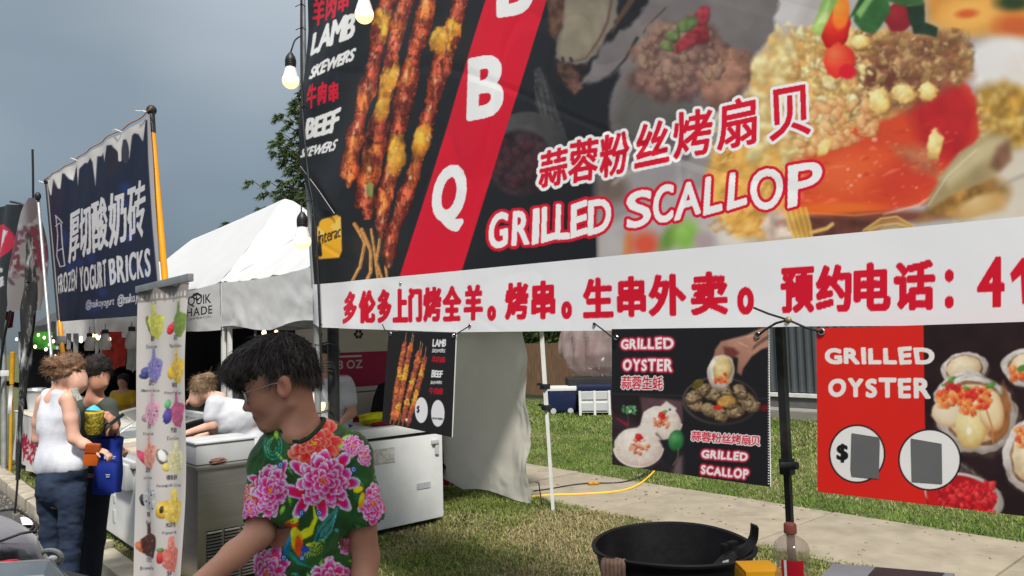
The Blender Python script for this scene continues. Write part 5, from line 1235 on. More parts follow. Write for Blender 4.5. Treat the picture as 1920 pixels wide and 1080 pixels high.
g = PX(700, 782, 3.5)
def lump(name, c, size, m, label, cat, seed, group=None, rot=0.0, amp=.35, res=(26, 14)):
    g_ = random.Random(seed); mb = MB(); ph = [g_.uniform(0, 6) for _ in range(6)]; ro = Matrix.Rotation(rot, 3, 'Z')
    def fn(u, v):
        th = math.pi * v; ph_ = 2 * math.pi * u; n_ = 1 + amp * (math.sin(ph_ * 3 + ph[0]) * .3 + math.sin(ph_ * 5 + th * 4 + ph[1]) * .25 + math.sin(th * 7 + ph[2] + ph_ * 2) * .25)
        sx_ = abs(math.sin(th)) ** .6; w = Vector((size[0] * .5 * sx_ * math.cos(ph_) * n_, size[1] * .5 * sx_ * math.sin(ph_) * n_, size[2] * .5 * (1 + math.cos(th) * (1 + .25 * amp * math.sin(ph_ * 4 + ph[3])))))
        return Vector(c) + ro @ w
    mb.grid(fn, res[0], res[1]); return tag(mb.build(name, m, None, smooth=True, weld=True), label, cat, group)
lump('yellow_gloves', (3.45, 5.72, top), (.34, .22, .10), mat('rubber_yellow', srgb(214, 214, 20), .5, var=.15, scale=20), 'folded yellow rubber gloves lying on the chest freezer lid', 'gloves', 3)
lump('red_cloth', (3.42, 5.58, top), (.26, .08, .035), mat('red_cloth', srgb(150, 20, 40), .8, var=.2, scale=30), 'small dark red cloth beside the yellow gloves', 'cloth', 4)
lump('blue_wrap', (3.02, 5.62, top), (.22, .14, .05), mat('blue_plastic', srgb(30, 80, 170), .4, var=.2, scale=30), 'crumpled blue plastic wrap on the freezer lid by the posts', 'wrap', 5)
# cup cartons behind the freezer
m_mag = mat('magenta_print', srgb(150, 22, 70), .6, var=.05, scale=6); m_wbox = mat('white_carton', (.50, .47, .44), .7, var=.06, scale=6)
def carton(name, x0, x1, y0, y1, z0, z1, label, two=False, group='cup cartons stacked behind the freezer', m=None, band=True):
    t = empty(name, ((x0 + x1) / 2, (y0 + y1) / 2, z0), label, 'carton', group); mb = MB(); mb.box(((x0 + x1) / 2, (y0 + y1) / 2, (z0 + z1) / 2), (x1 - x0, y1 - y0, z1 - z0 - .004), bev=.006); mb.build('box_body', m or m_wbox, t)
    if band:
        zb = z0 + (z1 - z0) * .08; zt = z0 + (z1 - z0) * .62; mb = MB(); mb.box(((x0 + x1) / 2, y0 - .0015, (zb + zt) / 2), (x1 - x0 - .012, .003, zt - zb)); mb.box((x0 - .0015, (y0 + y1) / 2, (zb + zt) / 2), (.003, y1 - y0 - .012, zt - zb)); mb.build('printed_band', m_mag, t)
    return t
def wtext(name, s_, x0, x1, z0, z1, y, m, parent, off=.02, axis='x'):
    V, T = text2d(s_, off); P = np.zeros((len(V), 3))
    if axis == 'x': P[:, 0] = x0 + V[:, 0] * (x1 - x0); P[:, 1] = y
    else: P[:, 1] = x0 + V[:, 0] * (x1 - x0); P[:, 0] = y
    P[:, 2] = z0 + V[:, 1] * (z1 - z0); return np_mesh(name, P, T, m, parent, smooth=False)
bx1 = carton('cup_carton', 3.16, 4.02, 6.25, 6.7, 1.14, 1.74, 'large white carton with a magenta band reading 8 OZ on top of the stack', )
wtext('lettering', '8 OZ', 3.36, 3.62, 1.36, 1.44, 6.245, m_wbox, bx1); wtext('lettering', '12', 3.19, 3.27, 1.36, 1.44, 6.245, m_wbox, bx1)
mb = MB(); mb.box((3.49, 6.246, 1.475), (.24, .003, .018)); mb.box((3.23, 6.246, 1.475), (.07, .003, .018)); mb.box((3.23, 6.246, 1.23), (.085, .003, .09)); mb.build('printed_mark', m_wbox, bx1)
mb = MB()
for a_ in range(6): mb.ell((3.58 + .035 * math.cos(a_ * 1.05), 6.246, 1.70 + .03 * math.sin(a_ * 1.05) - .02), (.016, .003, .016), 8)
mb.build('printed_flower', m_pblack, bx1)
bx2_ = carton('cup_carton', 3.14, 3.95, 6.22, 6.7, .57, 1.135, 'white carton with a magenta band under the topmost cup carton')
carton('cup_carton', 3.16, 3.98, 6.24, 6.7, 0.0, .565, 'bottom carton of the cup carton stack standing on the grass')
carton('cardboard_box', 4.06, 4.5, 6.2, 6.7, .95, 1.35, 'plain brown box above the blue crate behind the skewer board', m=m_brown, band=False, group='brown boxes in the freezer tent')
carton('cardboard_box', 3.70, 4.00, 6.02, 6.19, .90, 1.12, 'small brown box half covered by the black jacket', m=m_brown, band=False, group='brown boxes in the freezer tent') if False else None
cr_ = empty('blue_crate', (4.2, 6.4, 0), 'tall blue plastic crate beside the cup cartons', 'crate'); mb = MB(); mb.box((4.26, 6.42, .47), (.42, .42, .92), bev=.02); mb.build('crate_body', mat('blue_crate_plastic', srgb(20, 50, 130), .5, var=.1), cr_)
for z_ in (.3, .6, .88): mb = MB(); mb.box((4.26, 6.42, z_), (.44, .44, .03), bev=.006); mb.build('crate_rib', mat('blue_crate_rib', srgb(24, 60, 150), .5), cr_)
# black jacket over a brown box on the lid
jk = empty('black_jacket', (3.72, 5.86, top), 'black jacket thrown over a small brown box on the freezer', 'jacket')
mb = MB(); mb.box((3.70, 5.86, top + .14), (.20, .16, .27), bev=.004); o_ = mb.build('cardboard_box', m_brown, None); tag(o_, 'small brown box under the black jacket on the freezer', 'box')
mb = MB()
for i in range(5):
    a = i / 4; mb.tube([(3.56 - .01 * i, 5.80 + .03 * i, top + .02), (3.57, 5.80 + .03 * i, top + .2), (3.62, 5.80 + .03 * i, top + .30 + .01 * math.sin(i)), (3.74, 5.80 + .03 * i, top + .33), (3.85, 5.80 + .03 * i, top + .28), (3.87, 5.80 + .03 * i, top + .1), (3.88, 5.81 + .03 * i, top + .01)], [.03, .035, .045, .05, .045, .04, .035], 9)
mb.build('jacket_shell', mat('black_cloth', (.008, .008, .009), .9, var=.3, scale=20), jk, smooth=True)
# red and black trolley bag by the freezer
p = PZ(826, 915, 0.0); tb = empty('gas_cylinder', p, 'dark red tank with black round fan guard between freezer and tent wall', 'tank')
mb = MB(); mb.lathe((p.x + .05, p.y + .1, .02), (0, 0, 1), [(.001, 0), (.12, 0), (.13, .03), (.13, .36), (.10, .42), (.04, .45), (.001, .45)], 24); mb.build('tank_body', mat('dark_red_paint', srgb(140, 14, 36), .4, var=.1), tb, smooth=True)
mb = MB(); mb.lathe((p.x + .05, p.y + .02, .50), (-.6, -.75, .1), [(.001, .03), (.09, .03), (.17, .02), (.18, 0), (.17, -.05), (.001, -.05)], 26); mb.build('fan_guard', m_black, tb, smooth=True)
mb = MB(); mb.tube([(p.x - .07, p.y, .62), (p.x - .03, p.y - .05, .3), (p.x + .08, p.y - .06, .16), (p.x + .13, p.y - .05, .0)], .014, 8); mb.build('hose', m_black, tb, smooth=True)

# ---- cables on the path
def ground_pts(L_, z=.012): return [PZ(a, b, z + (c if False else 0)) for a, b in L_]
def smooth_path(P, n=8):
    P = [Vector(p) for p in P]; out = []
    for i in range(len(P) - 1):
        p0 = P[max(0, i - 1)]; p1 = P[i]; p2 = P[i + 1]; p3 = P[min(len(P) - 1, i + 2)]
        for k_ in range(n):
            t = k_ / n; out.append(.5 * ((2 * p1) + (p2 - p0) * t + (2 * p0 - 5 * p1 + 4 * p2 - p3) * t * t + (3 * p1 - p0 - 3 * p2 + p3) * t ** 3))
    out.append(P[-1]); return out
mb = MB(); mb.tube(smooth_path([PZ(960, 938, .015), PZ(1000, 931, .015), PZ(1036, 928, .015), PZ(1100, 926, .015), PZ(1160, 921, .015), PZ(1195, 910, .018), PZ(1215, 895, .02), PZ(1226, 884, .03), PZ(1236, 872, .04), PZ(1262, 858, .04)]), .011, 8)
tag(mb.build('extension_cord', mat('yellow_cord', srgb(222, 172, 44), .5, var=.1), None, smooth=True), 'yellow extension cord curving over the pavement into the grass', 'cord', 'cords on the pavement')
mb = MB(); mb.tube(smooth_path([PZ(1000, 921, .012), PZ(1030, 917, .012), PZ(1070, 910, .012), PZ(1104, 906, .014)]), .009, 7)
tag(mb.build('extension_cord', m_cord, None, smooth=True), 'black cord running from the tent foot to the yellow plug', 'cord', 'cords on the pavement')
mb = MB(); mb.tube(smooth_path([PZ(1122, 906, .014), PZ(1160, 905, .012), PZ(1190, 899, .014), PZ(1215, 888, .03), PZ(1240, 876, .04)]), .009, 7); mb.tube(smooth_path([PZ(1165, 905, .012), PZ(1200, 893, .014), PZ(1222, 878, .03)]), .006, 7)
tag(mb.build('extension_cord', m_cord, None, smooth=True), 'black cord running from the yellow plug into the far grass', 'cord', 'cords on the pavement')
a, b = PZ(1103, 907, .022), PZ(1123, 906, .022); mb = MB(); mb.tube([a, a.lerp(b, .1), a.lerp(b, .45), a.lerp(b, .5), a.lerp(b, .55), b.lerp(a, .1), b], [.016, .022, .022, .017, .022, .022, .014], 10)
tag(mb.build('cord_plug', m_yel, None, smooth=True), 'yellow plug joining two black cords on the pavement', 'plug')

# ---- coolers on the far lawn
def cooler(px, py, w, d, h, body_m, lid_m, label, style):
    c = PZ(px, py, 0.0); t = empty('cooler_box', c, label, 'cooler', 'coolers on the far lawn', rz=-YAW - R(8)); r_ = Matrix.Rotation(-YAW - R(8), 3, 'Z')
    P = lambda x, y, z: c + r_ @ Vector((x, y, z))
    def bx_(mb_, x, y, z, sx, sy, sz, bev=.015): mb_.box(P(x, y, z), (sx, sy, sz), r_, bev=bev); return mb_
    bx_(MB(), 0, d / 2, h * .46, w, d, h * .72, .03).build('tub', body_m, t, smooth=True)
    bx_(MB(), 0, d / 2, h * .90, w * 1.06, d * 1.06, h * .16, .03).build('lid', lid_m, t, smooth=True)
    for sx in (-1, 1): bx_(MB(), sx * w * .52, d * .5, h * .68, .03, d * .4, .05).build('handle', m_black if style == 0 else lid_m, t, smooth=True)
    if style == 0:
        for sx in (-1, 1):
            mb = MB(); mb.lathe(P(sx * w * .3, -.02, .06), r_ @ Vector((0, 1, 0)), [(.001, 0), (.06, 0), (.06, .04), (.001, .04)], 16); mb.build('wheel', m_ltgrey, t, smooth=True)
    else:
        for z in (.30, .66): 
            mb = MB(); bx_(mb, 0, -.012, h * z, w * .8, .02, h * .25, .004); mb.build('recessed_panel', m_ltgrey, t)
        for sx in (-1, 0, 1): bx_(MB(), sx * w * .46, -.02, h * .42, .05, .03, h * .8, .006).build('frame_bar', body_m, t)
    return t
m_navy = mat('navy_plastic', srgb(22, 30, 62), .45, var=.1)
cooler(1054, 776, .60, .42, .58, m_navy, m_white, 'navy blue wheeled cooler with a white lid on the far lawn', 0)
cooler(1116, 780, .64, .50, .62, m_white, m_navy, 'white cooler with a navy lid beside the wheeled blue cooler', 1)
# black crate with a clear plastic sack on it, behind the coolers
c = PD(1112, 716, 16.3); bxk = tag(MB().box((c.x, c.y, .36), (1.15, 1.0, .72), Matrix.Rotation(-YAW, 3, 'Z'), bev=.03).build('black_crate', m_black, None, smooth=True), 'black box standing behind the two coolers', 'box')
m_sack = mat('cloudy_plastic', (0.34, 0.25, 0.25), 0.2, var=.3, scale=3, alpha=.50, bump=.5, bscale=5, dirt=(.34, .32, .33), dirt_scale=2.5, dirt_amt=.7)
mb = MB(); ph_ = RNG.uniform(0, 6, 5)
def sack(u, v):
    a_ = u * 2 * math.pi; r_ = np.interp(v, [0, .08, .3, .6, .85, 1], [.05, .62, .88, .80, .5, .16]); pl = 1 + .10 * math.sin(a_ * 13 + v * 3) * (.2 + v) + .04 * math.sin(a_ * 17 - v * 9) + .05 * math.sin(a_ * 4 + ph_[0] + v * 3)
    q = Vector((c.x + .2, c.y - .1, .74 + 1.7 * v ** 1.1)); return q + RH * (r_ * pl * math.cos(a_)) + FH * (.6 * r_ * pl * math.sin(a_)) + Vector((0, 0, .05 * math.sin(a_ * 3) * (1 - v)))
mb.grid(sack, 90, 30); sk = tag(mb.build('plastic_sack', m_sack, None, smooth=True, weld=True), 'big clear plastic sack with pinkish contents on the black box', 'sack')

# ---- light bulbs
m_bulbw = mat('bulb_collar', (.75, .75, .73), .4, var=.02)
m_glow = mat('lit_bulb', (1, .95, .8), .4, emit=(1.0, .76, .32), estr=.95)
m_glow2 = mat('small_lit_bulb', (1, .9, .7), .4, emit=(1.0, .70, .38), estr=2.6)
def bulb(px, py, depth, rpx, label, cable):
    k_ = depth / FPX; r_ = rpx * k_; c = PD(px, py, depth); t = empty('hanging_bulb', c, label, 'light bulb', 'bulbs hanging from the banner frame')
    gl = [(r_ * math.sin(a_), -r_ * math.cos(a_)) for a_ in [math.pi * i_ / 16 * .62 for i_ in range(17)]]
    mb = MB(); mb.lathe(c, (0, 0, 1), gl, 26); mb.build('glowing_dome', m_glow, t, smooth=True)
    re, ze = gl[-1]; mb = MB(); mb.lathe(c, (0, 0, 1), [(re, ze), (re * .93, ze + r_ * .35), (re * .70, ze + r_ * 1.0), (re * .58, ze + r_ * 1.35), (.001, ze + r_ * 1.36)], 26); mb.build('collar', m_bulbw, t, smooth=True)
    z1 = ze + r_ * 1.3; mb = MB(); mb.lathe(c, (0, 0, 1), [(.001, z1 - .002), (r_ * .62, z1), (r_ * .64, z1 + r_ * .9), (r_ * .56, z1 + r_ * 1.25), (r_ * .25, z1 + r_ * 1.75), (.001, z1 + r_ * 1.8)], 22)
    for q in range(3): mb.lathe(c, (0, 0, 1), [(r_ * .62, z1 + r_ * (.2 + .25 * q)), (r_ * .69, z1 + r_ * (.25 + .25 * q)), (r_ * .62, z1 + r_ * (.3 + .25 * q))], 20)
    mb.build('socket', m_black, t, smooth=True)
    mb = MB(); mb.tube(smooth_path([c + Vector((0, 0, z1 + r_ * 1.75))] + [PD(a_, b_, depth + e_) for a_, b_, e_ in cable]), .0045, 7); mb.build('cable', m_cord, t, smooth=True)
bulb(545, 151, 4.25, 15.5, 'lit bulb hanging left of the grey pole high by the word skewers', [(547, 92, 0), (553, 76, .02), (563, 68, .05)])
bulb(683, 27, 3.7, 17.5, 'lit bulb hanging in front of the skewer picture at the top', [(684, -60, 0), (684, -140, 0)])
bulb(567, 452, 4.2, 16.0, 'lit bulb hanging beside the yellow payment sticker', [(565, 396, 0), (566, 384, .02), (574, 377, .06), (586, 376, .08)])
bulb(594, 760, 4.6, 16.0, 'lit bulb hanging low behind the neck of the man in the flowered shirt', [(596, 700, 0), (599, 660, .0), (603, 625, -.05)])
mb = MB(); mb.tube(smooth_path([PX(566, -80, 2.05), PX(565, 60, 2.05), PX(567, 200, 2.05), PX(578, 330, 2.04), PX(586, 378, 2.05), PX(594, 470, 2.06), PX(600, 610, 2.06), PX(603, 700, 2.07)]), .0075, 7)
tag(mb.build('light_string', m_cord, None, smooth=True), 'black cable of the light string down the left edge of the banner', 'cable')

# ---- menu stand
XM = 1.26
CM = Canvas(245, 515, 365, 1240, 3.0, base=(206, 200, 196)); C = CM; rp = np.random.RandomState(31)
C.poly([(240, 530), (370, 510), (370, 556), (240, 570)], (150, 140, 134), .6)
for i in range(15):
    x = 262 + i * 6.6; l_ = [8, 16, 11, 22, 13, 26, 12, 20, 14, 24, 16, 12, 22, 15, 20][i]; y = 557 - (x - 260) * .10
    C.line([(x, y - 8), (x, y + l_ * .6)], [5.4, 2.2], (150, 140, 134), .6); C.line([(x + 3.3, y - 2), (x + 3.3, y + 5)], 3, (214, 208, 204), .6)
def icebar(cx, cy, c, lo, dots, seed, shape=0, s=1.0, fruit=None):
    g = np.random.RandomState(seed)
    if fruit:
        for f in fruit: C.ell(cx + f[0], cy + f[1], f[2], f[3], f[4], f[5], hi=tuple(min(255, q + 50) for q in f[5]), lo=tuple(q * .6 for q in f[5]), soft=.15, wob=.15)
    C.poly([(cx - 4 * s, cy - 32 * s), (cx + 4 * s, cy - 34 * s), (cx + 6 * s, cy - 17 * s), (cx + 15 * s, cy - 14 * s), (cx + 17 * s, cy - 10 * s), (cx + 15 * s, cy + 12 * s), (cx + 9 * s, cy + 27 * s), (cx - 6 * s, cy + 24 * s), (cx - 12 * s, cy + 16 * s), (cx - 13 * s, cy - 6 * s), (cx - 6 * s, cy - 14 * s)], c, 1, .2, .2, wob=2, c2=tuple(q * .86 for q in c))
    for i in range(26):
        x = cx + g.uniform(-11, 13) * s; y = cy + g.uniform(-26, 22) * s
        if y < cy - 14 * s and abs(x - cx) > 4 * s: continue
        if dots: C.ell(x, y, g.uniform(.8, 1.8), g.uniform(.8, 2.2), g.uniform(0, 180), dots[g.randint(len(dots))], soft=.4, alpha=.85)
    C.line([(cx - 2 * s, cy - 12 * s), (cx + 2 * s, cy + 22 * s)], 1, lo, 1, .6); C.line([(cx + 6 * s, cy - 14 * s), (cx + 8 * s, cy + 20 * s)], 1, lo, 1, .6)
B = [(288, 606, (222, 222, 104), (180, 170, 50), [(244, 244, 150), (190, 180, 60)], [(-13, 6, 4, 20, -14, (90, 96, 50)), (-10, 2, 5, 16, -10, (232, 200, 80))]),
     (337, 602, (132, 158, 72), (84, 110, 40), [(160, 184, 96), (96, 120, 50)], [(-19, 14, 7, 8, 0, (214, 36, 56)), (-22, 20, 5, 5, 0, (190, 20, 44)), (-16, 6, 4, 5, 0, (226, 70, 84))]),
     (285, 689, (146, 140, 206), (84, 80, 150), [(60, 56, 120), (190, 186, 226), (44, 40, 90)], [(-15, 8, 7, 9, 0, (60, 66, 130)), (-18, 16, 6, 6, 0, (44, 48, 104))]),
     (333, 689, (244, 206, 84), (214, 150, 40), [(120, 90, 40), (250, 226, 140)], [(-15, 8, 6, 15, 10, (240, 176, 40))]),
     (284, 770, (228, 172, 196), (190, 120, 150), [(120, 50, 80), (240, 206, 220), (60, 40, 50)], [(-14, 14, 6, 8, 0, (150, 120, 130))]),
     (331, 772, (212, 96, 144), (176, 60, 110), [(226, 130, 170)], [(-19, -14, 4, 9, 10, (90, 170, 110)), (-19, 8, 6, 15, 5, (72, 56, 140))]),
     (281, 850, (240, 172, 154), (200, 110, 100), [(176, 36, 60), (206, 60, 80)], [(-15, 8, 6, 15, -30, (190, 50, 80))]),
     (326, 862, (232, 226, 180), (196, 180, 110), [(246, 240, 206), (214, 190, 90)], [(-20, -6, 7, 15, -10, (110, 90, 76)), (-20, -7, 5, 12, -10, (240, 240, 238)), (-15, 14, 5, 8, 0, (222, 190, 70))]),
     (281, 930, (206, 206, 208), (60, 60, 64), [(30, 30, 34), (40, 40, 44), (244, 244, 246)], [(-15, 8, 5, 11, -5, (34, 34, 38)), (-11, 10, 4, 10, -5, (214, 214, 214))]),
     (322, 955, (240, 208, 96), (206, 160, 50), [(250, 230, 150), (222, 180, 70)], [(-16, 0, 9, 17, 10, (222, 176, 60)), (-17, 0, 3, 7, 10, (60, 40, 30))]),
     (277, 1018, (84, 48, 42), (44, 24, 22), [(140, 100, 84), (52, 30, 28), (190, 160, 140)], [(-14, 8, 6, 12, -20, (176, 84, 50)), (-10, 16, 5, 5, 0, (196, 120, 60))]),
     (318, 1044, (232, 132, 118), (196, 84, 80), [(244, 176, 160), (206, 80, 84)], [(-17, 0, 6, 13, 8, (196, 50, 50)), (-17, -13, 5, 4, 0, (90, 140, 70))]),
     (274, 1118, (214, 190, 150), (170, 140, 100), [(240, 220, 190)], None), (314, 1136, (170, 200, 170), (120, 150, 120), [(220, 236, 220)], None)]
for i, (cx, cy, c, lo, dots, fr_) in enumerate(B): icebar(cx, cy, c, lo, dots, i, s=1.12, fruit=fr_)
LB = [(("榴莲控", "Durian Lover"), 283, 636), (("抹茶红豆", "Matcha Red Bean"), 331, 634), (("蓝莓芝士", "Blueberry Cheese"), 282, 719), (("杨枝甘露", "Mango Pomelo Sago"), 327, 723), (("火龙果", "Dragon Fruit"), 280, 800), (("芋泥香", "Taro Cream"), 322, 808),
      (("荔枝玫瑰", "Lychee Rose"), 280, 882), (("椰香菠萝", "Pineapple Coconut"), 319, 897), (("奥利奥", "Biscuit"), 278, 966), (("木瓜牛奶", "Papaya Milk"), 317, 986), (("巧克力", "Brownie Nuts"), 275, 1052), (("草莓", "Strawberry"), 314, 1078)]
for (a_, b_), cx, cy in LB:
    w1 = 4.2 * len(a_); C.text(a_, [(cx - w1 / 2, cy - 6), (cx + w1 / 2, cy - 6), (cx + w1 / 2, cy + 3), (cx - w1 / 2, cy + 4)], (70, 62, 62), .35)
    w2 = min(44, 2.3 * len(b_)); C.text(b_, [(cx - w2 / 2, cy + 11), (cx + w2 / 2, cy + 10), (cx + w2 / 2, cy + 17), (cx - w2 / 2, cy + 18)], (92, 86, 86), .25)
C = CC
ms = empty('menu_stand', (XM, 4.2, -.13), 'tall roll-up stand listing frozen yogurt bars between the woman and the steel cabinet', 'sign')
SM = Surf(XM, lambda y, z: .010 * np.sin(z * 5) * np.sin(y * 6) + .012 * np.sin(y * 14))
yb = lambda px_: None
Qm = [(260, 545), (356, 530), (343.5, 1205), (252.5, 1228)]
printed_sheet('printed_sheet', CM, Qm, SM, mat('matte_print_film', (1, 1, 1), .55, var=.02, attr='Col', spec=.3, bump=.1, bscale=6), ms, 1.1, .86)
a, b = PX(258, 544, XM), PX(358, 528, XM); mb = MB(); mb.box((a + b) / 2 + Vector((0, 0, .012)), (.028, (b - a).length, .04), bev=.006); mb.build('top_rail', mat('grey_rail', (.30, .31, .32), .4, metal=.5), ms, smooth=True)
a, b = PX(252.5, 1222, XM), PX(343.5, 1200, XM); mb = MB(); mb.box(((a.x + b.x) / 2, (a.y + b.y) / 2, -.085), (.20, abs(a.y - b.y) + .05, .085), bev=.02); mb.build('base_cassette', m_ltgrey, ms, smooth=True)
mb = MB(); mb.tube([(XM + .03, 4.25, -.05), (XM + .03, 4.25, PX(300, 540, XM).z)], .012, 10); mb.build('support_pole', m_ltgrey, ms, smooth=True)

# ---- blue yogurt banner on yellow and black poles
XY = 1.9
CY = Canvas(80, 190, 320, 620, 3.0, base=(36, 42, 62)); C = CY; rp = np.random.RandomState(3)
for i in range(26):
    x = rp.uniform(90, 310); y = rp.uniform(260, 595); C.ell(x, y, rp.uniform(5, 12), rp.uniform(6, 14), 0, (44, 62, 130), soft=1.0, alpha=.55)
C.poly([(80, 330), (112, 320), (116, 605), (80, 605)], (58, 40, 60), 10, alpha=.6)
def topline(x): return 336 - (x - 88) * .66
drips = [(88, 12), (94, 34), (98, 36), (103, 10), (108, 30), (112, 34), (116, 8), (122, 12), (128, 26), (133, 32), (137, 14), (144, 12), (147, 50), (150, 22), (158, 16), (165, 20), (172, 16), (176, 26), (180, 72), (183, 20), (190, 24), (193, 20), (198, 40), (204, 14), (212, 18), (220, 40), (224, 44), (228, 18), (235, 22), (240, 62), (246, 22), (250, 20), (256, 26), (262, 40), (266, 46), (272, 10), (280, 16)]
C.poly([(x, topline(x) + d) for x, d in drips] + [(284, 180), (80, 300)], (186, 182, 180), 1.2, .12, .03, c2=(214, 210, 208))
C.ell(210, 305, 12, 28, 4, (44, 44, 58), soft=.06); C.ell(233, 284, 7, 22, 0, (60, 62, 72), soft=.1); C.line([(222, 262), (223, 300)], 5, (206, 202, 200), 1)
C.poly([(283, 190), (292, 190), (320, 620), (303, 620), (297, 520), (288, 420), (279, 300), (277, 215)], (176, 172, 176), 1.2)
# glass of yogurt drawn in outline
for pts in ([(105, 405), (108, 440), (106, 480), (112, 500), (120, 498), (116, 460), (114, 420)], [(104, 404), (112, 412), (116, 418)], [(104, 424), (112, 418)], [(108, 470), (116, 466)]): C.line(pts, 1.8, (196, 194, 200), .8)
for ch, q in zip("厚切酸奶砖", [[(128, 402), (150, 392), (150, 482), (127, 494)], [(152, 394), (170, 384), (172, 474), (152, 486)], [(173, 380), (200, 366), (203, 462), (175, 474)], [(205, 366), (232, 354), (234, 450), (205, 466)], [(236, 350), (272, 334), (274, 440), (237, 458)]]):
    C.text(ch, q, (204, 202, 206), 1.35)
C.text('FROZEN', [(108, 514), (146, 500), (146, 545), (109, 551)], (204, 202, 206), .55, comic=True, seed=2, gap=.16); C.text('YOGURT', [(152, 498), (198, 486), (199, 536), (153, 548)], (204, 202, 206), .7, comic=True, seed=3, gap=.16)
C.text('BRICKS', [(204, 484), (283, 464), (285, 518), (206, 534)], (204, 202, 206), 1.2, comic=True, seed=6, gap=.16)
C.text('@naikoyogurt', [(163, 563), (213, 556), (213, 576), (163, 582)], (186, 184, 192), .3, shear=.15); C.text('@naiko.yogurt', [(219, 553), (284, 543), (284, 566), (219, 576)], (186, 184, 192), .5, shear=.15)
C = CC
yb_ = empty('yogurt_banner', (XY, 8.5, 1.9), 'dark blue frozen yogurt banner with dripping white top edge', 'banner')
SY = Surf(XY, lambda y, z: .010 * np.sin(y * 2.3 + z) + .006 * np.sin(y * 5.1 + 1) + .012 * np.sin(y * 9) * np.clip((z - 3.2) * 2, 0, 1))
printed_sheet('printed_sheet', CY, [(89, 337), (283, 214), (306, 589), (112, 603)], SY, mat('matte_banner_cloth', (1, 1, 1), .75, var=.02, attr='Col', spec=.15), yb_, 1.15, .95)
for px_, py_c in ((146, 301), (226, 247)):
    p = SY.pts(np.array([px_ * 1.]), np.array([py_c * 1.]), .0)[0]; mb = MB(); mb.tube([p, Vector(p) + Vector((-.05, .05, .03)), Vector(p) + Vector((-.04, .20, .05))], .004, 5); mb.build('cable_tie', m_pwhite, yb_)
mb = MB(); mb.tube([SY.pts(np.array([x * 1.]), np.array([topline(x) - 2]), .0)[0] for x in range(88, 285, 7)], .006, 6); mb.build('top_cord', mat('orange_cord', srgb(190, 120, 40), .6), yb_, smooth=True)
m_ypole = mat('yellow_fibreglass', srgb(228, 148, 6), .4, var=.06)
def pole2(top, mid, bot, r_, label, ms_):
    t = empty('banner_pole', bot, label, 'pole', 'poles holding the yogurt banner'); mb = MB(); mb.tube([top, mid], r_, 14); mb.build('pole_tip', ms_[0], t, smooth=True)
    mb = MB(); mb.tube([mid, bot], r_ * .92, 14); mb.build('pole_shaft', ms_[1], t, smooth=True)
    mb = MB(); mb.ell(top + Vector((0, 0, .03)), (r_ * 1.6, r_ * 1.6, r_ * 1.7)); mb.build('finial', m_black, t, smooth=True)
    mb = MB(); mb.tube([top, top + Vector((-.05, .06, .03)), top + Vector((-.06, .26, .08))], .005, 5); mb.build('cable_tie', m_pwhite, t)
    return t
pt = PX(284, 213, XY + .03); pm = PX(286, 250, XY + .03); pb_ = PX(316, 600, XY + .05); pb2 = pm + (pb_ - pm) * (pm.z / (pm.z - pb_.z))
t_ = pole2(pt, pm, pb2, .028, 'yellow pole with a black tip at the near side of the yogurt banner', (m_black, m_ypole))
pt = PX(89, 345, XY + .03); pm = PX(112, 602, XY + .03); pb2 = pm + (pm - pt) * (pm.z / (pt.z - pm.z))
t_ = pole2(pt, pm, pb2, .030, 'pole with a black upper half at the far side of the yogurt banner', (m_black, m_ypole))
for f_ in (.12, .25): 
    c = pm.lerp(pb2, f_); mb = MB(); mb.box(c, (.09, .09, .10), bev=.01); mb.build('clamp', m_greysteel, t_, smooth=True)

# ---- feather flags and poles at the far left
ff = empty('furled_flag', PD(28, 962, 7.9), 'furled black flag with white streaks on a tall thin pole', 'flag')
P_ = [PD(61, 280, 7.9), PD(62, 340, 7.9), PD(62, 430, 7.9), PD(60, 520, 7.9), PD(52, 620, 7.9), PD(43, 720, 7.9), PD(38, 800, 7.9), PD(33, 900, 7.9), PD(28, 962, 7.9)]
mb = MB(); mb.tube(smooth_path(P_), .011, 8); mb.build('pole', m_black, ff, smooth=True)
mb = MB(); pp = smooth_path(P_[2:8], 10); mb.grid(lambda u, v: pp[min(len(pp) - 1, int(v * (len(pp) - 1)))] + Vector((math.cos(u * 6.283), math.sin(u * 6.283), 0)) * (.022 + .052 * math.sin(math.pi * min(1, v * 1.4 + .04)) ** .5 * (1 - .55 * v)) * (1 + .22 * math.sin(u * 6.283 * 3 + v * 14) + .15 * math.sin(u * 12.5 - v * 33)), 26, 60)
mb.build('rolled_cloth', mat('black_flag_cloth', (.02, .02, .022), .75, var=.2, scale=10, dirt=(.6, .6, .6), dirt_scale=2.6, dirt_amt=1.0, stretch=(4, 4, 1)), ff, smooth=True)
SFk = Surf(1.55, lambda y, z: .05 * np.sin(y * 3 + z * 2))
CF = Canvas(-60, 370, 60, 660, 2.0, base=(34, 34, 38)); C = CF
C.ell(2, 452, 24, 34, 10, (206, 24, 64), soft=.04)
for k_ in range(5): C.line([(-6 + k_ * 2, 470 - k_ * 4), (4 + k_, 462 - k_ * 7), (16, 440 - k_ * 2)], 2.4, (236, 232, 234), .8)
C.line([(18, 435), (12, 455), (4, 474)], 4, (236, 232, 234), .8)
C.text('XING', [(-40, 506), (12, 500), (10, 540), (-40, 548)], (226, 224, 226), 1.2, comic=True)
C = CC
fl = empty('feather_flag', PX(2, 800, 1.5), 'black feather flag with a round red emblem at the left', 'flag', 'advertising flags at the left')
uu, vv = np.meshgrid(np.linspace(0, 1, 60), np.linspace(0, 1, 130), indexing='ij'); uu = uu.ravel(); vv = vv.ravel()
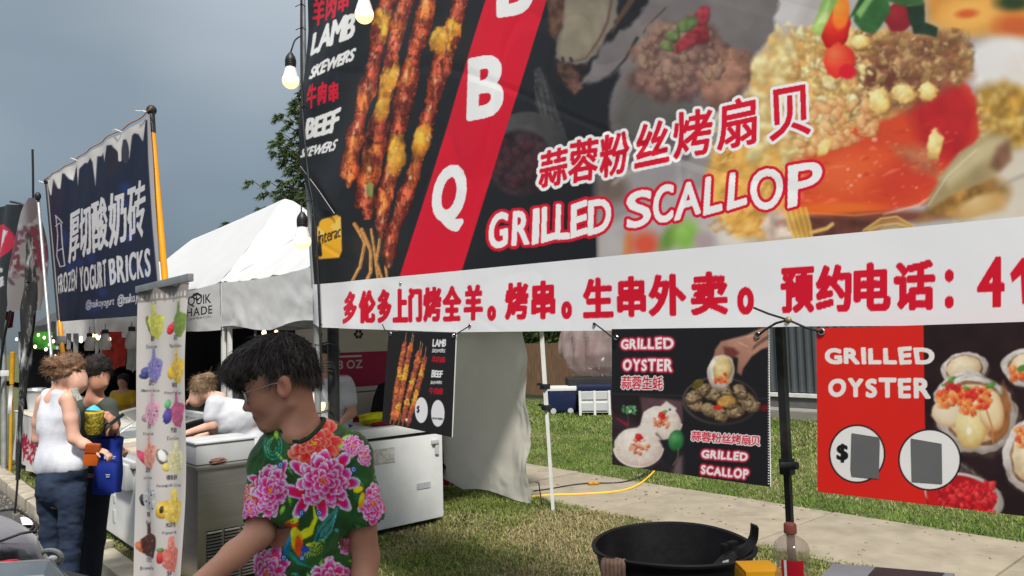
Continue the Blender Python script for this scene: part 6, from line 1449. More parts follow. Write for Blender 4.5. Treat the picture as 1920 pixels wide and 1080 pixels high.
yy_ = 384 + vv * 250; xr_ = np.interp(vv, [0, .03, .08, .2, .45, .75, 1], [44, 50, 53, 45, 28, 12, 4]); xl_ = -55 + 60 * np.clip(1 - vv / .2, 0, 1) ** 2
qx = xl_ + (xr_ - xl_) * uu
np_mesh('flag_cloth', SFk.pts(qx, yy_), grid_faces(60, 130)[:, ::-1], m_print, fl, True, cols=to_lin(CF.sample(qx, yy_)) * .85)
mb = MB(); mb.tube(smooth_path([PX(-8, 1000, 1.56), PX(0, 700, 1.56), PX(24, 560, 1.56), PX(44, 460, 1.56), PX(54, 410, 1.56), PX(46, 386, 1.56), PX(20, 378, 1.56)]), .016, 8); mb.build('pole', m_black, fl, smooth=True)
CG = Canvas(15, 360, 95, 600, 2.5, base=(160, 150, 150)); C = CG; rp = np.random.RandomState(6)
C.poly([(60, 360), (80, 365), (84, 590), (66, 590), (62, 470)], (120, 104, 104), 4)
for i in range(60): C.ell(rp.uniform(26, 82), rp.uniform(400, 540), rp.uniform(2, 5), rp.uniform(3, 9), rp.uniform(-30, 30), [(106, 56, 66), (84, 44, 54), (150, 120, 122), (176, 170, 170)][rp.randint(4)], soft=.4, alpha=.8)
C.text("烤", [(28, 440), (46, 430), (46, 500), (28, 508)], (120, 30, 50), 1.4); C.text("串", [(56, 430), (74, 420), (76, 500), (58, 510)], (120, 30, 50), 1.4)
C = CC
S_G = Surf(1.40, lambda y, z: .06 * np.sin(y * 2.2 + z * 3))
fg_ = empty('feather_flag', PX(75, 800, 1.38), 'greyish white flag with dark red characters beside the furled flag', 'flag', 'advertising flags at the left')
uu, vv = np.meshgrid(np.linspace(0, 1, 40), np.linspace(0, 1, 100), indexing='ij'); uu = uu.ravel(); vv = vv.ravel()
xl_ = np.interp(vv, [0, .12, .35, 1], [66, 50, 26, 24]); xr_ = 74 + vv * 8; top_ = 372 + 0 * vv; yy_ = top_ + vv * 210
qx = xl_ + (xr_ - xl_) * uu; np_mesh('flag_cloth', S_G.pts(qx, yy_ - uu * 0), grid_faces(40, 100)[:, ::-1], m_print, fg_, True, cols=to_lin(CG.sample(qx, yy_)) * .85)
mb = MB(); mb.tube([PX(71, 362, 1.38), PX(84, 520, 1.38), PX(96, 660, 1.38), PX(112, 900, 1.38)], .015, 8); mb.build('pole', m_greysteel, fg_, smooth=True); mb = MB(); mb.ell(PX(71, 368, 1.37), (.03, .03, .045)); mb.build('pole_clip', m_black, fg_, smooth=True)
# plain pole with hanging receipt strip and a yellow rod
t = empty('strut_pole', PX(12, 920, 1.6), 'grey strut pole with string and a curled white tag at the left', 'pole')
mb = MB(); mb.tube([PX(6, 600, 1.62), PX(8, 940, 1.62)], .035, 12); mb.build('tube', m_greysteel, t, smooth=True); mb = MB(); mb.box(PX(8, 700, 1.6), (.1, .1, .08), bev=.01); mb.build('collar', m_alu, t, smooth=True)
mb = MB(); mb.grid(lambda u, v: PX(17 + u * 7 - v * 3, 724 + v * 52, 1.58 + .02 * math.sin(v * 6)), 4, 14); mb.build('paper_tag', m_pwhite, t, smooth=True)
t = empty('yellow_rod', PX(20, 900, 1.66), 'dull yellow rod leaning beside the furled flag', 'rod'); mb = MB(); mb.tube([PX(24, 660, 1.64), PX(22, 720, 1.64)], .028, 10); mb.tube([PX(22, 720, 1.64), PX(19, 890, 1.64)], .02, 10); mb.build('shaft', mat('worn_yellow', srgb(190, 140, 20), .6, var=.2), t, smooth=True)

# ---- cloth covered table with red characters
tt_ = empty('cloth_table', (2.1, 10.6, 0), 'table under a white cloth with red characters behind the woman', 'table')
mb = MB(); mb.box((2.1, 10.7, .74), (.66, 3.9, .03), bev=.005); mb.build('table_top', m_ltgrey, tt_)
for x_ in (1.85, 2.35):
    for y_ in (8.9, 12.5): mb = MB(); mb.tube([(x_, y_, 0), (x_, y_, .73)], .018, 8); mb.build('leg', m_greysteel, tt_)
CT = Canvas(20, 770, 130, 935, 2.0, base=(214, 212, 212)); C = CT
for ch, q in zip("烤冷面", [[(38, 818), (50, 812), (56, 862), (44, 864)], [(52, 822), (64, 820), (70, 874), (58, 874)], [(66, 832), (80, 832), (86, 884), (74, 884)]]): C.text(ch, q, (176, 24, 60), 1.2)
C = CC
uu, vv = np.meshgrid(np.linspace(0, 1, 90), np.linspace(0, 1, 40), indexing='ij'); uu = uu.ravel(); vv = vv.ravel()
Yc = 12.6 - uu * 3.8; Zc = .765 - vv * (.62 + .06 * np.sin(uu * 5)); Xc = 1.745 + .03 * np.sin(Yc * 6) * vv + .02 * np.sin(Yc * 13 + 1) * vv
Wc = np.stack([Xc, Yc, Zc], 1); qx, qy, _ = proj_np(Wc)
np_mesh('table_cloth', Wc, grid_faces(90, 40)[:, ::-1], mat('white_cloth', (1, 1, 1), .8, var=.03, attr='Col'), tt_, True, cols=to_lin(CT.sample(qx, qy)) * .7)
mb = MB(); mb.box((2.1, 10.7, .766), (.72, 3.9, .012), bev=.004); mb.build('cloth_top', mat('cream_cloth', (.5, .46, .38), .85), tt_)
p = PX(68, 792, 1.95); t = empty('plastic_bucket', p, 'cloudy clear plastic bucket with foil lid on the cloth table', 'bucket'); z0 = .775; m_clear = mat('cloudy_clear', (.75, .77, .78), .25, alpha=.6, var=.05)
mb = MB(); mb.lathe((p.x, p.y, z0), (0, 0, 1), [(.001, 0), (.10, 0), (.13, .26), (.137, .27)], 24); mb.build('tub', m_clear, t, smooth=True); mb = MB(); mb.lathe((p.x, p.y, z0 + .26), (0, 0, 1), [(.14, 0), (.145, .02), (.12, .05), (.05, .06), (.001, .055)], 24); mb.build('foil_lid', mat('foil', (.5, .5, .5), .3, metal=.9, bump=.6, bscale=40), t, smooth=True)

# ---- curved glass display freezer by the kerb
df = empty('display_freezer', (2.0, 7.1, 0), 'white ice cream display freezer with curved glass top on the kerb', 'freezer')
y0_, y1_ = 6.32, 8.1
mb = MB(); mb.box((2.0, (y0_ + y1_) / 2, .36), (.66, y1_ - y0_, .60), bev=.02); mb.build('cabinet', m_white, df, smooth=True)
mb = MB(); mb.box((2.0, (y0_ + y1_) / 2, .03), (.6, y1_ - y0_ - .08, .055)); mb.build('plinth', m_black, df)
mb = MB(); mb.box((1.66, y0_ + .28, .60), (.10, .42, .20), bev=.02); mb.build('control_housing', m_ltgrey, df, smooth=True); mb = MB(); mb.box((1.606, y0_ + .24, .60), (.006, .12, .10)); mb.build('control_panel', m_black, df)
mb = MB(); mb.box((1.70, (y0_ + y1_) / 2, .70), (.12, y1_ - y0_ + .02, .05), bev=.012); mb.box((2.32, (y0_ + y1_) / 2, 1.0), (.06, y1_ - y0_ + .02, .05), bev=.012); mb.build('rim', m_ltgrey, df, smooth=True)
m_glass = mat('tinted_glass', (.55, .60, .60), .06, alpha=.35, spec=.8, var=.02)
arc = [(1.68 + .62 * (1 - math.cos(a_)), .72 + .30 * math.sin(a_)) for a_ in [i_ * math.pi / 2 / 10 for i_ in range(11)]]
for (ya, yb2) in ((y0_ + .02, (y0_ + y1_) / 2 - .01), ((y0_ + y1_) / 2 + .01, y1_ - .02)):
    mb = MB(); mb.grid(lambda u, v: Vector((arc[min(10, int(round(u * 10)))][0], ya + (yb2 - ya) * v, arc[min(10, int(round(u * 10)))][1])), 11, 4); mb.build('glass_lid', m_glass, df, smooth=True)
for yy2 in (y0_ + .01, (y0_ + y1_) / 2, y1_ - .01): mb = MB(); mb.tube([(a_, yy2, b_) for a_, b_ in arc], .011, 8); mb.build('lid_frame', m_steel, df, smooth=True)
mb = MB(); mb.box((2.02, (y0_ + y1_) / 2, .67), (.52, y1_ - y0_ - .1, .02)); mb.build('inner_tray', m_steel, df)
for i_, q_ in enumerate(((.36, .64, .4), (.8, .6, .7), (.75, .5, .3), (.5, .3, .22), (.85, .8, .5))):
    mb = MB(); mb.box((2.0, y0_ + .25 + i_ * .33, .70), (.34, .28, .05), bev=.02); mb.build('ice_cream_tub', mat('ice_cream', q_, .6, var=.2, scale=20, bump=.5), df, smooth=True)
mb = MB(); mb.box((1.668, y0_ + .62, .22), (.012, .07, .10), bev=.01); mb.box((1.668, y0_ + .62, .36), (.012, .05, .06), bev=.01); mb.build('drain_fitting', m_ltgrey, df, smooth=True)

# ---- steel cabinet with louvred side
ic = empty('steel_cabinet', (2.05, 5.35, 0), 'brushed steel cabinet with louvred side panel behind the menu stand', 'cabinet')
cx0, cx1, cy0, cy1 = 1.72, 2.52, 5.10, 5.75
mb = MB(); mb.box(((cx0 + cx1) / 2, (cy0 + cy1) / 2, .42), (cx1 - cx0, cy1 - cy0, .74), bev=.008); mb.build('body', m_steel, ic, smooth=True)
mb = MB(); mb.box(((cx0 + cx1) / 2, (cy0 + cy1) / 2, .80), (cx1 - cx0 + .03, cy1 - cy0 + .03, .022), bev=.006); mb.build('top_rim', m_steel, ic, smooth=True)
for bx3 in range(3):
    xa = cx0 + .06 + bx3 * .115; mb = MB(); mb.box((xa + .048, cy0 - .0025, .22), (.098, .004, .335)); mb.build('vent_recess', m_pblack, ic)
    for k_ in range(16):
        z_ = .06 + .021 * k_; mb = MB(); mb.box((xa + .048, cy0 - .009, z_), (.098, .013, .0075), Matrix.Rotation(R(32), 3, 'X')); mb.build('louvre', m_steel, ic)
for x_ in (cx0 + .05, cx1 - .05):
    for y_ in (cy0 + .05, cy1 - .05): mb = MB(); mb.tube([(x_, y_, 0), (x_, y_, .055)], .02, 8); mb.build('foot', m_black, ic)
t = empty('white_bin', (1.95, 5.4, .812), 'pale grey plastic bin standing on the steel cabinet', 'bin'); mb = MB(); mb.box((1.93, 5.33, .885), (.40, .34, .142), bev=.012); mb.build('bin_body', m_ltgrey, t, smooth=True)
mb = MB(); mb.box((1.93, 5.33, .958), (.42, .36, .012), bev=.004); mb.build('bin_rim', mat('pale_plastic', (.5, .51, .52), .5), t, smooth=True)
lump('wrapped_bread', (1.86, 5.13, .812), (.11, .06, .04), mat('brown_wrap', (.16, .08, .06), .6, var=.3), 'small brown item lying at the edge of the steel cabinet', 'food', 12)

# ---- inside the dim stalls: counters, lamps, cloths
m_dark = mat('dark_equipment', (.035, .035, .037), .5, var=.3, scale=10)
t = empty('work_counter', (3.2, 8.6, 0), 'steel work counter in the dim stall behind the menu stand', 'counter')
mb = MB(); mb.box((3.2, 8.6, .86), (.7, 2.6, .04), bev=.006); mb.build('counter_top', m_steel, t)
mb = MB(); mb.box((3.2, 8.6, .45), (.62, 2.5, .77)); mb.build('cupboard', m_dark, t)
for i_, (y_, w_, h_) in enumerate(((7.6, .3, .34), (8.2, .4, .25), (8.8, .35, .42), (9.4, .3, .3))):
    mb = MB(); mb.box((3.3, y_, .885 + h_ / 2), (.36, w_, h_), bev=.02); o_ = mb.build('counter_machine', m_greysteel if i_ % 2 else m_dark, None, smooth=True)
    tag(o_, ['dark machine nearest on the dim counter', 'low grey machine on the dim counter', 'tallest dark machine on the dim counter', 'grey machine farthest on the dim counter'][i_], 'machine', 'machines on the dim counter')
# small warm lamps strung inside the farther stalls
FL = ['small warm lamp leftmost against the green cloth', 'small warm lamp at the top edge of the green cloth', 'small warm lamp beside the lit pair on the green cloth', 'right lamp of the lit pair at the top of the green cloth',
      'warm lamp low on the green cloth beside the banner pole', 'warm lamp at the lower left of the green cloth', 'warm lamp at the lower middle of the green cloth', 'lone warm lamp between the left poles',
      'warm lamp below the green cloth near the yellow pole', 'warm lamp touching the yellow pole', 'small lamp above the pale paper strips', 'brighter lamp just under the one above the paper strips',
      'left lamp of the bright pair beside the first lantern', 'right lamp of the bright pair beside the first lantern', 'lower lamp under the bright pair beside the first lantern', 'lamp next to the red and orange cloth',
      'faint lamp between the two left lanterns', 'tiny lamp beside the white sheet near the menu stand', 'lamp between the second and third lanterns', 'left of two lamps above the dark hair of the flowered shirt man', 'right of two lamps above the dark hair of the flowered shirt man']
i_ = 0
for px_, py_c, dp in ((57, 630, 12.5), (72, 628, 12.5), (83, 633, 12), (95, 631, 12), (93, 646, 11.5), (66, 650, 11), (86, 655, 11), (31, 636, 13), (104, 668, 10.5), (100, 640, 11), (152, 634, 10), (152, 639, 9.3), (174, 629, 10.5), (181, 630, 9.8), (184, 634, 9.9), (205, 636, 9.4), (190, 631, 10.2), (260, 645, 9.0), (235, 628, 10), (495, 624, 6.6), (518, 624, 6.6)):
    c = PD(px_, py_c, dp); mb = MB(); mb.ell(c, (.020, .020, .026), 10); o_ = mb.build('fairy_light', m_glow2, None, smooth=True)
    tag(o_, FL[i_], 'lamp', 'small warm lamps under the tent roofs')
    i_ += 1
for j_, (px_, py_c, dp, s_) in enumerate(((168, 642, 9.0, 1), (197, 638, 8.6, 1.1), (247, 634, 8.4, 1.15))):
    c = PD(px_, py_c, dp); t = empty('hanging_lantern', c, ['glass lantern hanging left over the bending shopper', 'glass lantern hanging between two others under the valance', 'glass lantern hanging nearest the menu stand'][j_], 'lantern', 'glass lanterns under the valance')
    mb = MB(); mb.lathe(c, (0, 0, 1), [(.05 * s_, -.10 * s_), (.062 * s_, -.05 * s_), (.045 * s_, .03 * s_), (.028 * s_, .075 * s_)], 16); mb.build('glass_shade', mat('lantern_glass', (.55, .52, .48), .3, alpha=.75), t, smooth=True)
    mb = MB(); mb.lathe(c, (0, 0, 1), [(.001, .12 * s_), (.032 * s_, .11 * s_), (.034 * s_, .07 * s_), (.001, .07 * s_)], 14); mb.tube([c + Vector((0, 0, .11)), c + Vector((0, 0, .19))], .004, 6); mb.build('lantern_cap', m_black, t, smooth=True)
def hanging(name, px0, px1, py0, py1, dp, m, label, cat, group=None, wav=.02):
    a = PD(px0, py0, dp); b = PD(px1, py0, dp); dz = (py1 - py0) / FPX * dp; mb = MB()
    mb.grid(lambda u, v: a.lerp(b, u) + Vector((wav * math.sin(u * 14 + v * 2), 0, -dz * v * (1 - .06 * math.sin(u * 9)))), 14, 10); o_ = mb.build(name, m, None, smooth=True)
    return tag(o_, label, cat, group)
hanging('green_cloth', 34, 108, 622, 662, 12.9, mat('green_cloth', srgb(60, 140, 44), .8, var=.4, scale=8, dirt=(.02, .05, .01), dirt_scale=9, dirt_amt=.9), 'bright green cloth hanging in the far dim stall', 'cloth')
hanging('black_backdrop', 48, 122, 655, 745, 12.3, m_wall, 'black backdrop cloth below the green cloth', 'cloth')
hanging('red_print_cloth', 188, 236, 622, 690, 9.6, mat('red_orange_cloth', srgb(170, 48, 36), .8, var=.3, scale=10, dirt=(.03, .01, .01), dirt_scale=14, dirt_amt=.9), 'red and orange printed cloth hanging in the stall', 'cloth')
hanging('price_tag', 137, 147, 625, 662, 9.0, mat('grey_tag', (.36, .36, .38), .7, var=.3, scale=30), 'long pale paper strip hanging beside the banner pole', 'paper strip', 'paper strips under the valance', .004)
hanging('price_tag', 124, 133, 625, 656, 9.2, mat('grey_tag', (.30, .30, .31), .7, var=.3, scale=30), 'shorter grey paper strip hanging next to the long pale one', 'paper strip', 'paper strips under the valance', .004)
hanging('white_sheet', 236, 262, 628, 695, 8.8, mat('dim_white_cloth', (.30, .30, .29), .8, var=.2), 'white sheet hanging behind the menu stand', 'sheet')
hanging('maroon_sign', 0, 24, 584, 616, 12, mat('maroon', srgb(96, 18, 44), .7, var=.2), 'maroon sign under the dark canopy at the left edge', 'sign')

# ---- foreground things on the serving table
t = empty('serving_table', (1.55, .9, -.13), 'low dark serving table under the black pail', 'table'); mb = MB(); mb.box((1.56, .82, .775), (.62, 1.1, .03), bev=.006); mb.build('table_top', m_dark, t)
for x_ in (1.28, 1.84):
    for y_ in (.3, 1.33): mb = MB(); mb.tube([(x_, y_, -.13), (x_, y_, .76)], .018, 8); mb.build('leg', m_greysteel, t)
pc = PD(1262, 1019, 2.05); bk = empty('black_pail', (pc.x, pc.y, .79), 'big black round pail with lifted handle in front of the pavement', 'pail')
rim = pc.z; Rb = .213; hh = rim - .795
m_pail = mat('scorched_black_metal', (.006, .006, .007), .5, var=.3, scale=14, dirt=(.02, .015, .013), dirt_scale=8, dirt_amt=.3, bump=.1, bscale=60, spec=.2)
def out_r(a): return 1 + .012 * math.sin(3 * a + 1) + .008 * math.sin(5 * a)
mb = MB()
def pail_fn(u, v):
    a_ = u * 2 * math.pi; prof = [(.82, 0), (.92, .6), (.985, .93), (1.035, .97), (1.045, 1.0), (1.02, 1.015), (.985, 1.0), (.97, .9), (.88, .35), (.78, .04), (.001, .03)]
    i = v * (len(prof) - 1); k_ = min(len(prof) - 2, int(i)); f_ = i - k_; r_ = prof[k_][0] * (1 - f_) + prof[k_ + 1][0] * f_; h_ = prof[k_][1] * (1 - f_) + prof[k_ + 1][1] * f_
    return Vector((pc.x + Rb * r_ * out_r(a_) * math.cos(a_), pc.y + Rb * r_ * out_r(a_) * math.sin(a_), .795 + hh * h_ + .004 * math.sin(2 * a_) * h_))
mb.grid(pail_fn, 72, 31); mb.build('shell', m_pail, bk, smooth=True)
# lifted side handle: a bent flat bar
h0 = PD(1372, 1040, 2.0); h1 = PD(1397, 1030, 1.98); h2 = PD(1412, 1010, 1.98); h3 = PD(1415, 985, 1.98)
mb = MB(); mb.tube(smooth_path([PD(1345, 1068, 1.92), h0, h1, h2, h3]), [.022] * 33, 4, flat=.35); mb.build('handle', m_pail, bk)
mb = MB(); mb.box(PD(1372, 1022, 2.03), (.035, .02, .02), bev=.004); mb.box(PD(1360, 1030, 2.02), (.02, .02, .03), bev=.004); mb.build('handle_bracket', m_pail, bk, smooth=True)
mb = MB(); a = PD(1356, 1053, 1.86); mb.grid(lambda u, v: PD(1355 + u * 11, 1052 + v * 27 - u * 3, 1.868), 3, 3); mb.build('paper_label', mat('dirty_label', (.45, .43, .44), .7, var=.3, scale=90), bk)
tw_ = empty('wooden_tongs', PD(1150, 1060, 1.92), 'ribbed brown wooden sticks hooked over the left side of the pail', 'tongs')
for i_ in range(6):
    x_ = 1131 + i_ * 7.5; mb = MB(); mb.tube(smooth_path([PD(x_ + 4, 1050 + (i_ % 3) * 2, 1.93), PD(x_, 1056, 1.90), PD(x_ + 1, 1100, 1.90), PD(x_ + 2, 1150, 1.92)]), .0065, 8); mb.build('stick', mat('dark_wood', (.14, .085, .06), .7, var=.4, scale=30), tw_, smooth=True)
# plastic bottle
k_ = 1.45 / FPX; bt = PD(1481, 981, 1.45); bo_ = empty('plastic_bottle', (bt.x, bt.y, bt.z - .24), 'clear plastic bottle with brown cap and red label', 'bottle')
prof = [(.0008, .238), (.030, .238), (.035, .225), (.035, .17), (.033, .15), (.0345, .13), (.034, .105), (.029, .088), (.0275, .078), (.030, .070), (.0335, .058), (.034, .048), (.031, .038), (.022, .029), (.0115, .023), (.0105, .019)]
m_pet = mat('clear_bottle_plastic', (.34, .24, .18), .10, alpha=.34, var=.05, spec=1.0, bump=.3, bscale=30)
mb = MB(); mb.lathe(bt, (0, 0, -1), [(r_, h_) for r_, h_ in prof], 30); mb.build('bottle_wall', m_pet, bo_, smooth=True)
mb = MB(); mb.lathe(bt, (0, 0, -1), [(.001, 0), (.0105, 0), (.0118, .002), (.0122, .018), (.0105, .019)], 22); mb.build('cap', mat('brown_cap', srgb(120, 60, 50), .5), bo_, smooth=True)
dv = (CAM - bt); an0 = math.atan2(dv.y, dv.x)
def lab(u, v, a0, a1, z0, z1, r_=.0352): a_ = an0 + a0 + (a1 - a0) * u; return Vector((bt.x + r_ * math.cos(a_), bt.y + r_ * math.sin(a_), bt.z - (z0 + (z1 - z0) * v)))
mb = MB(); mb.grid(lambda u, v: lab(u, v, .62, -.28, .062, .20), 12, 3); mb.grid(lambda u, v: lab(u, v, -.42, -.56, .062, .20), 4, 3); mb.build('red_label', mat('red_label', srgb(196, 20, 40), .4), bo_, smooth=True)
mb = MB(); mb.grid(lambda u, v: lab(u, v, -.28, -.42, .062, .20), 4, 3); mb.build('label_strip', m_pwhite, bo_, smooth=True)
# yellow tub, grey case
c = PD(1421, 1062, 1.72); t = empty('yellow_tub', (c.x, c.y, .79), 'yellow plastic tub between the pail and the bottle', 'tub'); ro = Matrix.Rotation(-YAW, 3, 'Z'); mb = MB(); mb.box((c.x, c.y, c.z - .105), (.088, .09, .20), ro, bev=.014); mb.build('tub_body', m_yel, t, smooth=True)
mb = MB(); mb.box((c.x, c.y, c.z - .006), (.082, .084, .016), ro, bev=.005); mb.build('tub_lid', m_yel, t, smooth=True)
t = empty('grey_case', PD(1660, 1100, 1.5), 'flat grey case with dark inner edge at the bottom right', 'case')
A_ = [PD(1536, 1083, 1.50), PD(1760, 1100, 1.36), PD(1780, 1070, 1.62), PD(1560, 1056, 1.72)]; zt = sum(q.z for q in A_) / 4
A_ = [PZ(1536, 1084, 1.06), PZ(1760, 1110, 1.06), PZ(1790, 1075, 1.06), PZ(1562, 1056, 1.06)]
mb = MB(); mb.hexa([Vector((q.x, q.y, .80)) for q in A_] + A_); mb.build('case_body', mat('slate_grey', (.17, .19, .21), .45, metal=.3), t)
cI = sum(A_, Vector()) / 4; Bq = [cI.lerp(q, .86) + Vector((0, 0, .002)) for q in A_]; Bq[0] = Bq[0].lerp(Bq[1], .35); Bq[3] = Bq[3].lerp(Bq[2], .35)
mb = MB(); mb.add(Bq, [(0, 1, 2, 3)]); mb.build('inner_lining', m_black, t)
# stroller hood and steel tray at the bottom left
gm = mat('slate_fabric', (.135, .13, .15), .9, var=.08, scale=30, bump=.2, bscale=300, sheen=.3)
c = PD(0, 1040, 2.3); st = empty('stroller', (c.x, c.y, -.13), 'stroller with a slate grey fabric hood at the bottom left', 'stroller')
def hood(u, v):
    # draped panels with a ridge running towards the camera side
    x_ = np.interp(u, [0, .25, .5, .8, 1], [-120, -40, 20, 66, 86]); top_ = np.interp(u, [0, .25, .42, .66, .82, 1], [950, 962, 966, 986, 1006, 1052]); y_ = top_ + (1130 - top_) * v
    d_ = 2.30 - .25 * math.sin(math.pi * min(1, v * .9)) - .10 * math.sin(u * 9) * (v) + .05 * math.sin(v * 9 + u * 4) + .02 * (fbm(np.float32(u * 9), np.float32(v * 9), 3) - .5)
    return PD(x_, y_, float(d_))
mb = MB(); mb.grid(hood, 50, 40); BK = FH - Vector((0, 0, 1.3))
mb.grid(lambda u, v: hood(u, v) + BK * (.08 + .2 * math.sin(math.pi * u) * (1 - .3 * v)), 50, 12)
for v_ in (0.0,): mb.grid(lambda u, w: hood(u, v_) + BK * (w * (.08 + .2 * math.sin(math.pi * u))), 50, 6)
for u_ in (0.0, 1.0): mb.grid(lambda v, w: hood(u_, v) + BK * (w * .08), 20, 4)
mb.build('hood', gm, st, smooth=True)
mb = MB(); mb.tube([PD(0, 1015, 2.075), PD(40, 1000, 2.09), PD(64, 996, 2.11)], .004, 6); mb.build('hood_seam', m_black, st, smooth=True)
cc_ = PD(94, 1046, 2.2); mb = MB(); mb.tube([cc_ + _r * (.034 * math.cos(a_)) + _u * (.022 * math.sin(a_)) for a_ in [i_ * math.pi / 10 for i_ in range(21)]], .0075, 8); mb.build('handle_ring', m_greysteel, st, smooth=True)
mb = MB(); mb.ell(PD(98, 1048, 2.17), (.014, .014, .010)); mb.build('push_button', m_alu, st, smooth=True)
base = Vector((c.x, c.y, 0))
for dx, dy in ((-.25, -.2), (.15, -.2), (-.25, .3), (.15, .3)):
    mb = MB(); mb.lathe(base + Vector((dx, dy, -.03)), (1, 0, 0), [(.05, -.02), (.1, -.02), (.1, .02), (.05, .02)], 18); mb.build('wheel', m_black, st, smooth=True)
    mb = MB(); mb.tube([base + Vector((dx, dy, -.02)), base + Vector((-.05, .05, .75))], .012, 8); mb.build('frame_tube', m_greysteel, st, smooth=True)
lump('red_ribbon', PD(8, 1060, 1.95), (.06, .02, .012), mat('pink_red', srgb(220, 30, 70), .6), 'bright red ribbon end lying beside the steel tray', 'ribbon', 3)
A_ = [PZ(-140, 1130, 1.08), PZ(128, 1084, 1.08), PZ(96, 1050, 1.08), PZ(-140, 1066, 1.08)]; cI = sum(A_, Vector()) / 4
t = empty('steel_tray', (cI.x, cI.y, 1.05), 'shallow steel tray reaching in at the bottom left corner', 'tray'); In = [cI.lerp(q, .86) - Vector((0, 0, .03)) for q in A_]; Ou = [cI.lerp(q, .95) for q in A_]
mb = MB(); mb.add(A_ + Ou + In, [(0, 1, 5, 4), (1, 2, 6, 5), (2, 3, 7, 6), (3, 0, 4, 7), (4, 5, 9, 8), (5, 6, 10, 9), (6, 7, 11, 10), (7, 4, 8, 11), (8, 9, 10, 11)]); mb.build('tray_pan', mat('polished_steel', (.62, .61, .58), .22, metal=1.0, var=.06), t)
mb = MB(); mb.tube(A_ + [A_[0]], .004, 6); mb.build('tray_edge', m_steel, t)
mb = MB(); mb.box((cI.x, cI.y, .46), (.4, .4, 1.14), Matrix.Rotation(.3, 3, 'Z')); tag(mb.build('tray_stand', m_dark, None), 'dark stand under the steel tray at the bottom left', 'stand')
# cables and scraps lying by the kerb
for j_, P2 in enumerate(([(0, 957), (30, 955), (50, 968), (70, 985), (60, 1000), (40, 990)], [(52, 1000), (66, 985), (78, 992), (74, 1010), (60, 1012)])):
    mb = MB(); mb.tube(smooth_path([PZ(a_, b_, -.115) for a_, b_ in P2]), .012, 7); tag(mb.build('ground_cable', m_cord, None, smooth=True), ['black cable snaking along the kerb from the left edge', 'tangled black cable end beside the white scrap'][j_], 'cable', 'black cables in the gutter')
mb = MB(); mb.grid(lambda u, v: PZ(38 + u * 20 + v * 4, 970 + v * 14, -.115 + .03 * math.sin(u * 3) * v), 5, 5); tag(mb.build('paper_scrap', m_pwhite, None, smooth=True), 'white paper scrap in the gutter by the furled flag', 'paper')

# stickers and scuffs that mark the freezer front, and a spray bottle on the lid
mb = MB(); mb.box((3.72, 5.4165, .36), (.14, .004, .05)); mb.build('rating_sticker', mat('worn_sticker', (.36, .37, .40), .7, var=.4, scale=60), fz)
t = empty('spray_bottle', (3.62, 5.98, top), 'small white spray bottle standing at the back of the freezer lid', 'bottle')
mb = MB(); mb.lathe((3.30, 5.95, top), (0, 0, 1), [(.001, 0), (.036, 0), (.038, .10), (.030, .14), (.014, .165), (.014, .18)], 18); mb.build('bottle_body', mat('milky_plastic', (.6, .62, .6), .4), t, smooth=True)
mb = MB(); mb.box((3.295, 5.94, top + .20), (.035, .05, .035), bev=.006); mb.tube([(3.295, 5.91, top + .19), (3.295, 5.90, top + .155)], .004, 6); mb.build('trigger', m_navy, t, smooth=True)

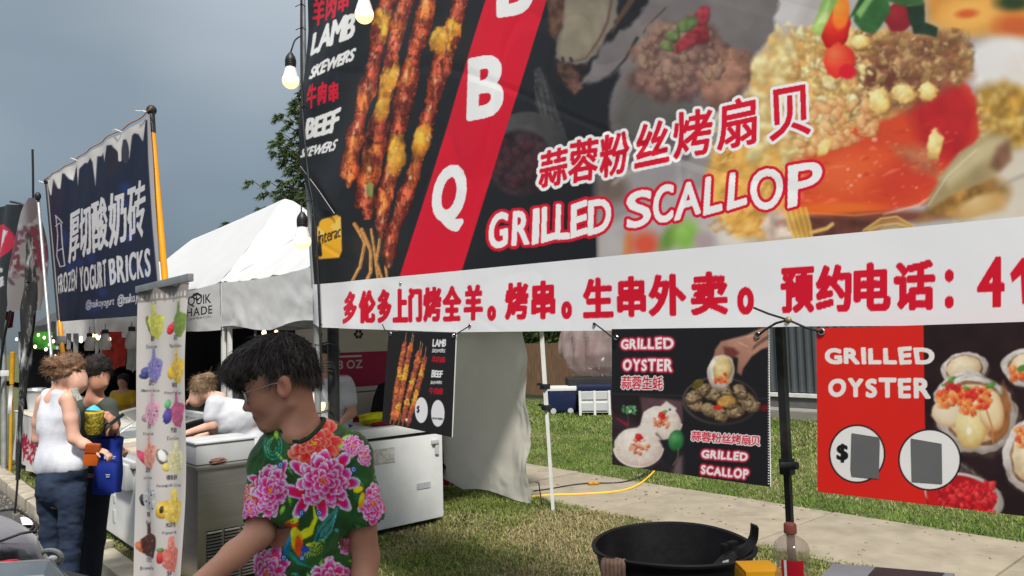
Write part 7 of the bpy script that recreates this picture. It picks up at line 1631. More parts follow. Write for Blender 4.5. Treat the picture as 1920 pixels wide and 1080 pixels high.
# ================================================================== PEOPLE (bodies grown as one skin around a skeleton)
class Field:
    def __init__(s, lo, hi, h):
        s.lo = np.array(lo, np.float32); s.h = h; n = np.ceil((np.array(hi) - np.array(lo)) / h).astype(int) + 1
        s.F = np.full(n, .06, np.float32); s.n = n
    def _win(s, lo, hi):
        a = np.maximum(0, np.floor((lo - s.lo) / s.h).astype(int)); b = np.minimum(s.n, np.ceil((hi - s.lo) / s.h).astype(int) + 1)
        if (b <= a).any(): return None
        g = [np.arange(a[i], b[i], dtype=np.float32) * s.h + s.lo[i] for i in range(3)]
        return (slice(a[0], b[0]), slice(a[1], b[1]), slice(a[2], b[2])), g[0][:, None, None], g[1][None, :, None], g[2][None, None, :]
    def _mix(s, sl, d, k, op):
        o = s.F[sl]
        if op == 'u': h = np.maximum(k - np.abs(o - d), 0) / k; s.F[sl] = np.minimum(o, d) - h * h * k * .25
        else: d = -d; h = np.maximum(k - np.abs(o - d), 0) / k; s.F[sl] = np.maximum(o, d) + h * h * k * .25
    def cap(s, a, b, ra, rb=None, k=.02, op='u'):
        rb = ra if rb is None else rb; a = np.array(a, np.float32); b = np.array(b, np.float32); m = max(ra, rb) + k + .02
        w = s._win(np.minimum(a, b) - m, np.maximum(a, b) + m)
        if w is None: return s
        sl, X, Y, Z = w; ab = b - a; t = np.clip(((X - a[0]) * ab[0] + (Y - a[1]) * ab[1] + (Z - a[2]) * ab[2]) / float(ab @ ab + 1e-9), 0, 1)
        d = np.sqrt((X - a[0] - t * ab[0]) ** 2 + (Y - a[1] - t * ab[1]) ** 2 + (Z - a[2] - t * ab[2]) ** 2) - (ra + (rb - ra) * t); s._mix(sl, d, k, op); return s
    def ell(s, c, r, ax=None, k=.02, op='u'):
        c = np.array(c, np.float32); m = max(r) + k + .02; w = s._win(c - m, c + m)
        if w is None: return s
        sl, X, Y, Z = w; X = X - c[0]; Y = Y - c[1]; Z = Z - c[2]
        if ax is None: ax = np.eye(3)
        q = [(X * ax[i][0] + Y * ax[i][1] + Z * ax[i][2]) for i in range(3)]
        k0 = np.sqrt(sum((q[i] / r[i]) ** 2 for i in range(3))); k1 = np.sqrt(sum((q[i] / r[i] ** 2) ** 2 for i in range(3))) + 1e-6
        s._mix(sl, k0 * (k0 - 1) / k1, k, op); return s
    def plane(s, p, n, k=.004):
        """keep only the side where (x-p).n < 0"""
        X = np.arange(s.n[0], dtype=np.float32)[:, None, None] * s.h + s.lo[0] - p[0]; Y = np.arange(s.n[1], dtype=np.float32)[None, :, None] * s.h + s.lo[1] - p[1]; Z = np.arange(s.n[2], dtype=np.float32)[None, None, :] * s.h + s.lo[2] - p[2]
        s.F = np.maximum(s.F, X * n[0] + Y * n[1] + Z * n[2]); return s
    def net(s):
        F = s.F; ins = F < 0; n = s.n
        c = [(i, j, k) for i in (0, 1) for j in (0, 1) for k in (0, 1)]
        sub = lambda A, o: A[o[0]:n[0] - 1 + o[0], o[1]:n[1] - 1 + o[1], o[2]:n[2] - 1 + o[2]]
        cnt = sum(sub(ins, o).astype(np.int8) for o in c); act = (cnt > 0) & (cnt < 8); idx = np.full(act.shape, -1, np.int64); A = np.argwhere(act); idx[act] = np.arange(len(A))
        P = np.zeros((len(A), 3)); N_ = np.zeros(len(A))
        for a in c:
            for ax in range(3):
                if a[ax]: continue
                b = list(a); b[ax] = 1
                fa = F[A[:, 0] + a[0], A[:, 1] + a[1], A[:, 2] + a[2]]; fb = F[A[:, 0] + b[0], A[:, 1] + b[1], A[:, 2] + b[2]]; m = (fa < 0) != (fb < 0)
                t = np.where(m, fa / np.where(m, fa - fb, 1), 0); q = np.array(a)[None] + t[:, None] * np.eye(3)[ax][None]; P += np.where(m[:, None], q, 0); N_ += m
        V = (A + P / N_[:, None]) * s.h + s.lo; faces = []
        for ax in range(3):
            o = [slice(1, n[i] - 1) for i in range(3)]; o[ax] = slice(0, n[ax] - 1); o2 = list(o); o2[ax] = slice(1, n[ax])
            m = ins[tuple(o)] != ins[tuple(o2)]; E_ = np.argwhere(m); off = np.array([1, 1, 1]); off[ax] = 0; E_ = E_ + off; fl = ins[E_[:, 0], E_[:, 1], E_[:, 2]]
            u_, v_ = [(1, 2), (2, 0), (0, 1)][ax]; q = []
            for du, dv in ((0, 0), (-1, 0), (-1, -1), (0, -1)):
                e = E_.copy(); e[:, u_] += du; e[:, v_] += dv; q.append(idx[e[:, 0], e[:, 1], e[:, 2]])
            q = np.stack(q, 1); q = np.where(fl[:, None], q, q[:, ::-1]); faces.append(q[(q >= 0).all(1)])
        return V, np.concatenate(faces)
def smooth_mesh(V, F, it=2, f=.5):
    e = np.concatenate([F[:, [0, 1]], F[:, [1, 2]], F[:, [2, 3]], F[:, [3, 0]]]); e = np.concatenate([e, e[:, ::-1]]); n = len(V); deg = np.bincount(e[:, 0], minlength=n)[:, None] + 1e-9
    for _ in range(it):
        S = np.stack([np.bincount(e[:, 0], weights=V[e[:, 1], i], minlength=n) for i in range(3)], 1) / deg; V = V * (1 - f) + S * f
    return V
def normals(V, F):
    a = np.cross(V[F[:, 2]] - V[F[:, 0]], V[F[:, 3]] - V[F[:, 1]]); N_ = np.zeros_like(V)
    for i in range(4): np.add.at(N_, F[:, i], a)
    return N_ / (np.linalg.norm(N_, axis=1)[:, None] + 1e-12)
rA, bA, uA = np.array(RH), -np.array(FH), np.array([0, 0, 1.0])       # right, towards the viewer, up
def Q(px, py, d): return np.array(PD(px, py, d))
def hand(fd, wrist, dr, palm, curl=.5, s=1.0, side=1, k=.006):
    """palm, four unequal bent fingers and a thumb; dr = along the hand, palm = palm normal"""
    dr = np.array(dr, float); dr /= np.linalg.norm(dr); pn = np.array(palm, float); pn -= dr * (pn @ dr); pn /= np.linalg.norm(pn); lat = np.cross(dr, pn) * side
    w = np.array(wrist, float); c = w + dr * .045 * s
    fd.ell(c, (.048 * s, .037 * s, .016 * s), np.stack([dr, lat, pn]), k=.014)
    for i, (o, L_, r_) in enumerate(((-.027, .066, .0078), (-.009, .076, .0084), (.009, .073, .0082), (.026, .060, .0074))):
        p = w + dr * .082 * s + lat * o * s; d1 = dr * math.cos(curl * .7) + pn * math.sin(curl * .7); q = p + d1 * L_ * .45 * s; d2 = dr * math.cos(curl * 1.7) + pn * math.sin(curl * 1.7); e_ = q + d2 * L_ * .32 * s; d3 = dr * math.cos(curl * 2.4) + pn * math.sin(curl * 2.4); f_ = e_ + d3 * L_ * .25 * s
        fd.cap(p - dr * .02, q, r_ * 1.1 * s, r_ * s, k=k); fd.cap(q, e_, r_ * s, r_ * .92 * s, k=.004); fd.cap(e_, f_, r_ * .92 * s, r_ * .75 * s, k=.004)
    t0 = w + dr * .025 * s - lat * .028 * s; t1 = t0 + (dr * .65 - lat * .6 + pn * .35) * .036 * s; t2 = t1 + (dr * .8 - lat * .15 + pn * .5) * .030 * s
    fd.cap(t0, t1, .014 * s, .0105 * s, k=.008); fd.cap(t1, t2, .0105 * s, .008 * s, k=.005)
m_skin = mat('skin_tan', srgb(180, 132, 110), .52, var=.07, scale=18, bump=.08, bscale=300, sss=.12, spec=.35)
m_skin2 = mat('skin_fair', srgb(204, 160, 140), .55, var=.07, scale=18, bump=.05, bscale=200, sss=.1)
m_hairblk = mat('black_hair', (.022, .018, .017), .7, var=.3, scale=60, spec=.2)
m_hairbrn = mat('brown_hair', (.16, .085, .045), .5, var=.5, scale=40, spec=.4)
def sdf_obj(name, fd, m, parent, it=2, disp=None, cols=None, sub=False):
    V, F = fd.net(); V = smooth_mesh(V, F, it)
    if sub:
        me = bpy.data.meshes.new('t'); me.from_pydata([], [], []); o = np_mesh('t', V, F, m, None, True); md = o.modifiers.new('s', 'SUBSURF'); md.levels = 1; md.render_levels = 1; md.subdivision_type = 'SIMPLE'
        bpy.context.view_layer.update(); me2 = bpy.data.meshes.new_from_object(o.evaluated_get(bpy.context.evaluated_depsgraph_get()))
        V = np.zeros(len(me2.vertices) * 3, np.float32); me2.vertices.foreach_get('co', V); V = V.reshape(-1, 3).astype(float); F = np.zeros(len(me2.polygons) * 4, np.int32); me2.polygons.foreach_get('vertices', F); F = F.reshape(-1, 4); V = smooth_mesh(V, F, 1)
        bpy.data.objects.remove(o); bpy.data.meshes.remove(me2); bpy.data.meshes.remove(me)
    if disp is not None: V = V + normals(V, F) * disp(V)[:, None]
    c = cols(V) if cols is not None else None
    return np_mesh(name, V, F, m, parent, True, cols=c), V, F
def strands(name, roots, dirs, normals_, length, m, parent, seed, w=.0011, segs=5, grav=.5, lift=.5, curl=0.0, flick=.25):
    g = np.random.RandomState(seed); n = len(roots); P = roots.copy(); d = dirs.copy(); Vs = []; L_ = length * g.uniform(.5, 1.25, n)
    side = np.cross(d, normals_); side /= np.linalg.norm(side, axis=1)[:, None] + 1e-9; wob = g.normal(size=(n, 3)) * flick
    for s_ in range(segs + 1):
        t = s_ / segs; ww = w * (1 - t * .85); Vs.append(P - side * ww); Vs.append(P + side * ww)
        d2 = d + normals_ * (lift * (1 - 2.0 * t)) + np.array([0, 0, -1.0]) * grav * t + wob * t + side * (curl * math.sin(t * 5))
        d2 /= np.linalg.norm(d2, axis=1)[:, None]; P = P + d2 * (L_ / segs)[:, None]
    V = np.stack(Vs, 1).reshape(-1, 3); b = np.arange(n)[:, None] * (2 * (segs + 1)); F = np.concatenate([b + np.array([[2 * i, 2 * i + 1, 2 * i + 3, 2 * i + 2]]) for i in range(segs)])
    return np_mesh(name, V, F, m, parent, True)

# ------------------------------------------------------------------ the man in the flowered shirt
D0 = 2.05
vend = empty('person', (Q(575, 1000, D0)[0], Q(575, 1000, D0)[1], -.13), 'young man with thick black hair and glasses in a green flowered shirt looking down', 'person')
E0 = Q(540, 727, D0 + .015)                                  # middle of the head between the ears
hf = -rA * .954 - uA * .30 + bA * .14; hf /= np.linalg.norm(hf); hu = -rA * .30 + uA * .954; hu -= hf * (hu @ hf); hu /= np.linalg.norm(hu); hs = np.cross(hu, hf)
if hs @ bA < 0: hs = -hs
AX = np.stack([hf, hs, hu])
def H(x, y, z): return E0 + hf * x + hs * y + hu * z
E0 = E0 - hs * .0
fd = Field(E0 - .22 - np.array([.02, .02, .10]), E0 + .22, .0036)
fd.ell(H(.010, 0, .058), (.098, .076, .090), AX, k=.01)
fd.ell(H(.052, 0, -.005), (.056, .058, .082), AX, k=.03)
fd.ell(H(.045, 0, .045), (.066, .066, .055), AX, k=.02)
for sy in (-1, 1):
    fd.cap(H(.004, sy * .050, -.042), H(.074, sy * .020, -.083), .017, .016, k=.03)
    fd.ell(H(.070, sy * .036, -.018), (.026, .022, .026), AX, k=.025)
    fd.ell(H(.106, sy * .031, .020), (.014, .018, .011), AX, k=.012, op='s')
    fd.ell(H(.0905, sy * .031, .017), (.0125, .0145, .0120), AX, k=.004)
    fd.cap(H(.098, sy * .016, .034), H(.088, sy * .046, .034), .0065, .005, k=.012)
    fd.ell(H(.110, sy * .0105, -.021), (.010, .0075, .0075), AX, k=.007)
fd.ell(H(.086, 0, -.080), (.018, .020, .015), AX, k=.02)
fd.ell(H(.088, 0, -.048), (.019, .028, .022), AX, k=.02)
fd.cap(H(.096, 0, .030), H(.119, 0, -.013), .0075, .0085, k=.016); fd.ell(H(.121, 0, -.016), (.0095, .0095, .0085), AX, k=.008)
fd.ell(H(.104, 0, -.047), (.0085, .021, .0048), AX, k=.005); fd.ell(H(.101, 0, -.057), (.0085, .018, .0055), AX, k=.005); fd.cap(H(.112, -.02, -.0518), H(.112, .02, -.0518), .0022, .0022, k=.003, op='s')
eax = np.stack([hf * .96 + hs * .28, hs * .96 - hf * .28, hu])
for sy in (-1, 1):
    a_ = np.stack([hf * .94 - hs * sy * .34 * -1, hs * .94 * 1, hu]); a_ = a_ / np.linalg.norm(a_, axis=1)[:, None]
    fd.ell(H(-.004, sy * .081, .002), (.019, .0090, .031), np.stack([hf * .9 + hu * .25, hs, hu * .95 - hf * .2]), k=.006)
    fd.ell(H(.003, sy * .0915, .005), (.0105, .0105, .0200), AX, k=.003, op='s'); fd.cap(H(-.008, sy * .083, -.008), H(-.012, sy * .084, .018), .003, .003, k=.004); fd.ell(H(.012, sy * .079, -.004), (.006, .005, .008), AX, k=.004)
nk0 = H(-.012, 0, -.020); nk1 = Q(567, 822, D0 + .02)
fd.cap(nk0, nk1, .047, .049, k=.022); fd.cap(H(.015, 0, -.055), Q(552, 818, D0 - .02), .030, .036, k=.016); fd.cap(Q(575, 806, D0 + .03), Q(604, 826, D0 + .04), .040, .03, k=.03); fd.cap(Q(562, 830, D0 + .01), Q(540, 850, D0 + .02), .045, .035, k=.02)
# torso, arms and legs belong to the same skin
BODY = fd
fb = Field(np.array([E0[0] - .75, E0[1] - .75, -.16]), np.array([E0[0] + .75, E0[1] + .55, E0[2] - .06]), .0068)
def limb(f_, pts, rs, k=.02):
    for i in range(len(pts) - 1): f_.cap(pts[i], pts[i + 1], rs[i], rs[i + 1], k=k)
fb.ell(Q(572, 900, D0 + .03), (.115, .075, .14), np.stack([rA, bA, uA]), k=.03); fb.ell(Q(572, 1050, D0 + .03), (.11, .085, .18), np.stack([rA, bA, uA]), k=.05); fb.ell(Q(572, 1200, D0 + .03), (.15, .10, .14), np.stack([rA, bA, uA]), k=.05)
fb.cap(Q(567, 800, D0 + .02), Q(570, 860, D0 + .03), .05, .09, k=.05)
S2_, E2_, W2_ = Q(664, 862, D0 + .02), Q(684, 1045, D0 + .03), Q(668, 1205, D0 - .10)
limb(fb, [S2_, Q(677, 950, D0 + .02), E2_, Q(682, 1110, D0 - .02), W2_], [.036, .041, .038, .036, .024], k=.02)
S1_, E1_, W1_ = Q(492, 868, D0 + .02), Q(487, 1000, D0 - .06), Q(352, 1112, D0 - .26)
limb(fb, [S1_, Q(488, 940, D0 - .02), E1_, Q(440, 1040, D0 - .12), W1_], [.034, .039, .036, .033, .024], k=.02)
hand(fb, W1_, W1_ - E1_, -uA, curl=.5, s=1.05, side=1); hand(fb, W2_, W2_ - E2_, bA * .3 - rA, curl=.45, s=1.05, side=-1)
hipc = Q(572, 1230, D0 + .03)
for sx in (-1, 1):
    hp = hipc + rA * sx * .085; limb(fb, [hp, np.array([hp[0], hp[1], .42]) + bA * .02, np.array([hp[0], hp[1], -.05])], [.085, .055, .042], k=.03); fb.cap(np.array([hp[0], hp[1], -.09]), np.array([hp[0], hp[1], -.09]) + bA * .15, .04, .035, k=.02)
# merge head field and body field surfaces: body mesh is cut where the head field takes over deep inside the neck
Vh, Fh = BODY.net(); Vh = smooth_mesh(Vh, Fh, 2, .45); Vb, Fb = fb.net(); Vb = smooth_mesh(Vb, Fb, 2, .5)
loc = (Vh - E0) @ AX.T
lip = np.exp(-((loc[:, 0] - .106) / .018) ** 2 - ((loc[:, 2] + .052) / .0085) ** 2 - (loc[:, 1] / .026) ** 4) + .8 * np.exp(-((loc[:, 2] + .0518) / .002) ** 2 - (loc[:, 1] / .03) ** 6 - ((loc[:, 0] - .10) / .025) ** 2)
brow = np.exp(-((loc[:, 0] - .098) / .03) ** 2 - ((loc[:, 2] - .040 + .1 * (np.abs(loc[:, 1]) - .03) ** 1) / .0045) ** 2) * (np.abs(loc[:, 1]) > .012) * (np.abs(loc[:, 1]) < .052) * (loc[:, 0] > .06)
lash = np.exp(-((loc[:, 2] - .0105) / .0018) ** 2) * (loc[:, 0] > .085) * (np.abs(np.abs(loc[:, 1]) - .031) < .014)
red = np.clip(np.exp(-((loc[:, 0] - .085) / .03) ** 2 - ((loc[:, 2] + .015) / .03) ** 2), 0, 1) * .25 + .5 * np.exp(-(np.abs(loc[:, 1]) / .085) ** 8 * 0 - ((loc[:, 0]) / .02) ** 2 - ((np.abs(loc[:, 1]) - .085) / .008) ** 2)
def mixc(base, c, a): a = np.clip(a, 0, 1)[:, None]; return base * (1 - a) + np.array(c)[None] * a
sk = np.array(srgb(200, 146, 120)); ch_ = np.tile(sk, (len(Vh), 1)); ch_ = ch_ * (.93 + .14 * fbm(Vh[:, 0] * 60, Vh[:, 2] * 60, 3))[:, None]
ch_ = mixc(ch_, srgb(196, 110, 92), red); ch_ = mixc(ch_, srgb(138, 62, 60), lip); ch_ = mixc(ch_, (.02, .015, .012), brow * .85); ch_ = mixc(ch_, (.015, .01, .01), lash * .8)
cb_ = np.tile(sk, (len(Vb), 1)) * (.93 + .14 * fbm(Vb[:, 0] * 40, Vb[:, 2] * 40, 3))[:, None]
m_vskin = mat('skin_vendor', (1, 1, 1), .5, var=.05, scale=20, attr='Col', bump=.06, bscale=350, sss=.10, spec=.35)
np_mesh('body', np.concatenate([Vh, Vb]), np.concatenate([Fh, Fb + len(Vh)]), m_vskin, vend, True, cols=np.concatenate([ch_, cb_]))
# hair
fh_ = Field(E0 - .25, E0 + .25, .0042)
fh_.ell(H(.012, 0, .070), (.102, .084, .086), AX, k=.02); fh_.ell(H(.075, 0, .088), (.068, .076, .056), AX, k=.04); fh_.ell(H(.106, 0, .084), (.038, .064, .038), AX, k=.03); fh_.ell(H(-.038, 0, .030), (.052, .066, .072), AX, k=.03)
fh_.ell(H(.030, 0, -.034), (.115, .15, .074), AX, k=.012, op='s'); fh_.ell(H(.010, .10, -.006), (.030, .045, .042), AX, k=.006, op='s'); fh_.ell(H(.010, -.10, -.006), (.030, .045, .042), AX, k=.006, op='s')
fh_.ell(H(.085, .09, .018), (.056, .06, .044), AX, k=.01, op='s'); fh_.plane(H(-.04, 0, -.045), -hu)
def hair_disp(V):
    l_ = (V - E0) @ AX.T; an = np.arctan2(l_[:, 1], l_[:, 0] + .03) * 9; return (fbm(an * 1.6, l_[:, 2] * 9, 3) - .5) * .034 + (fbm(an * 6, l_[:, 2] * 16 + 5, 2) - .5) * .012
_, Vq, Fq = sdf_obj('hair', fh_, m_hairblk, vend, 2, hair_disp)
Nq = normals(Vq, Fq); g = np.random.RandomState(2); lq = (Vq - E0) @ AX.T
crown = H(-.045, .0, .155)
sel = g.choice(len(Vq), 12000); R0 = Vq[sel] - Nq[sel] * .006; NN = Nq[sel]; fl_ = (R0 - crown); fl_ = fl_ / (np.linalg.norm(fl_, axis=1)[:, None] + 1e-6) + np.array([0, 0, -.7]) + hf[None] * (.25 * (lq[sel, 0] > .02))[:, None]; fl_ -= NN * (fl_ * NN).sum(1)[:, None]; fl_ /= np.linalg.norm(fl_, axis=1)[:, None] + 1e-6
m_strand = mat('hair_strand', (.085, .073, .068), .60, var=.5, scale=30, spec=.18)
strands('hair_strand', R0, fl_, NN, np.where((lq[sel, 2] < .085) & (lq[sel, 0] > .03), .022, .045), m_strand, vend, 3, w=.0006, grav=.35, lift=.34, flick=.36)
fr_ = (lq[:, 0] > .09) & (lq[:, 2] < .085) & (lq[:, 2] > .04); ix = np.nonzero(fr_)[0]
if len(ix):
    ix = g.choice(ix, 1800); strands('fringe', Vq[ix] - Nq[ix] * .01, np.tile(-hu * .8 + hf * .1, (1800, 1)) + g.normal(size=(1800, 3)) * .12, Nq[ix], .020, m_strand, vend, 4, w=.0006, grav=.3, lift=.1, flick=.25)
ix = np.nonzero((lq[:, 2] < .01) & (lq[:, 0] < 0))[0]
if len(ix): ix = g.choice(ix, 1800); strands('nape_hair', Vq[ix] - Nq[ix] * .006, np.tile(-hu, (1800, 1)) + g.normal(size=(1800, 3)) * .2, Nq[ix], .022, m_strand, vend, 5, w=.001, grav=.1, lift=.0, flick=.2)
# glasses
gl_ = bpy.data.objects.new('glasses', None); COL.objects.link(gl_); gl_.parent = vend
m_wire = mat('rose_metal_wire', (.80, .68, .64), .3, metal=1.0, var=.05)
def rim_pts(cy): return [Vector(H(.112 - .010 * abs(math.cos(a_)) * (1 if True else 0), cy + .0245 * math.copysign(abs(math.cos(a_)) ** .8, math.cos(a_)), .012 + .0185 * math.copysign(abs(math.sin(a_)) ** .8, math.sin(a_)))) for a_ in [i_ * 2 * math.pi / 28 for i_ in range(29)]]
mb = MB(); mb.tube(rim_pts(.032), .0017, 6); mb.tube(rim_pts(-.032), .0017, 6); mb.tube([Vector(H(.106, -.009, .018)), Vector(H(.117, 0, .020)), Vector(H(.106, .009, .018))], .0011, 6)
for sy in (-1, 1): mb.tube([Vector(H(.103, sy * .057, .022)), Vector(H(.085, sy * .074, .022)), Vector(H(.02, sy * .080, .020)), Vector(H(-.012, sy * .083, .012))], .0013, 6)
mb.build('glasses_frame', m_wire, vend, smooth=True)
mb = MB()
for cy in (.032, -.032):
    rp_ = rim_pts(cy)[:-1]; mb.add([p + Vector(hf) * .0003 for p in rp_], [tuple(range(len(rp_)))])
mb.build('lens', mat('clear_lens', (.7, .72, .75), .05, alpha=.14, spec=1.0), vend)
bpy.data.objects.remove(gl_)

# shirt print
CZ = Canvas(425, 765, 745, 1260, 3.0, base=(50, 84, 46)); C = CZ; rp = np.random.RandomState(77)
Yg, Xg = np.mgrid[0:C.H, 0:C.W]; nz = fbm(Xg * .012, Yg * .012, 4)[..., None]; C.img[:] = C.img * (.75 + .5 * nz)
def leaf(x, y, L_, w_, rot, c=(96, 142, 60)):
    C.ell(x, y, L_, w_, rot, c, hi=tuple(min(255, q + 60) for q in c), lo=tuple(q * .45 for q in c), soft=.12, wob=.1, noise=.2, ns=.2)
    C.line([(x - L_ * math.cos(R(rot)), y - L_ * math.sin(R(rot))), (x + L_ * math.cos(R(rot)), y + L_ * math.sin(R(rot)))], .7, (176, 204, 110), .8, .6)
for i in range(95):
    x = rp.uniform(440, 725); y = rp.uniform(790, 1250); leaf(x, y, rp.uniform(6, 15), rp.uniform(2.2, 5), rp.uniform(0, 180), [(84, 128, 54), (58, 98, 52), (120, 156, 66), (44, 84, 56), (48, 92, 84)][rp.randint(5)])
def peony(cx, cy, r, sx=1.0, rot=0, deep=(200, 4, 84), mid=(226, 34, 120), edge=(250, 205, 226), heart=(226, 150, 60), seed=0):
    g = np.random.RandomState(seed); ca, sa = math.cos(R(rot)), math.sin(R(rot))
    for k_, (rad, n, sz) in enumerate(((.78, 11, .34), (.60, 10, .32), (.42, 8, .29), (.25, 6, .24), (.10, 4, .17))):
        for i in range(n):
            a = i * 6.283 / n + g.uniform(-.22, .22) + k_ * .4; d = rad * r * g.uniform(.85, 1.12); x0 = d * math.cos(a) * sx; y0 = d * math.sin(a); x = cx + x0 * ca - y0 * sa; y = cy + x0 * sa + y0 * ca
            an = math.degrees(math.atan2(y - cy, x - cx)); pr = sz * r * g.uniform(.85, 1.2)
            C.ell(x, y, pr * 1.05, pr * .74, an, tuple(q * .42 for q in deep), soft=.25, alpha=.55, wob=.2)
            C.ell(x, y, pr, pr * .66, an, edge, hi=(255, 240, 246), soft=.08, wob=.25)
            C.ell(x - math.cos(R(an)) * pr * .20, y - math.sin(R(an)) * pr * .20, pr * .86, pr * .54, an, mid, soft=.6, wob=.15, alpha=.95)
            C.ell(x - math.cos(R(an)) * pr * .5, y - math.sin(R(an)) * pr * .5, pr * .72, pr * .42, an, deep, soft=.6, alpha=.95)
            for q in range(3):
                o = g.uniform(-.35, .35); C.line([(x - math.cos(R(an)) * pr * .6, y - math.sin(R(an)) * pr * .6), (x + math.cos(R(an + o * 60)) * pr * .7, y + math.sin(R(an + o * 60)) * pr * .7)], .7, tuple(min(255, q2 + 30) for q2 in edge), .8, .35)
    for i in range(14): C.ell(cx + g.uniform(-.12, .12) * r * sx, cy + g.uniform(-.12, .12) * r, 1.6, 1.2, 0, heart, soft=.4)
COR = dict(deep=(196, 14, 26), mid=(224, 48, 44), edge=(244, 150, 130), heart=(240, 180, 70))
# teal swirls and the bright bird
for (cx, cy, r_, a0, a1) in ((512, 836, 22, -40, 220), (512, 836, 16, -30, 230), (511, 838, 10, 0, 260), (640, 845, 16, 150, 330)):
    C.line([(cx + r_ * math.cos(R(a_)) * .8, cy + r_ * 1.25 * math.sin(R(a_))) for a_ in range(a0, a1, 15)], 2.2, (36, 112, 108), 1, .9); C.line([(cx + (r_ - 2) * math.cos(R(a_)) * .8, cy + (r_ - 2) * 1.25 * math.sin(R(a_))) for a_ in range(a0, a1, 15)], .9, (120, 196, 176), .8, .9)
leaf(646, 828, 20, 9, -35, (150, 196, 62)); leaf(652, 856, 12, 4, 10, (96, 150, 60))
peony(470, 935, 26, .7, 10, seed=5, **COR); peony(468, 958, 20, .8, 0, seed=6)
peony(590, 828, 50, .95, 0, seed=1, **COR); bigpetals = [(552, 922, 26, 12, 195), (566, 948, 27, 11, 120), (604, 952, 24, 11, 85), (640, 938, 24, 12, 50), (654, 905, 22, 12, 5), (640, 866, 24, 12, -45), (562, 878, 22, 11, 215), (500, 972, 20, 8, 110), (482, 900, 20, 8, 200), (528, 880, 20, 8, -60)]
for (x, y, a_, b_, ro_) in bigpetals:
    C.ell(x, y, a_, b_, ro_, (250, 214, 232), soft=.1, wob=.2); C.ell(x - a_ * .15 * math.cos(R(ro_)), y - a_ * .15 * math.sin(R(ro_)), a_ * .86, b_ * .74, ro_, (226, 40, 124), soft=.5); C.ell(x - a_ * .4 * math.cos(R(ro_)), y - a_ * .4 * math.sin(R(ro_)), a_ * .6, b_ * .55, ro_, (200, 6, 84), soft=.6)
peony(606, 902, 50, .95, 10, seed=2); peony(507, 920, 47, .52, 4, seed=3); peony(660, 836, 20, .9, -30, seed=8, deep=(196, 20, 60)); peony(683, 853, 20, .5, -20, seed=9)
peony(700, 945, 34, .62, 5, seed=4); peony(500, 1078, 48, .75, 5, seed=10); peony(618, 1092, 44, .8, 0, seed=11); peony(648, 1024, 15, .8, 0, seed=12); peony(560, 1180, 50, .9, 0, seed=13); peony(478, 1180, 30, .9, 0, seed=14, **COR); peony(640, 1200, 40, .9, 0, seed=15, **COR)
for i in range(9):
    t = i / 8; C.line([(636 - 4 * t, 950 + 2 * i), (618 + 6 * t, 965 + 4 * i), (596 + 14 * t, 990 + 3 * i), (588 + 20 * t, 1015)], 2.6, [(28, 92, 96), (44, 128, 126), (20, 66, 74)][i % 3], 1, .95); C.line([(634 - 4 * t, 951 + 2 * i), (616 + 6 * t, 966 + 4 * i), (594 + 14 * t, 991 + 3 * i)], .7, (190, 224, 214), .8, .7)
for i in range(9):
    t = i / 8; C.line([(505 + 2 * t, 975 + 5 * i), (516, 990 + 4 * i), (536, 1008 + 2 * i)], 3.2, [(236, 196, 40), (232, 120, 40), (226, 220, 80)][i % 3], 1, .95)
C.line([(588, 950), (592, 972), (584, 990), (572, 1002)], [3, 7, 9, 6], (196, 208, 40), 1); C.ell(574, 1000, 16, 9, -30, (226, 214, 40), hi=(246, 240, 110), lo=(130, 130, 30), wob=.2)
C.ell(555, 1012, 12, 24, -8, (214, 178, 40), hi=(240, 220, 90), lo=(196, 80, 36), wob=.15, noise=.3, ns=.4); C.ell(560, 1024, 7, 20, -4, (222, 96, 44), soft=.3); C.ell(538, 1015, 8, 26, 2, (34, 110, 134), hi=(70, 150, 170), wob=.1)
C.ell(546, 982, 13, 8, -10, (196, 70, 34), hi=(236, 150, 50), wob=.2); C.ell(552, 976, 8, 5, -10, (170, 190, 50)); C.ell(549, 978, 1.6, 1.6, 0, (20, 20, 20))
for i in range(14): a_ = R(-20 + i * 9); C.line([(575, 1020), (575 + 34 * math.cos(a_), 1020 + 26 * math.sin(a_))], .9, (206, 204, 80), .8, .8)
C.line([(545, 1040), (560, 1056), (590, 1066)], [9, 5, 1], (40, 128, 120), 1.5); C.ell(572, 1030, 8, 7, 0, (46, 84, 150), noise=.4, ns=.5)
for (x, y) in ((526, 872), (565, 962), (663, 880), (598, 962), (532, 1046), (566, 1046)): C.ell(x, y, 6, 7, 0, (60, 88, 140), soft=.15); C.ell(x, y, 3, 4, 0, (176, 196, 214), soft=.2); C.ell(x, y, 1.6, 2.2, 0, (30, 44, 84), soft=.2)
for i in range(8): C.line([(664, 890 + i * 6), (676 + i, 900 + i * 8)], 1.2, (60, 150, 140), .8, .7)
C.ell(672, 918, 10, 6, -20, (226, 200, 44), lo=(200, 90, 40)); C.ell(678, 938, 5, 16, 12, (226, 150, 44), hi=(240, 210, 80))
C = CC
fs = Field(np.array([E0[0] - .45, E0[1] - .45, .70]), np.array([E0[0] + .45, E0[1] + .42, E0[2] - .045]), .0056)
XA = np.stack([rA, bA, uA]); 
fs.ell(Q(571, 905, D0 + .02), (.142, .105, .15), XA, k=.03); fs.ell(Q(571, 1030, D0 + .02), (.140, .110, .20), XA, k=.05); fs.ell(Q(572, 1170, D0 + .02), (.142, .118, .17), XA, k=.05); fs.cap(Q(572, 1150, D0 + .02), Q(572, 1230, D0 + .02), .118, .120, k=.05)
fs.cap(Q(520, 850, D0 + .02), Q(655, 850, D0 + .03), .062, .062, k=.05); fs.cap(Q(538, 832, D0 + .01), Q(612, 826, D0 + .04), .056, .055, k=.04)
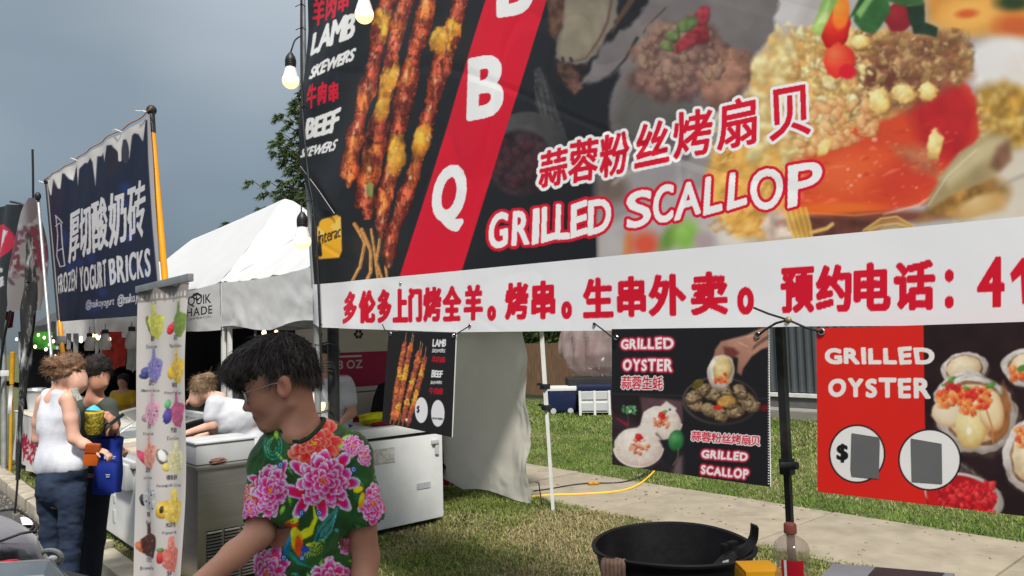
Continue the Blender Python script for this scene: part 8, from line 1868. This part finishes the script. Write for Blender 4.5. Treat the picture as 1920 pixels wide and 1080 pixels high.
sh2 = [Q(658, 866, D0 + .02), Q(682, 966, D0 + .02)]; fs.cap(sh2[0], sh2[1], .056, .060, k=.03)
sh1 = [Q(506, 872, D0 + .02), Q(492, 966, D0 - .05)]; fs.cap(sh1[0], sh1[1], .052, .052, k=.03)
d2_ = (sh2[1] - sh2[0]); d2_ /= np.linalg.norm(d2_); d1_ = (sh1[1] - sh1[0]); d1_ /= np.linalg.norm(d1_)
# sleeve openings are hollowed so the arm comes out of the cloth
c2_ = sh2[1] + d2_ * .022; c1_ = sh1[1] + d1_ * .018
for (c_, d_, r_) in ((c2_, d2_, .055), (c1_, d1_, .047)):
    fs.cap(c_ - d_ * .006, c_ + d_ * .03, r_ - .003, r_ - .003, k=.005, op='s')
    w_ = fs._win(c_ - .12, c_ + .12); sl, X, Y, Z = w_; pl = (X - c_[0]) * d_[0] + (Y - c_[1]) * d_[1] + (Z - c_[2]) * d_[2]; near2 = np.sqrt((X - c_[0]) ** 2 + (Y - c_[1]) ** 2 + (Z - c_[2]) ** 2)
    fs.F[sl] = np.where((near2 < .088), np.maximum(fs.F[sl], pl - .012), fs.F[sl])
# neck opening
nc = Q(566, 805, D0 + .012); nax = np.stack([rA * .98 + uA * .05, bA * .9 + uA * .4, uA]); fs.cap(nc + uA * .10, nc + uA * .004, .062, .056, k=.006, op='s')
fs.plane(np.array([0, 0, .80]), np.array([0, 0, -1.0]))
def fold(V):
    qx, qy, _ = proj_np(V); d = (fbm(qx * .035 + qy * .012, qy * .011, 3) - .5) * .016 + (fbm(qx * .10 + qy * .05, qy * .03 + 9, 2) - .5) * .006
    return d
_g = CZ.img.mean(-1, keepdims=True); CZ.img = np.clip(_g + (CZ.img - _g) * 1.35, 0, 255); CZ.img = (255 * (CZ.img / 255) ** 1.3).astype(np.float32)
def shirt_cols(V):
    qx, qy, _ = proj_np(V); return np.minimum(to_lin(CZ.sample(qx, qy)) * 1.75, .9)
m_shirt = mat('printed_polyester', (1, 1, 1), .5, var=.04, scale=20, attr='Col', bump=.15, bscale=90, sheen=.15, spec=.4)
sdf_obj('shirt', fs, m_shirt, vend, 5, fold, shirt_cols, sub=True)
# ribbed collar, laid on the edge of the neck opening
cp = []
for i in range(49):
    a_ = i * 2 * math.pi / 48; d = rA * math.cos(a_) + bA * math.sin(a_); rr2 = .0615
    zz = None
    for z_ in np.arange(.07, -.06, -.0015):
        q = (nc + d * rr2 + uA * z_ - fs.lo) / fs.h; q = np.round(q).astype(int)
        if (q >= 0).all() and (q < fs.n).all() and fs.F[q[0], q[1], q[2]] < 0: zz = z_; break
    cp.append([a_, zz if zz is not None else (cp[-1][1] if cp else 0)])
zs = np.array([c[1] for c in cp[:-1]]); zs = (np.roll(zs, 1) + np.roll(zs, -1) + zs + np.roll(zs, 2) + np.roll(zs, -2)) / 5; zs = np.append(zs, zs[0])
mb = MB(); mb.tube([Vector(nc + (rA * math.cos(c[0]) + bA * math.sin(c[0])) * .0600 + uA * (z_ + .003)) for c, z_ in zip(cp, zs)], .0068, 8); mb.build('collar', mat('dark_green_rib', srgb(44, 62, 42), .8, var=.1, scale=80), vend, smooth=True)
ft = Field(np.array([hipc[0] - .35, hipc[1] - .35, -.08]), np.array([hipc[0] + .35, hipc[1] + .35, .93]), .010)
ft.ell(hipc, (.165, .125, .13), XA, k=.03)
for sx in (-1, 1):
    hp = hipc + rA * sx * .085; ft.cap(hp, np.array([hp[0], hp[1], .40]) + bA * .02, .10, .078, k=.03); ft.cap(np.array([hp[0], hp[1], .40]) + bA * .02, np.array([hp[0], hp[1], -.04]), .078, .065, k=.03)
sdf_obj('trousers', ft, mat('black_trousers', (.02, .02, .022), .85, var=.2, scale=20), vend, 2)

# ------------------------------------------------------------------ woman in the white tank top, seen from behind her left... facing the freezer
DW = 4.7; wo = empty('person', (Q(118, 1000, DW)[0], Q(118, 1000, DW)[1], -.13), 'woman with messy brown bun in a white tank top and jeans holding an orange pouch', 'person')
W = lambda px_, py_c, dd=0: Q(px_, py_c, DW + dd)
lo_ = W(120, 900) - np.array([.55, .55, 0]); hi_ = W(120, 900) + np.array([.55, .55, 0]); lo_[2] = -.15; hi_[2] = 1.68
f = Field(lo_, hi_, .0085)
f.ell(W(131, 695), (.085, .075, .105), XA, k=.02); f.ell(W(147, 716, -.01), (.055, .06, .075), XA, k=.03); f.cap(W(156, 716, -.02), W(160, 722, -.02), .012, .010, k=.02); f.cap(W(118, 712), W(112, 738), .05, .055, k=.03)
f.cap(W(90, 748), W(130, 752, -.06), .044, .046, k=.05); f.ell(W(110, 790), (.120, .085, .16), XA, k=.05); f.ell(W(112, 870), (.115, .09, .14), XA, k=.05); f.ell(W(116, 915), (.130, .105, .13), XA, k=.05)
eA, wA = W(139, 822, -.12), W(178, 842, -.10)
limb(f, [W(128, 748, -.09), W(133, 785, -.11), eA, W(158, 834, -.11), wA], [.046, .040, .034, .033, .022], k=.02); hand(f, wA, W(200, 848, -.10) - wA, -uA - rA * .3, curl=.8, s=.95, side=1)
eB, wB = W(72, 822, .10), W(110, 846, .25); limb(f, [W(84, 752, .05), W(74, 790, .08), eB, wB], [.05, .042, .036, .025], k=.02); hand(f, wB, rA, -bA, curl=.5, s=.95, side=-1)
for (hx, kx, ax_, dd) in ((95, 98, 92, .03), (135, 131, 122, -.05)): limb(f, [W(hx, 930, dd), W(kx, 1035, dd), np.array([*W(ax_, 1130, dd)[:2], -.06])], [.068, .046, .036], k=.03); a_ = np.array([*W(ax_, 1130, dd)[:2], -.09]); f.cap(a_, a_ + rA * .15, .035, .03, k=.02)
sdf_obj('body', f, m_skin2, wo, 2)
f = Field(lo_ + np.array([0, 0, .6]), hi_, .0085)
f.ell(W(110, 795), (.130, .100, .16), XA, k=.04); f.ell(W(113, 850), (.138, .108, .13), XA, k=.05); f.cap(W(97, 872, .02), W(134, 868, -.03), .098, .098, k=.05); f.cap(W(92, 742), W(98, 770), .048, .075, k=.04); f.cap(W(112, 738, -.04), W(118, 775, -.02), .050, .08, k=.03)
f.cap(W(130, 742, -.11), W(137, 790, -.14), .062, .055, k=.008, op='s'); f.cap(W(76, 748, .06), W(68, 800, .1), .05, .05, k=.008, op='s'); f.cap(W(117, 730, -.01), W(114, 744, -.01), .062, .058, k=.01, op='s'); f.plane(W(115, 884), -uA + rA * .08)
def tank_fold(V): qx, qy, _ = proj_np(V); return (fbm(qx * .05 + qy * .01, qy * .012, 3) - .5) * .018 * np.clip((qy - 745) / 60, .15, 1)
sdf_obj('tank_top', f, mat('white_cotton', (.60, .62, .68), .85, var=.05, scale=10, bump=.15, bscale=60), wo, 2, tank_fold)
f = Field(lo_, np.array([hi_[0], hi_[1], 1.0]), .009)
f.ell(W(116, 912), (.150, .122, .135), XA, k=.03); f.cap(W(101, 885, .02), W(132, 880, -.03), .094, .094, k=.04)
for (hx, kx, ax_, dd) in ((95, 98, 92, .03), (135, 131, 122, -.05)): f.cap(W(hx, 925, dd), W(kx, 1035, dd), .082, .056, k=.03); f.cap(W(kx, 1035, dd), np.array([*W(ax_, 1130, dd)[:2], -.04]), .056, .048, k=.02)
f.plane(W(115, 868), uA)
def jfold(V): qx, qy, _ = proj_np(V); return (fbm(qx * .04, qy * .07, 3) - .5) * .024
sdf_obj('jeans', f, mat('dark_denim', (.014, .025, .052), .85, var=.25, scale=14, bump=.1, bscale=200, dirt=(.03, .05, .085), dirt_scale=5, dirt_amt=.4), wo, 2, jfold)
def hairdo(name, parent, blobs, m, seed, cut=None, n=2500, L_=.05, w=.0016, curl=.3, h=.008, back=None):
    c = np.mean([b[0] for b in blobs], 0); f = Field(c - .28, c + .28, h)
    for b in blobs: f.ell(b[0], b[1], XA, k=.02)
    for b in cut or (): f.ell(b[0], b[1], XA, k=.01, op='s')
    _, V, F = sdf_obj(name, f, m, parent, 2, lambda V: (fbm(V[:, 0] * 30 + V[:, 1] * 25, V[:, 2] * 60, 3) - .5) * .03); Nn = normals(V, F); g = np.random.RandomState(seed); s_ = g.choice(len(V), n)
    d = g.normal(size=(n, 3)) * .5 + (back if back is not None else np.array([0, 0, -.3])); d -= Nn[s_] * (d * Nn[s_]).sum(1)[:, None] * .7; d /= np.linalg.norm(d, axis=1)[:, None]
    strands('hair_strand', V[s_] - Nn[s_] * .006, d, Nn[s_], L_, m, parent, seed, w=w, grav=.4, lift=.4, curl=curl, flick=.5)
hairdo('hair', wo, [(W(131, 689), (.092, .086, .094)), (W(108, 682, -.02), (.062, .06, .052)), (W(96, 688, -.02), (.045, .045, .055)), (W(118, 705), (.055, .07, .05))], m_hairbrn, 6, cut=[(W(155, 722, -.02), (.070, .09, .070))], back=-rA * .5 + uA * .1)
# things the two shoppers carry
pz = W(174, 848, -.14); t = empty('orange_pouch', pz, 'orange leather pouch held by the woman in the tank top', 'pouch'); mb = MB(); mb.box(W(173, 852, -.13), (.085, .05, .135), Matrix.Rotation(-YAW + .3, 3, 'Z') @ Matrix.Rotation(.12, 3, 'Y'), bev=.024); mb.build('pouch_body', mat('orange_leather', srgb(160, 72, 12), .5, var=.15, scale=10), t, smooth=True)
mb = MB(); mb.box(W(173, 842, -.150), (.080, .012, .05), Matrix.Rotation(-YAW + .3, 3, 'Z') @ Matrix.Rotation(.12, 3, 'Y'), bev=.006); mb.build('flap', mat('orange_leather_flap', srgb(134, 58, 10), .5), t, smooth=True)
mb = MB(); mb.grid(lambda u, v: Vector(W(133 + 10 * v + 12 * u, 730 + 22 * v - u * 4, -.11)) + Vector(bA) * .01 * math.sin(u * 6 + v * 4), 6, 8); tag(mb.build('neck_scarf', mat('green_white_scarf', (.5, .52, .48), .8, var=.2, scale=6, dirt=(.03, .12, .05), dirt_scale=30, dirt_amt=.9), None, smooth=True), 'small green and white scarf end hanging at the womans collar', 'scarf')

# ------------------------------------------------------------------ second shopper behind her
D2 = 5.05; m2 = empty('person', (Q(178, 1000, D2)[0], Q(178, 1000, D2)[1], -.13), 'dark haired shopper behind the woman holding a pineapple cup and a blue bag', 'person')
W2 = lambda a, b, dd=0: Q(a, b, D2 + dd)
lo2 = W2(178, 900) - np.array([.5, .5, 0]); hi2 = W2(178, 900) + np.array([.5, .5, 0]); lo2[2] = -.15; hi2[2] = 1.66
f = Field(lo2, hi2, .0085)
f.ell(W2(184, 698), (.078, .075, .10), XA, k=.02); f.ell(W2(186, 716, -.03), (.055, .055, .072), XA, k=.03); f.cap(W2(197, 715, -.04), W2(200, 722, -.04), .012, .011, k=.02); f.cap(W2(180, 725), W2(176, 748), .048, .055, k=.03); f.cap(W2(150, 760, .05), W2(200, 760, 0), .05, .05, k=.05); f.ell(W2(176, 800, .03), (.14, .10, .16), XA, k=.05); f.ell(W2(172, 880, .03), (.13, .11, .16), XA, k=.05)
wr = W2(216, 802, -.22); limb(f, [W2(202, 764, 0), W2(212, 815, -.04), wr], [.048, .038, .026], k=.02); hand(f, wr, W2(203, 776, -.26) - wr, -rA, curl=.75, s=.98, side=1)
wl = W2(208, 838, -.12); limb(f, [W2(152, 764, .05), W2(160, 830, .02), wl], [.048, .038, .026], k=.02); hand(f, wl, rA - uA * .2, -uA, curl=.9, s=.95, side=-1)
for (hx, kx, ax_) in ((160, 160, 160), (180, 176, 170)): limb(f, [W2(hx, 920, .03), W2(kx, 1010, .03), np.array([*W2(ax_, 1100, .03)[:2], -.06])], [.08, .055, .04], k=.03); a_ = np.array([*W2(ax_, 1100, .03)[:2], -.09]); f.cap(a_, a_ + rA * .14, .035, .03, k=.02)
sdf_obj('body', f, m_skin, m2, 2)
f = Field(lo2 + np.array([0, 0, .55]), hi2, .009); f.ell(W2(176, 800, .03), (.155, .115, .17), XA, k=.04); f.ell(W2(173, 865, .03), (.15, .12, .13), XA, k=.04); f.cap(W2(152, 762, .04), W2(200, 762, .01), .068, .066, k=.04); f.cap(W2(201, 766, 0), W2(208, 796, -.02), .064, .060, k=.02); f.cap(W2(153, 766, .05), W2(156, 795, .05), .064, .06, k=.02)
sdf_obj('t_shirt', f, mat('grey_green_cotton', (.055, .065, .055), .85, var=.2, scale=12), m2, 2)
f = Field(lo2, np.array([hi2[0], hi2[1], .98]), .009); f.ell(W2(172, 905, .03), (.148, .125, .12), XA, k=.03)
for (hx, kx, ax_) in ((160, 160, 160), (180, 176, 170)): f.cap(W2(hx, 920, .03), W2(kx, 1010, .03), .092, .07, k=.03); f.cap(W2(kx, 1010, .03), np.array([*W2(ax_, 1100, .03)[:2], -.04]), .07, .055, k=.03)
sdf_obj('trousers', f, mat('black_denim', (.010, .014, .024), .85, var=.2, scale=12), m2, 2)
hairdo('hair', m2, [(W2(182, 690), (.092, .090, .095)), (W2(172, 700), (.07, .08, .075))], m_hairblk, 8, cut=[(W2(194, 722, -.05), (.068, .09, .070))])
# pineapple cup with paper umbrella
pc2 = W2(177, 812, -.30); t = empty('pineapple_cup', pc2, 'drink in a hollowed pineapple topped with a blue paper umbrella', 'cup'); mb = MB(); mb.lathe(pc2, (0, 0, 1), [(.001, -.01), (.04, -.008), (.055, .03), (.058, .08), (.054, .125), (.052, .13)], 24); mb.build('pineapple_shell', mat('pineapple_rind', srgb(130, 116, 26), .6, var=.7, scale=60, bump=1.0, bscale=70, dirt=(.03, .045, .01), dirt_scale=50, dirt_amt=1.0), t, smooth=True)
mb = MB(); mb.lathe(pc2, (0, 0, 1), [(.054, .126), (.054, .136), (.044, .137), (.001, .134)], 24); mb.build('cut_rim', mat('pineapple_flesh', srgb(236, 206, 60), .5), t, smooth=True)
um = pc2 + bA * .02 - rA * -.005; mb = MB(); mb.lathe(Vector(um) + Vector((0, 0, .145)), (0.1, 0.05, 1), [(.045, 0), (.040, .008), (.02, .024), (.002, .034)], 8); mb.build('paper_umbrella', mat('sky_blue_paper', srgb(70, 180, 220), .6, var=.15, scale=30), t); mb = MB(); mb.tube([Vector(um) + Vector((0, 0, .10)), Vector(um) + Vector((.004, 0, .18))], .0018, 5); mb.build('umbrella_stick', m_brown, t)
mb = MB(); a = Vector(W2(206, 796, -.30)); b = Vector(W2(232, 776, -.28)); mb.box((a + b) / 2, ((b - a).length, .01, .022), (b - a).to_track_quat('X', 'Z').to_matrix(), bev=.003); tag(mb.build('mobile_phone', m_black, None, smooth=True), 'dark mobile phone in the hand beside the pineapple cup', 'phone')
# blue tote bag
m_tote = mat('royal_blue_nonwoven', srgb(16, 40, 128), .75, var=.1, scale=10, bump=.15, bscale=80)
tb_ = empty('tote_bag', W2(204, 924, -.16), 'royal blue tote bag hanging from the hand of the second shopper', 'bag')
def tote(u, v):
    a_ = u * 2 * math.pi; w_ = .092 - .012 * v; d_ = .05; sx_ = math.copysign(abs(math.cos(a_)) ** .35, math.cos(a_)); sy_ = math.copysign(abs(math.sin(a_)) ** .6, math.sin(a_)); q = W2(203.5 - 2 * v, 820 + 103 * v, -.16)
    return Vector(q + rA * w_ * sx_ * (1 + .0 * v) + bA * d_ * sy_ * (.6 + .5 * v) + uA * .006 * math.sin(a_ * 3) + bA * .008 * math.sin(v * 9 + a_ * 2))
mb = MB(); mb.grid(tote, 49, 14); q = [tote(i / 24, 1.0) for i in range(24)]; mb.add(q, [tuple(range(24))]); mb.build('bag_body', m_tote, tb_, smooth=True)
for sgn in (-1, 1): mb = MB(); mb.tube(smooth_path([W2(189, 822, -.16 - .03 * sgn), W2(196, 800, -.18), W2(203, 793, -.2), W2(210, 800, -.18), W2(219, 822, -.16 - .03 * sgn)]), .006, 6, flat=.4); mb.build('strap', m_tote, tb_, smooth=True)
mb = MB(); mb.grid(lambda u, v: Vector(W2(195 + u * 5, 853.5 + v * 7, -.222)), 3, 3); mb.grid(lambda u, v: Vector(W2(203 + u * 14, 855 + v * 2.2, -.222)), 3, 3); mb.grid(lambda u, v: Vector(W2(203 + u * 12, 858.6 + v * 1.4, -.222)), 3, 3); mb.grid(lambda u, v: Vector(W2(198 + u * 8, 889 + v * 2.2, -.216)), 3, 3); mb.grid(lambda u, v: Vector(W2(199 + u * 6, 893 + v * 2.2, -.216)), 3, 3); mb.build('printed_mark', mat('pale_blue_print', (.35, .42, .6), .6), tb_)

# ------------------------------------------------------------------ worker bending over the cabinet
D3 = 5.85; w3 = empty('person', (Q(450, 1000, D3)[0], Q(450, 1000, D3)[1], 0), 'worker in a white t-shirt bending over the steel cabinet with fair hair in a knot', 'person')
W3 = lambda a, b, dd=0: Q(a, b, D3 + dd)
lo3 = W3(430, 900) - np.array([.6, .6, 0]); hi3 = W3(430, 900) + np.array([.6, .6, 0]); lo3[2] = -.02; hi3[2] = 1.5
f = Field(lo3, hi3, .009)
f.ell(W3(378, 730), (.085, .078, .088), XA, k=.02); f.ell(W3(369, 748, -.01), (.06, .055, .065), XA, k=.03); f.cap(W3(352, 752, -.02), W3(349, 758, -.02), .012, .01, k=.02); f.cap(W3(392, 742), W3(412, 748), .05, .055, k=.03)
f.ell(W3(438, 790), (.19, .12, .15), XA, k=.05); f.ell(W3(462, 850, .02), (.14, .12, .16), XA, k=.05)
w_ = W3(352, 812, -.14); limb(f, [W3(402, 758, -.08), W3(398, 798, -.12), w_], [.052, .040, .026], k=.02); hand(f, w_, W3(335, 818, -.16) - w_, -uA, curl=.7, s=.95)
w_ = W3(368, 822, .02); limb(f, [W3(414, 754, .12), W3(408, 806, .1), w_], [.05, .038, .026], k=.02); hand(f, w_, -rA, -uA, curl=.6, s=.95, side=-1)
for hx, dd in ((450, 0), (478, .08)): limb(f, [W3(hx, 890, dd), np.array([*W3(hx, 960, dd)[:2], .45]), np.array([*W3(hx - 4, 1000, dd)[:2], .07])], [.085, .058, .042], k=.03); a_ = np.array([*W3(hx - 4, 1000, dd)[:2], .035]); f.cap(a_, a_ - rA * .15, .035, .03, k=.02)
sdf_obj('body', f, m_skin2, w3, 2)
f = Field(lo3 + np.array([0, 0, .5]), hi3, .009); f.ell(W3(436, 785), (.20, .135, .155), XA, k=.04); f.ell(W3(460, 838, .02), (.17, .14, .17), XA, k=.06); f.cap(W3(408, 758, -.05), W3(412, 758, .1), .07, .07, k=.05); f.cap(W3(402, 758, -.08), W3(398, 781, -.10), .064, .066, k=.03); f.cap(W3(414, 756, .12), W3(410, 785, .11), .06, .06, k=.03); f.plane(W3(440, 880), -uA)
def wfold(V): qx, qy, _ = proj_np(V); return (fbm(qx * .03 + qy * .03, qy * .02 - qx * .02, 3) - .5) * .022
sdf_obj('t_shirt', f, mat('white_tee', (.50, .51, .55), .85, var=.05, scale=8), w3, 2, wfold)
f = Field(lo3, np.array([hi3[0], hi3[1], .86]), .010); f.ell(W3(463, 880, .03), (.155, .13, .13), XA, k=.03)
for hx, dd in ((450, 0), (478, .08)): f.cap(W3(hx, 895, dd), np.array([*W3(hx, 960, dd)[:2], .45]), .095, .07, k=.03); f.cap(np.array([*W3(hx, 960, dd)[:2], .45]), np.array([*W3(hx - 4, 1000, dd)[:2], .09]), .07, .055, k=.03)
sdf_obj('trousers', f, mat('blue_denim', (.03, .05, .11), .85, var=.2, scale=12), w3, 2)
hairdo('hair', w3, [(W3(380, 724), (.096, .088, .085)), (W3(390, 708, -.03), (.055, .05, .042)), (W3(372, 712, -.03), (.05, .05, .035))], mat('fair_brown_hair', (.20, .13, .075), .5, var=.5, scale=40), 9, cut=[(W3(360, 752, -.02), (.068, .10, .050))])

# ------------------------------------------------------------------ helper behind the posts, and the small figure in yellow
def simple_person(name_label, px_, top, depth, hair_m, top_m, leg_m, z_floor, arm, seed, scale=1.0, bend=0.0, skin=None):
    t = empty('person', (Q(px_, 900, depth)[0], Q(px_, 900, depth)[1], z_floor), name_label, 'person'); kpx = FPX / depth
    base = Q(px_, top, depth); 
    def B(a, up, b=0): return base + rA * a * scale + uA * up * scale + bA * b * scale
    H_ = base[2] - z_floor; lo = base - np.array([.55, .55, 0]); hi = base + np.array([.55, .55, .03]); lo[2] = z_floor - .02; hi[2] = base[2] + .03
    f = Field(lo, hi, .0105); f.ell(B(0, -.11), (.078 * scale, .085 * scale, .105 * scale), XA, k=.02); f.ell(B(-.01, -.15, .03), (.058 * scale, .06 * scale, .075 * scale), XA, k=.03); f.cap(B(0, -.14, .09), B(0, -.155, .105), .011, .010, k=.02); f.cap(B(0, -.2), B(0, -.28), .048 * scale, .055 * scale, k=.03)
    f.cap(B(-.14, -.32), B(.14, -.32), .052 * scale, .052 * scale, k=.05); f.ell(B(0, -.47), (.15 * scale, .10 * scale, .18 * scale), XA, k=.05); f.ell(B(0, -.75), (.14 * scale, .11 * scale, .2 * scale), XA, k=.05)
    for sx, ar in ((-1, arm[0]), (1, arm[1])): e_ = B(*ar[0]); w_ = B(*ar[1]); limb(f, [B(sx * .16, -.33), e_, w_], [.05 * scale, .038 * scale, .025 * scale], k=.02); hand(f, w_, w_ - e_, bA * .2 - uA, curl=.6, s=.95 * scale, side=sx)
    hz = base[2] - .88 * scale
    for sx in (-1, 1): a_ = B(sx * .085, 0); limb(f, [np.array([a_[0], a_[1], hz]), np.array([a_[0], a_[1], z_floor + (hz - z_floor) * .5]), np.array([a_[0], a_[1], z_floor + .08])], [.085 * scale, .055 * scale, .04 * scale], k=.03); q = np.array([a_[0], a_[1], z_floor + .035]); f.cap(q, q + bA * .14 * scale, .035, .03, k=.02)
    sdf_obj('body', f, skin or m_skin, t, 2)
    f = Field(lo, hi, .0105); f.ell(B(0, -.47), (.165 * scale, .118 * scale, .19 * scale), XA, k=.04); f.ell(B(0, -.72), (.16 * scale, .125 * scale, .17 * scale), XA, k=.05); f.cap(B(-.14, -.33), B(.14, -.33), .06 * scale, .06 * scale, k=.04)
    for sx, ar in ((-1, arm[0]), (1, arm[1])): s0 = B(sx * .16, -.34); e_ = B(*ar[0]); f.cap(s0, s0 + (e_ - s0) * .6, .058 * scale, .058 * scale, k=.02)
    sdf_obj('t_shirt', f, top_m, t, 2, lambda V: (fbm(V[:, 0] * 8 + V[:, 1] * 8, V[:, 2] * 10, 3) - .5) * .03)
    f = Field(lo, np.array([hi[0], hi[1], hz + .12]), .0105); f.ell(np.array([*base[:2], hz]), (.155 * scale, .125 * scale, .13 * scale), XA, k=.03)
    for sx in (-1, 1): a_ = B(sx * .085, 0); f.cap(np.array([a_[0], a_[1], hz]), np.array([a_[0], a_[1], z_floor + .08]), .095 * scale, .06 * scale, k=.03)
    sdf_obj('trousers', f, leg_m, t, 2)
    hairdo('hair', t, [(B(0, -.095), (.094 * scale, .098 * scale, .10 * scale))], hair_m, seed, cut=[(B(-.0, -.17, .07), (.075 * scale, .08, .085 * scale))], n=900, L_=.03)
simple_person('helper in a white top standing half hidden behind the two posts', 614, 642, 6.15, m_hairblk, mat('white_top', (.5, .5, .52), .85, var=.05), m_wall, 0.0, (((-.20, -.58, .02), (-.05, -.70, .22)), ((.20, -.58, .02), (.17, -.62, .26))), 21)
simple_person('small figure in a yellow shirt far inside the dim stall', 232, 700, 9.6, m_hairblk, mat('mustard_shirt', srgb(186, 150, 30), .85, var=.1), m_wall, 0.0, (((-.2, -.55, .04), (-.08, -.6, .25)), ((.2, -.55, .04), (.08, -.6, .25))), 22, scale=.8)

# ------------------------------------------------------------------ unseen cloth added above the man to shade him, posts beside the viewer
aw = empty('added_shade', (.1, -.5, -.13), 'unseen white cloth added to shade the man in the flowered shirt', 'added_shade')
mb = MB(); mb.grid(lambda u, v: Vector((-.47 + 1.17 * u, -.6 + 2.1 * v, 2.80 - .05 * math.sin(math.pi * u) - .04 * v + .01 * math.sin(v * 20))), 12, 24); mb.build('added_shade_cloth', mat('added_shade_cloth', (.72, .73, .74), .8, var=.05, transl=.6), aw, smooth=True)
for x_ in (-.44, .68):
    mb = MB(); mb.tube([(x_, -.6, -.13), (x_, -.6, 2.78)], .02, 10); mb.build('post', m_alu, aw, smooth=True)
    mb = MB(); mb.tube([(x_, -.6, 2.79), (x_, 1.46, 2.75)], .014, 8); mb.tube([(x_, -.6, 2.2), (x_, .2, 2.76)], .012, 8); mb.build('arm', m_alu, aw, smooth=True)
mb = MB(); mb.tube([(-.46, 1.46, 2.75), (.70, 1.46, 2.75)], .012, 8); mb.build('front_bar', m_alu, aw, smooth=True)
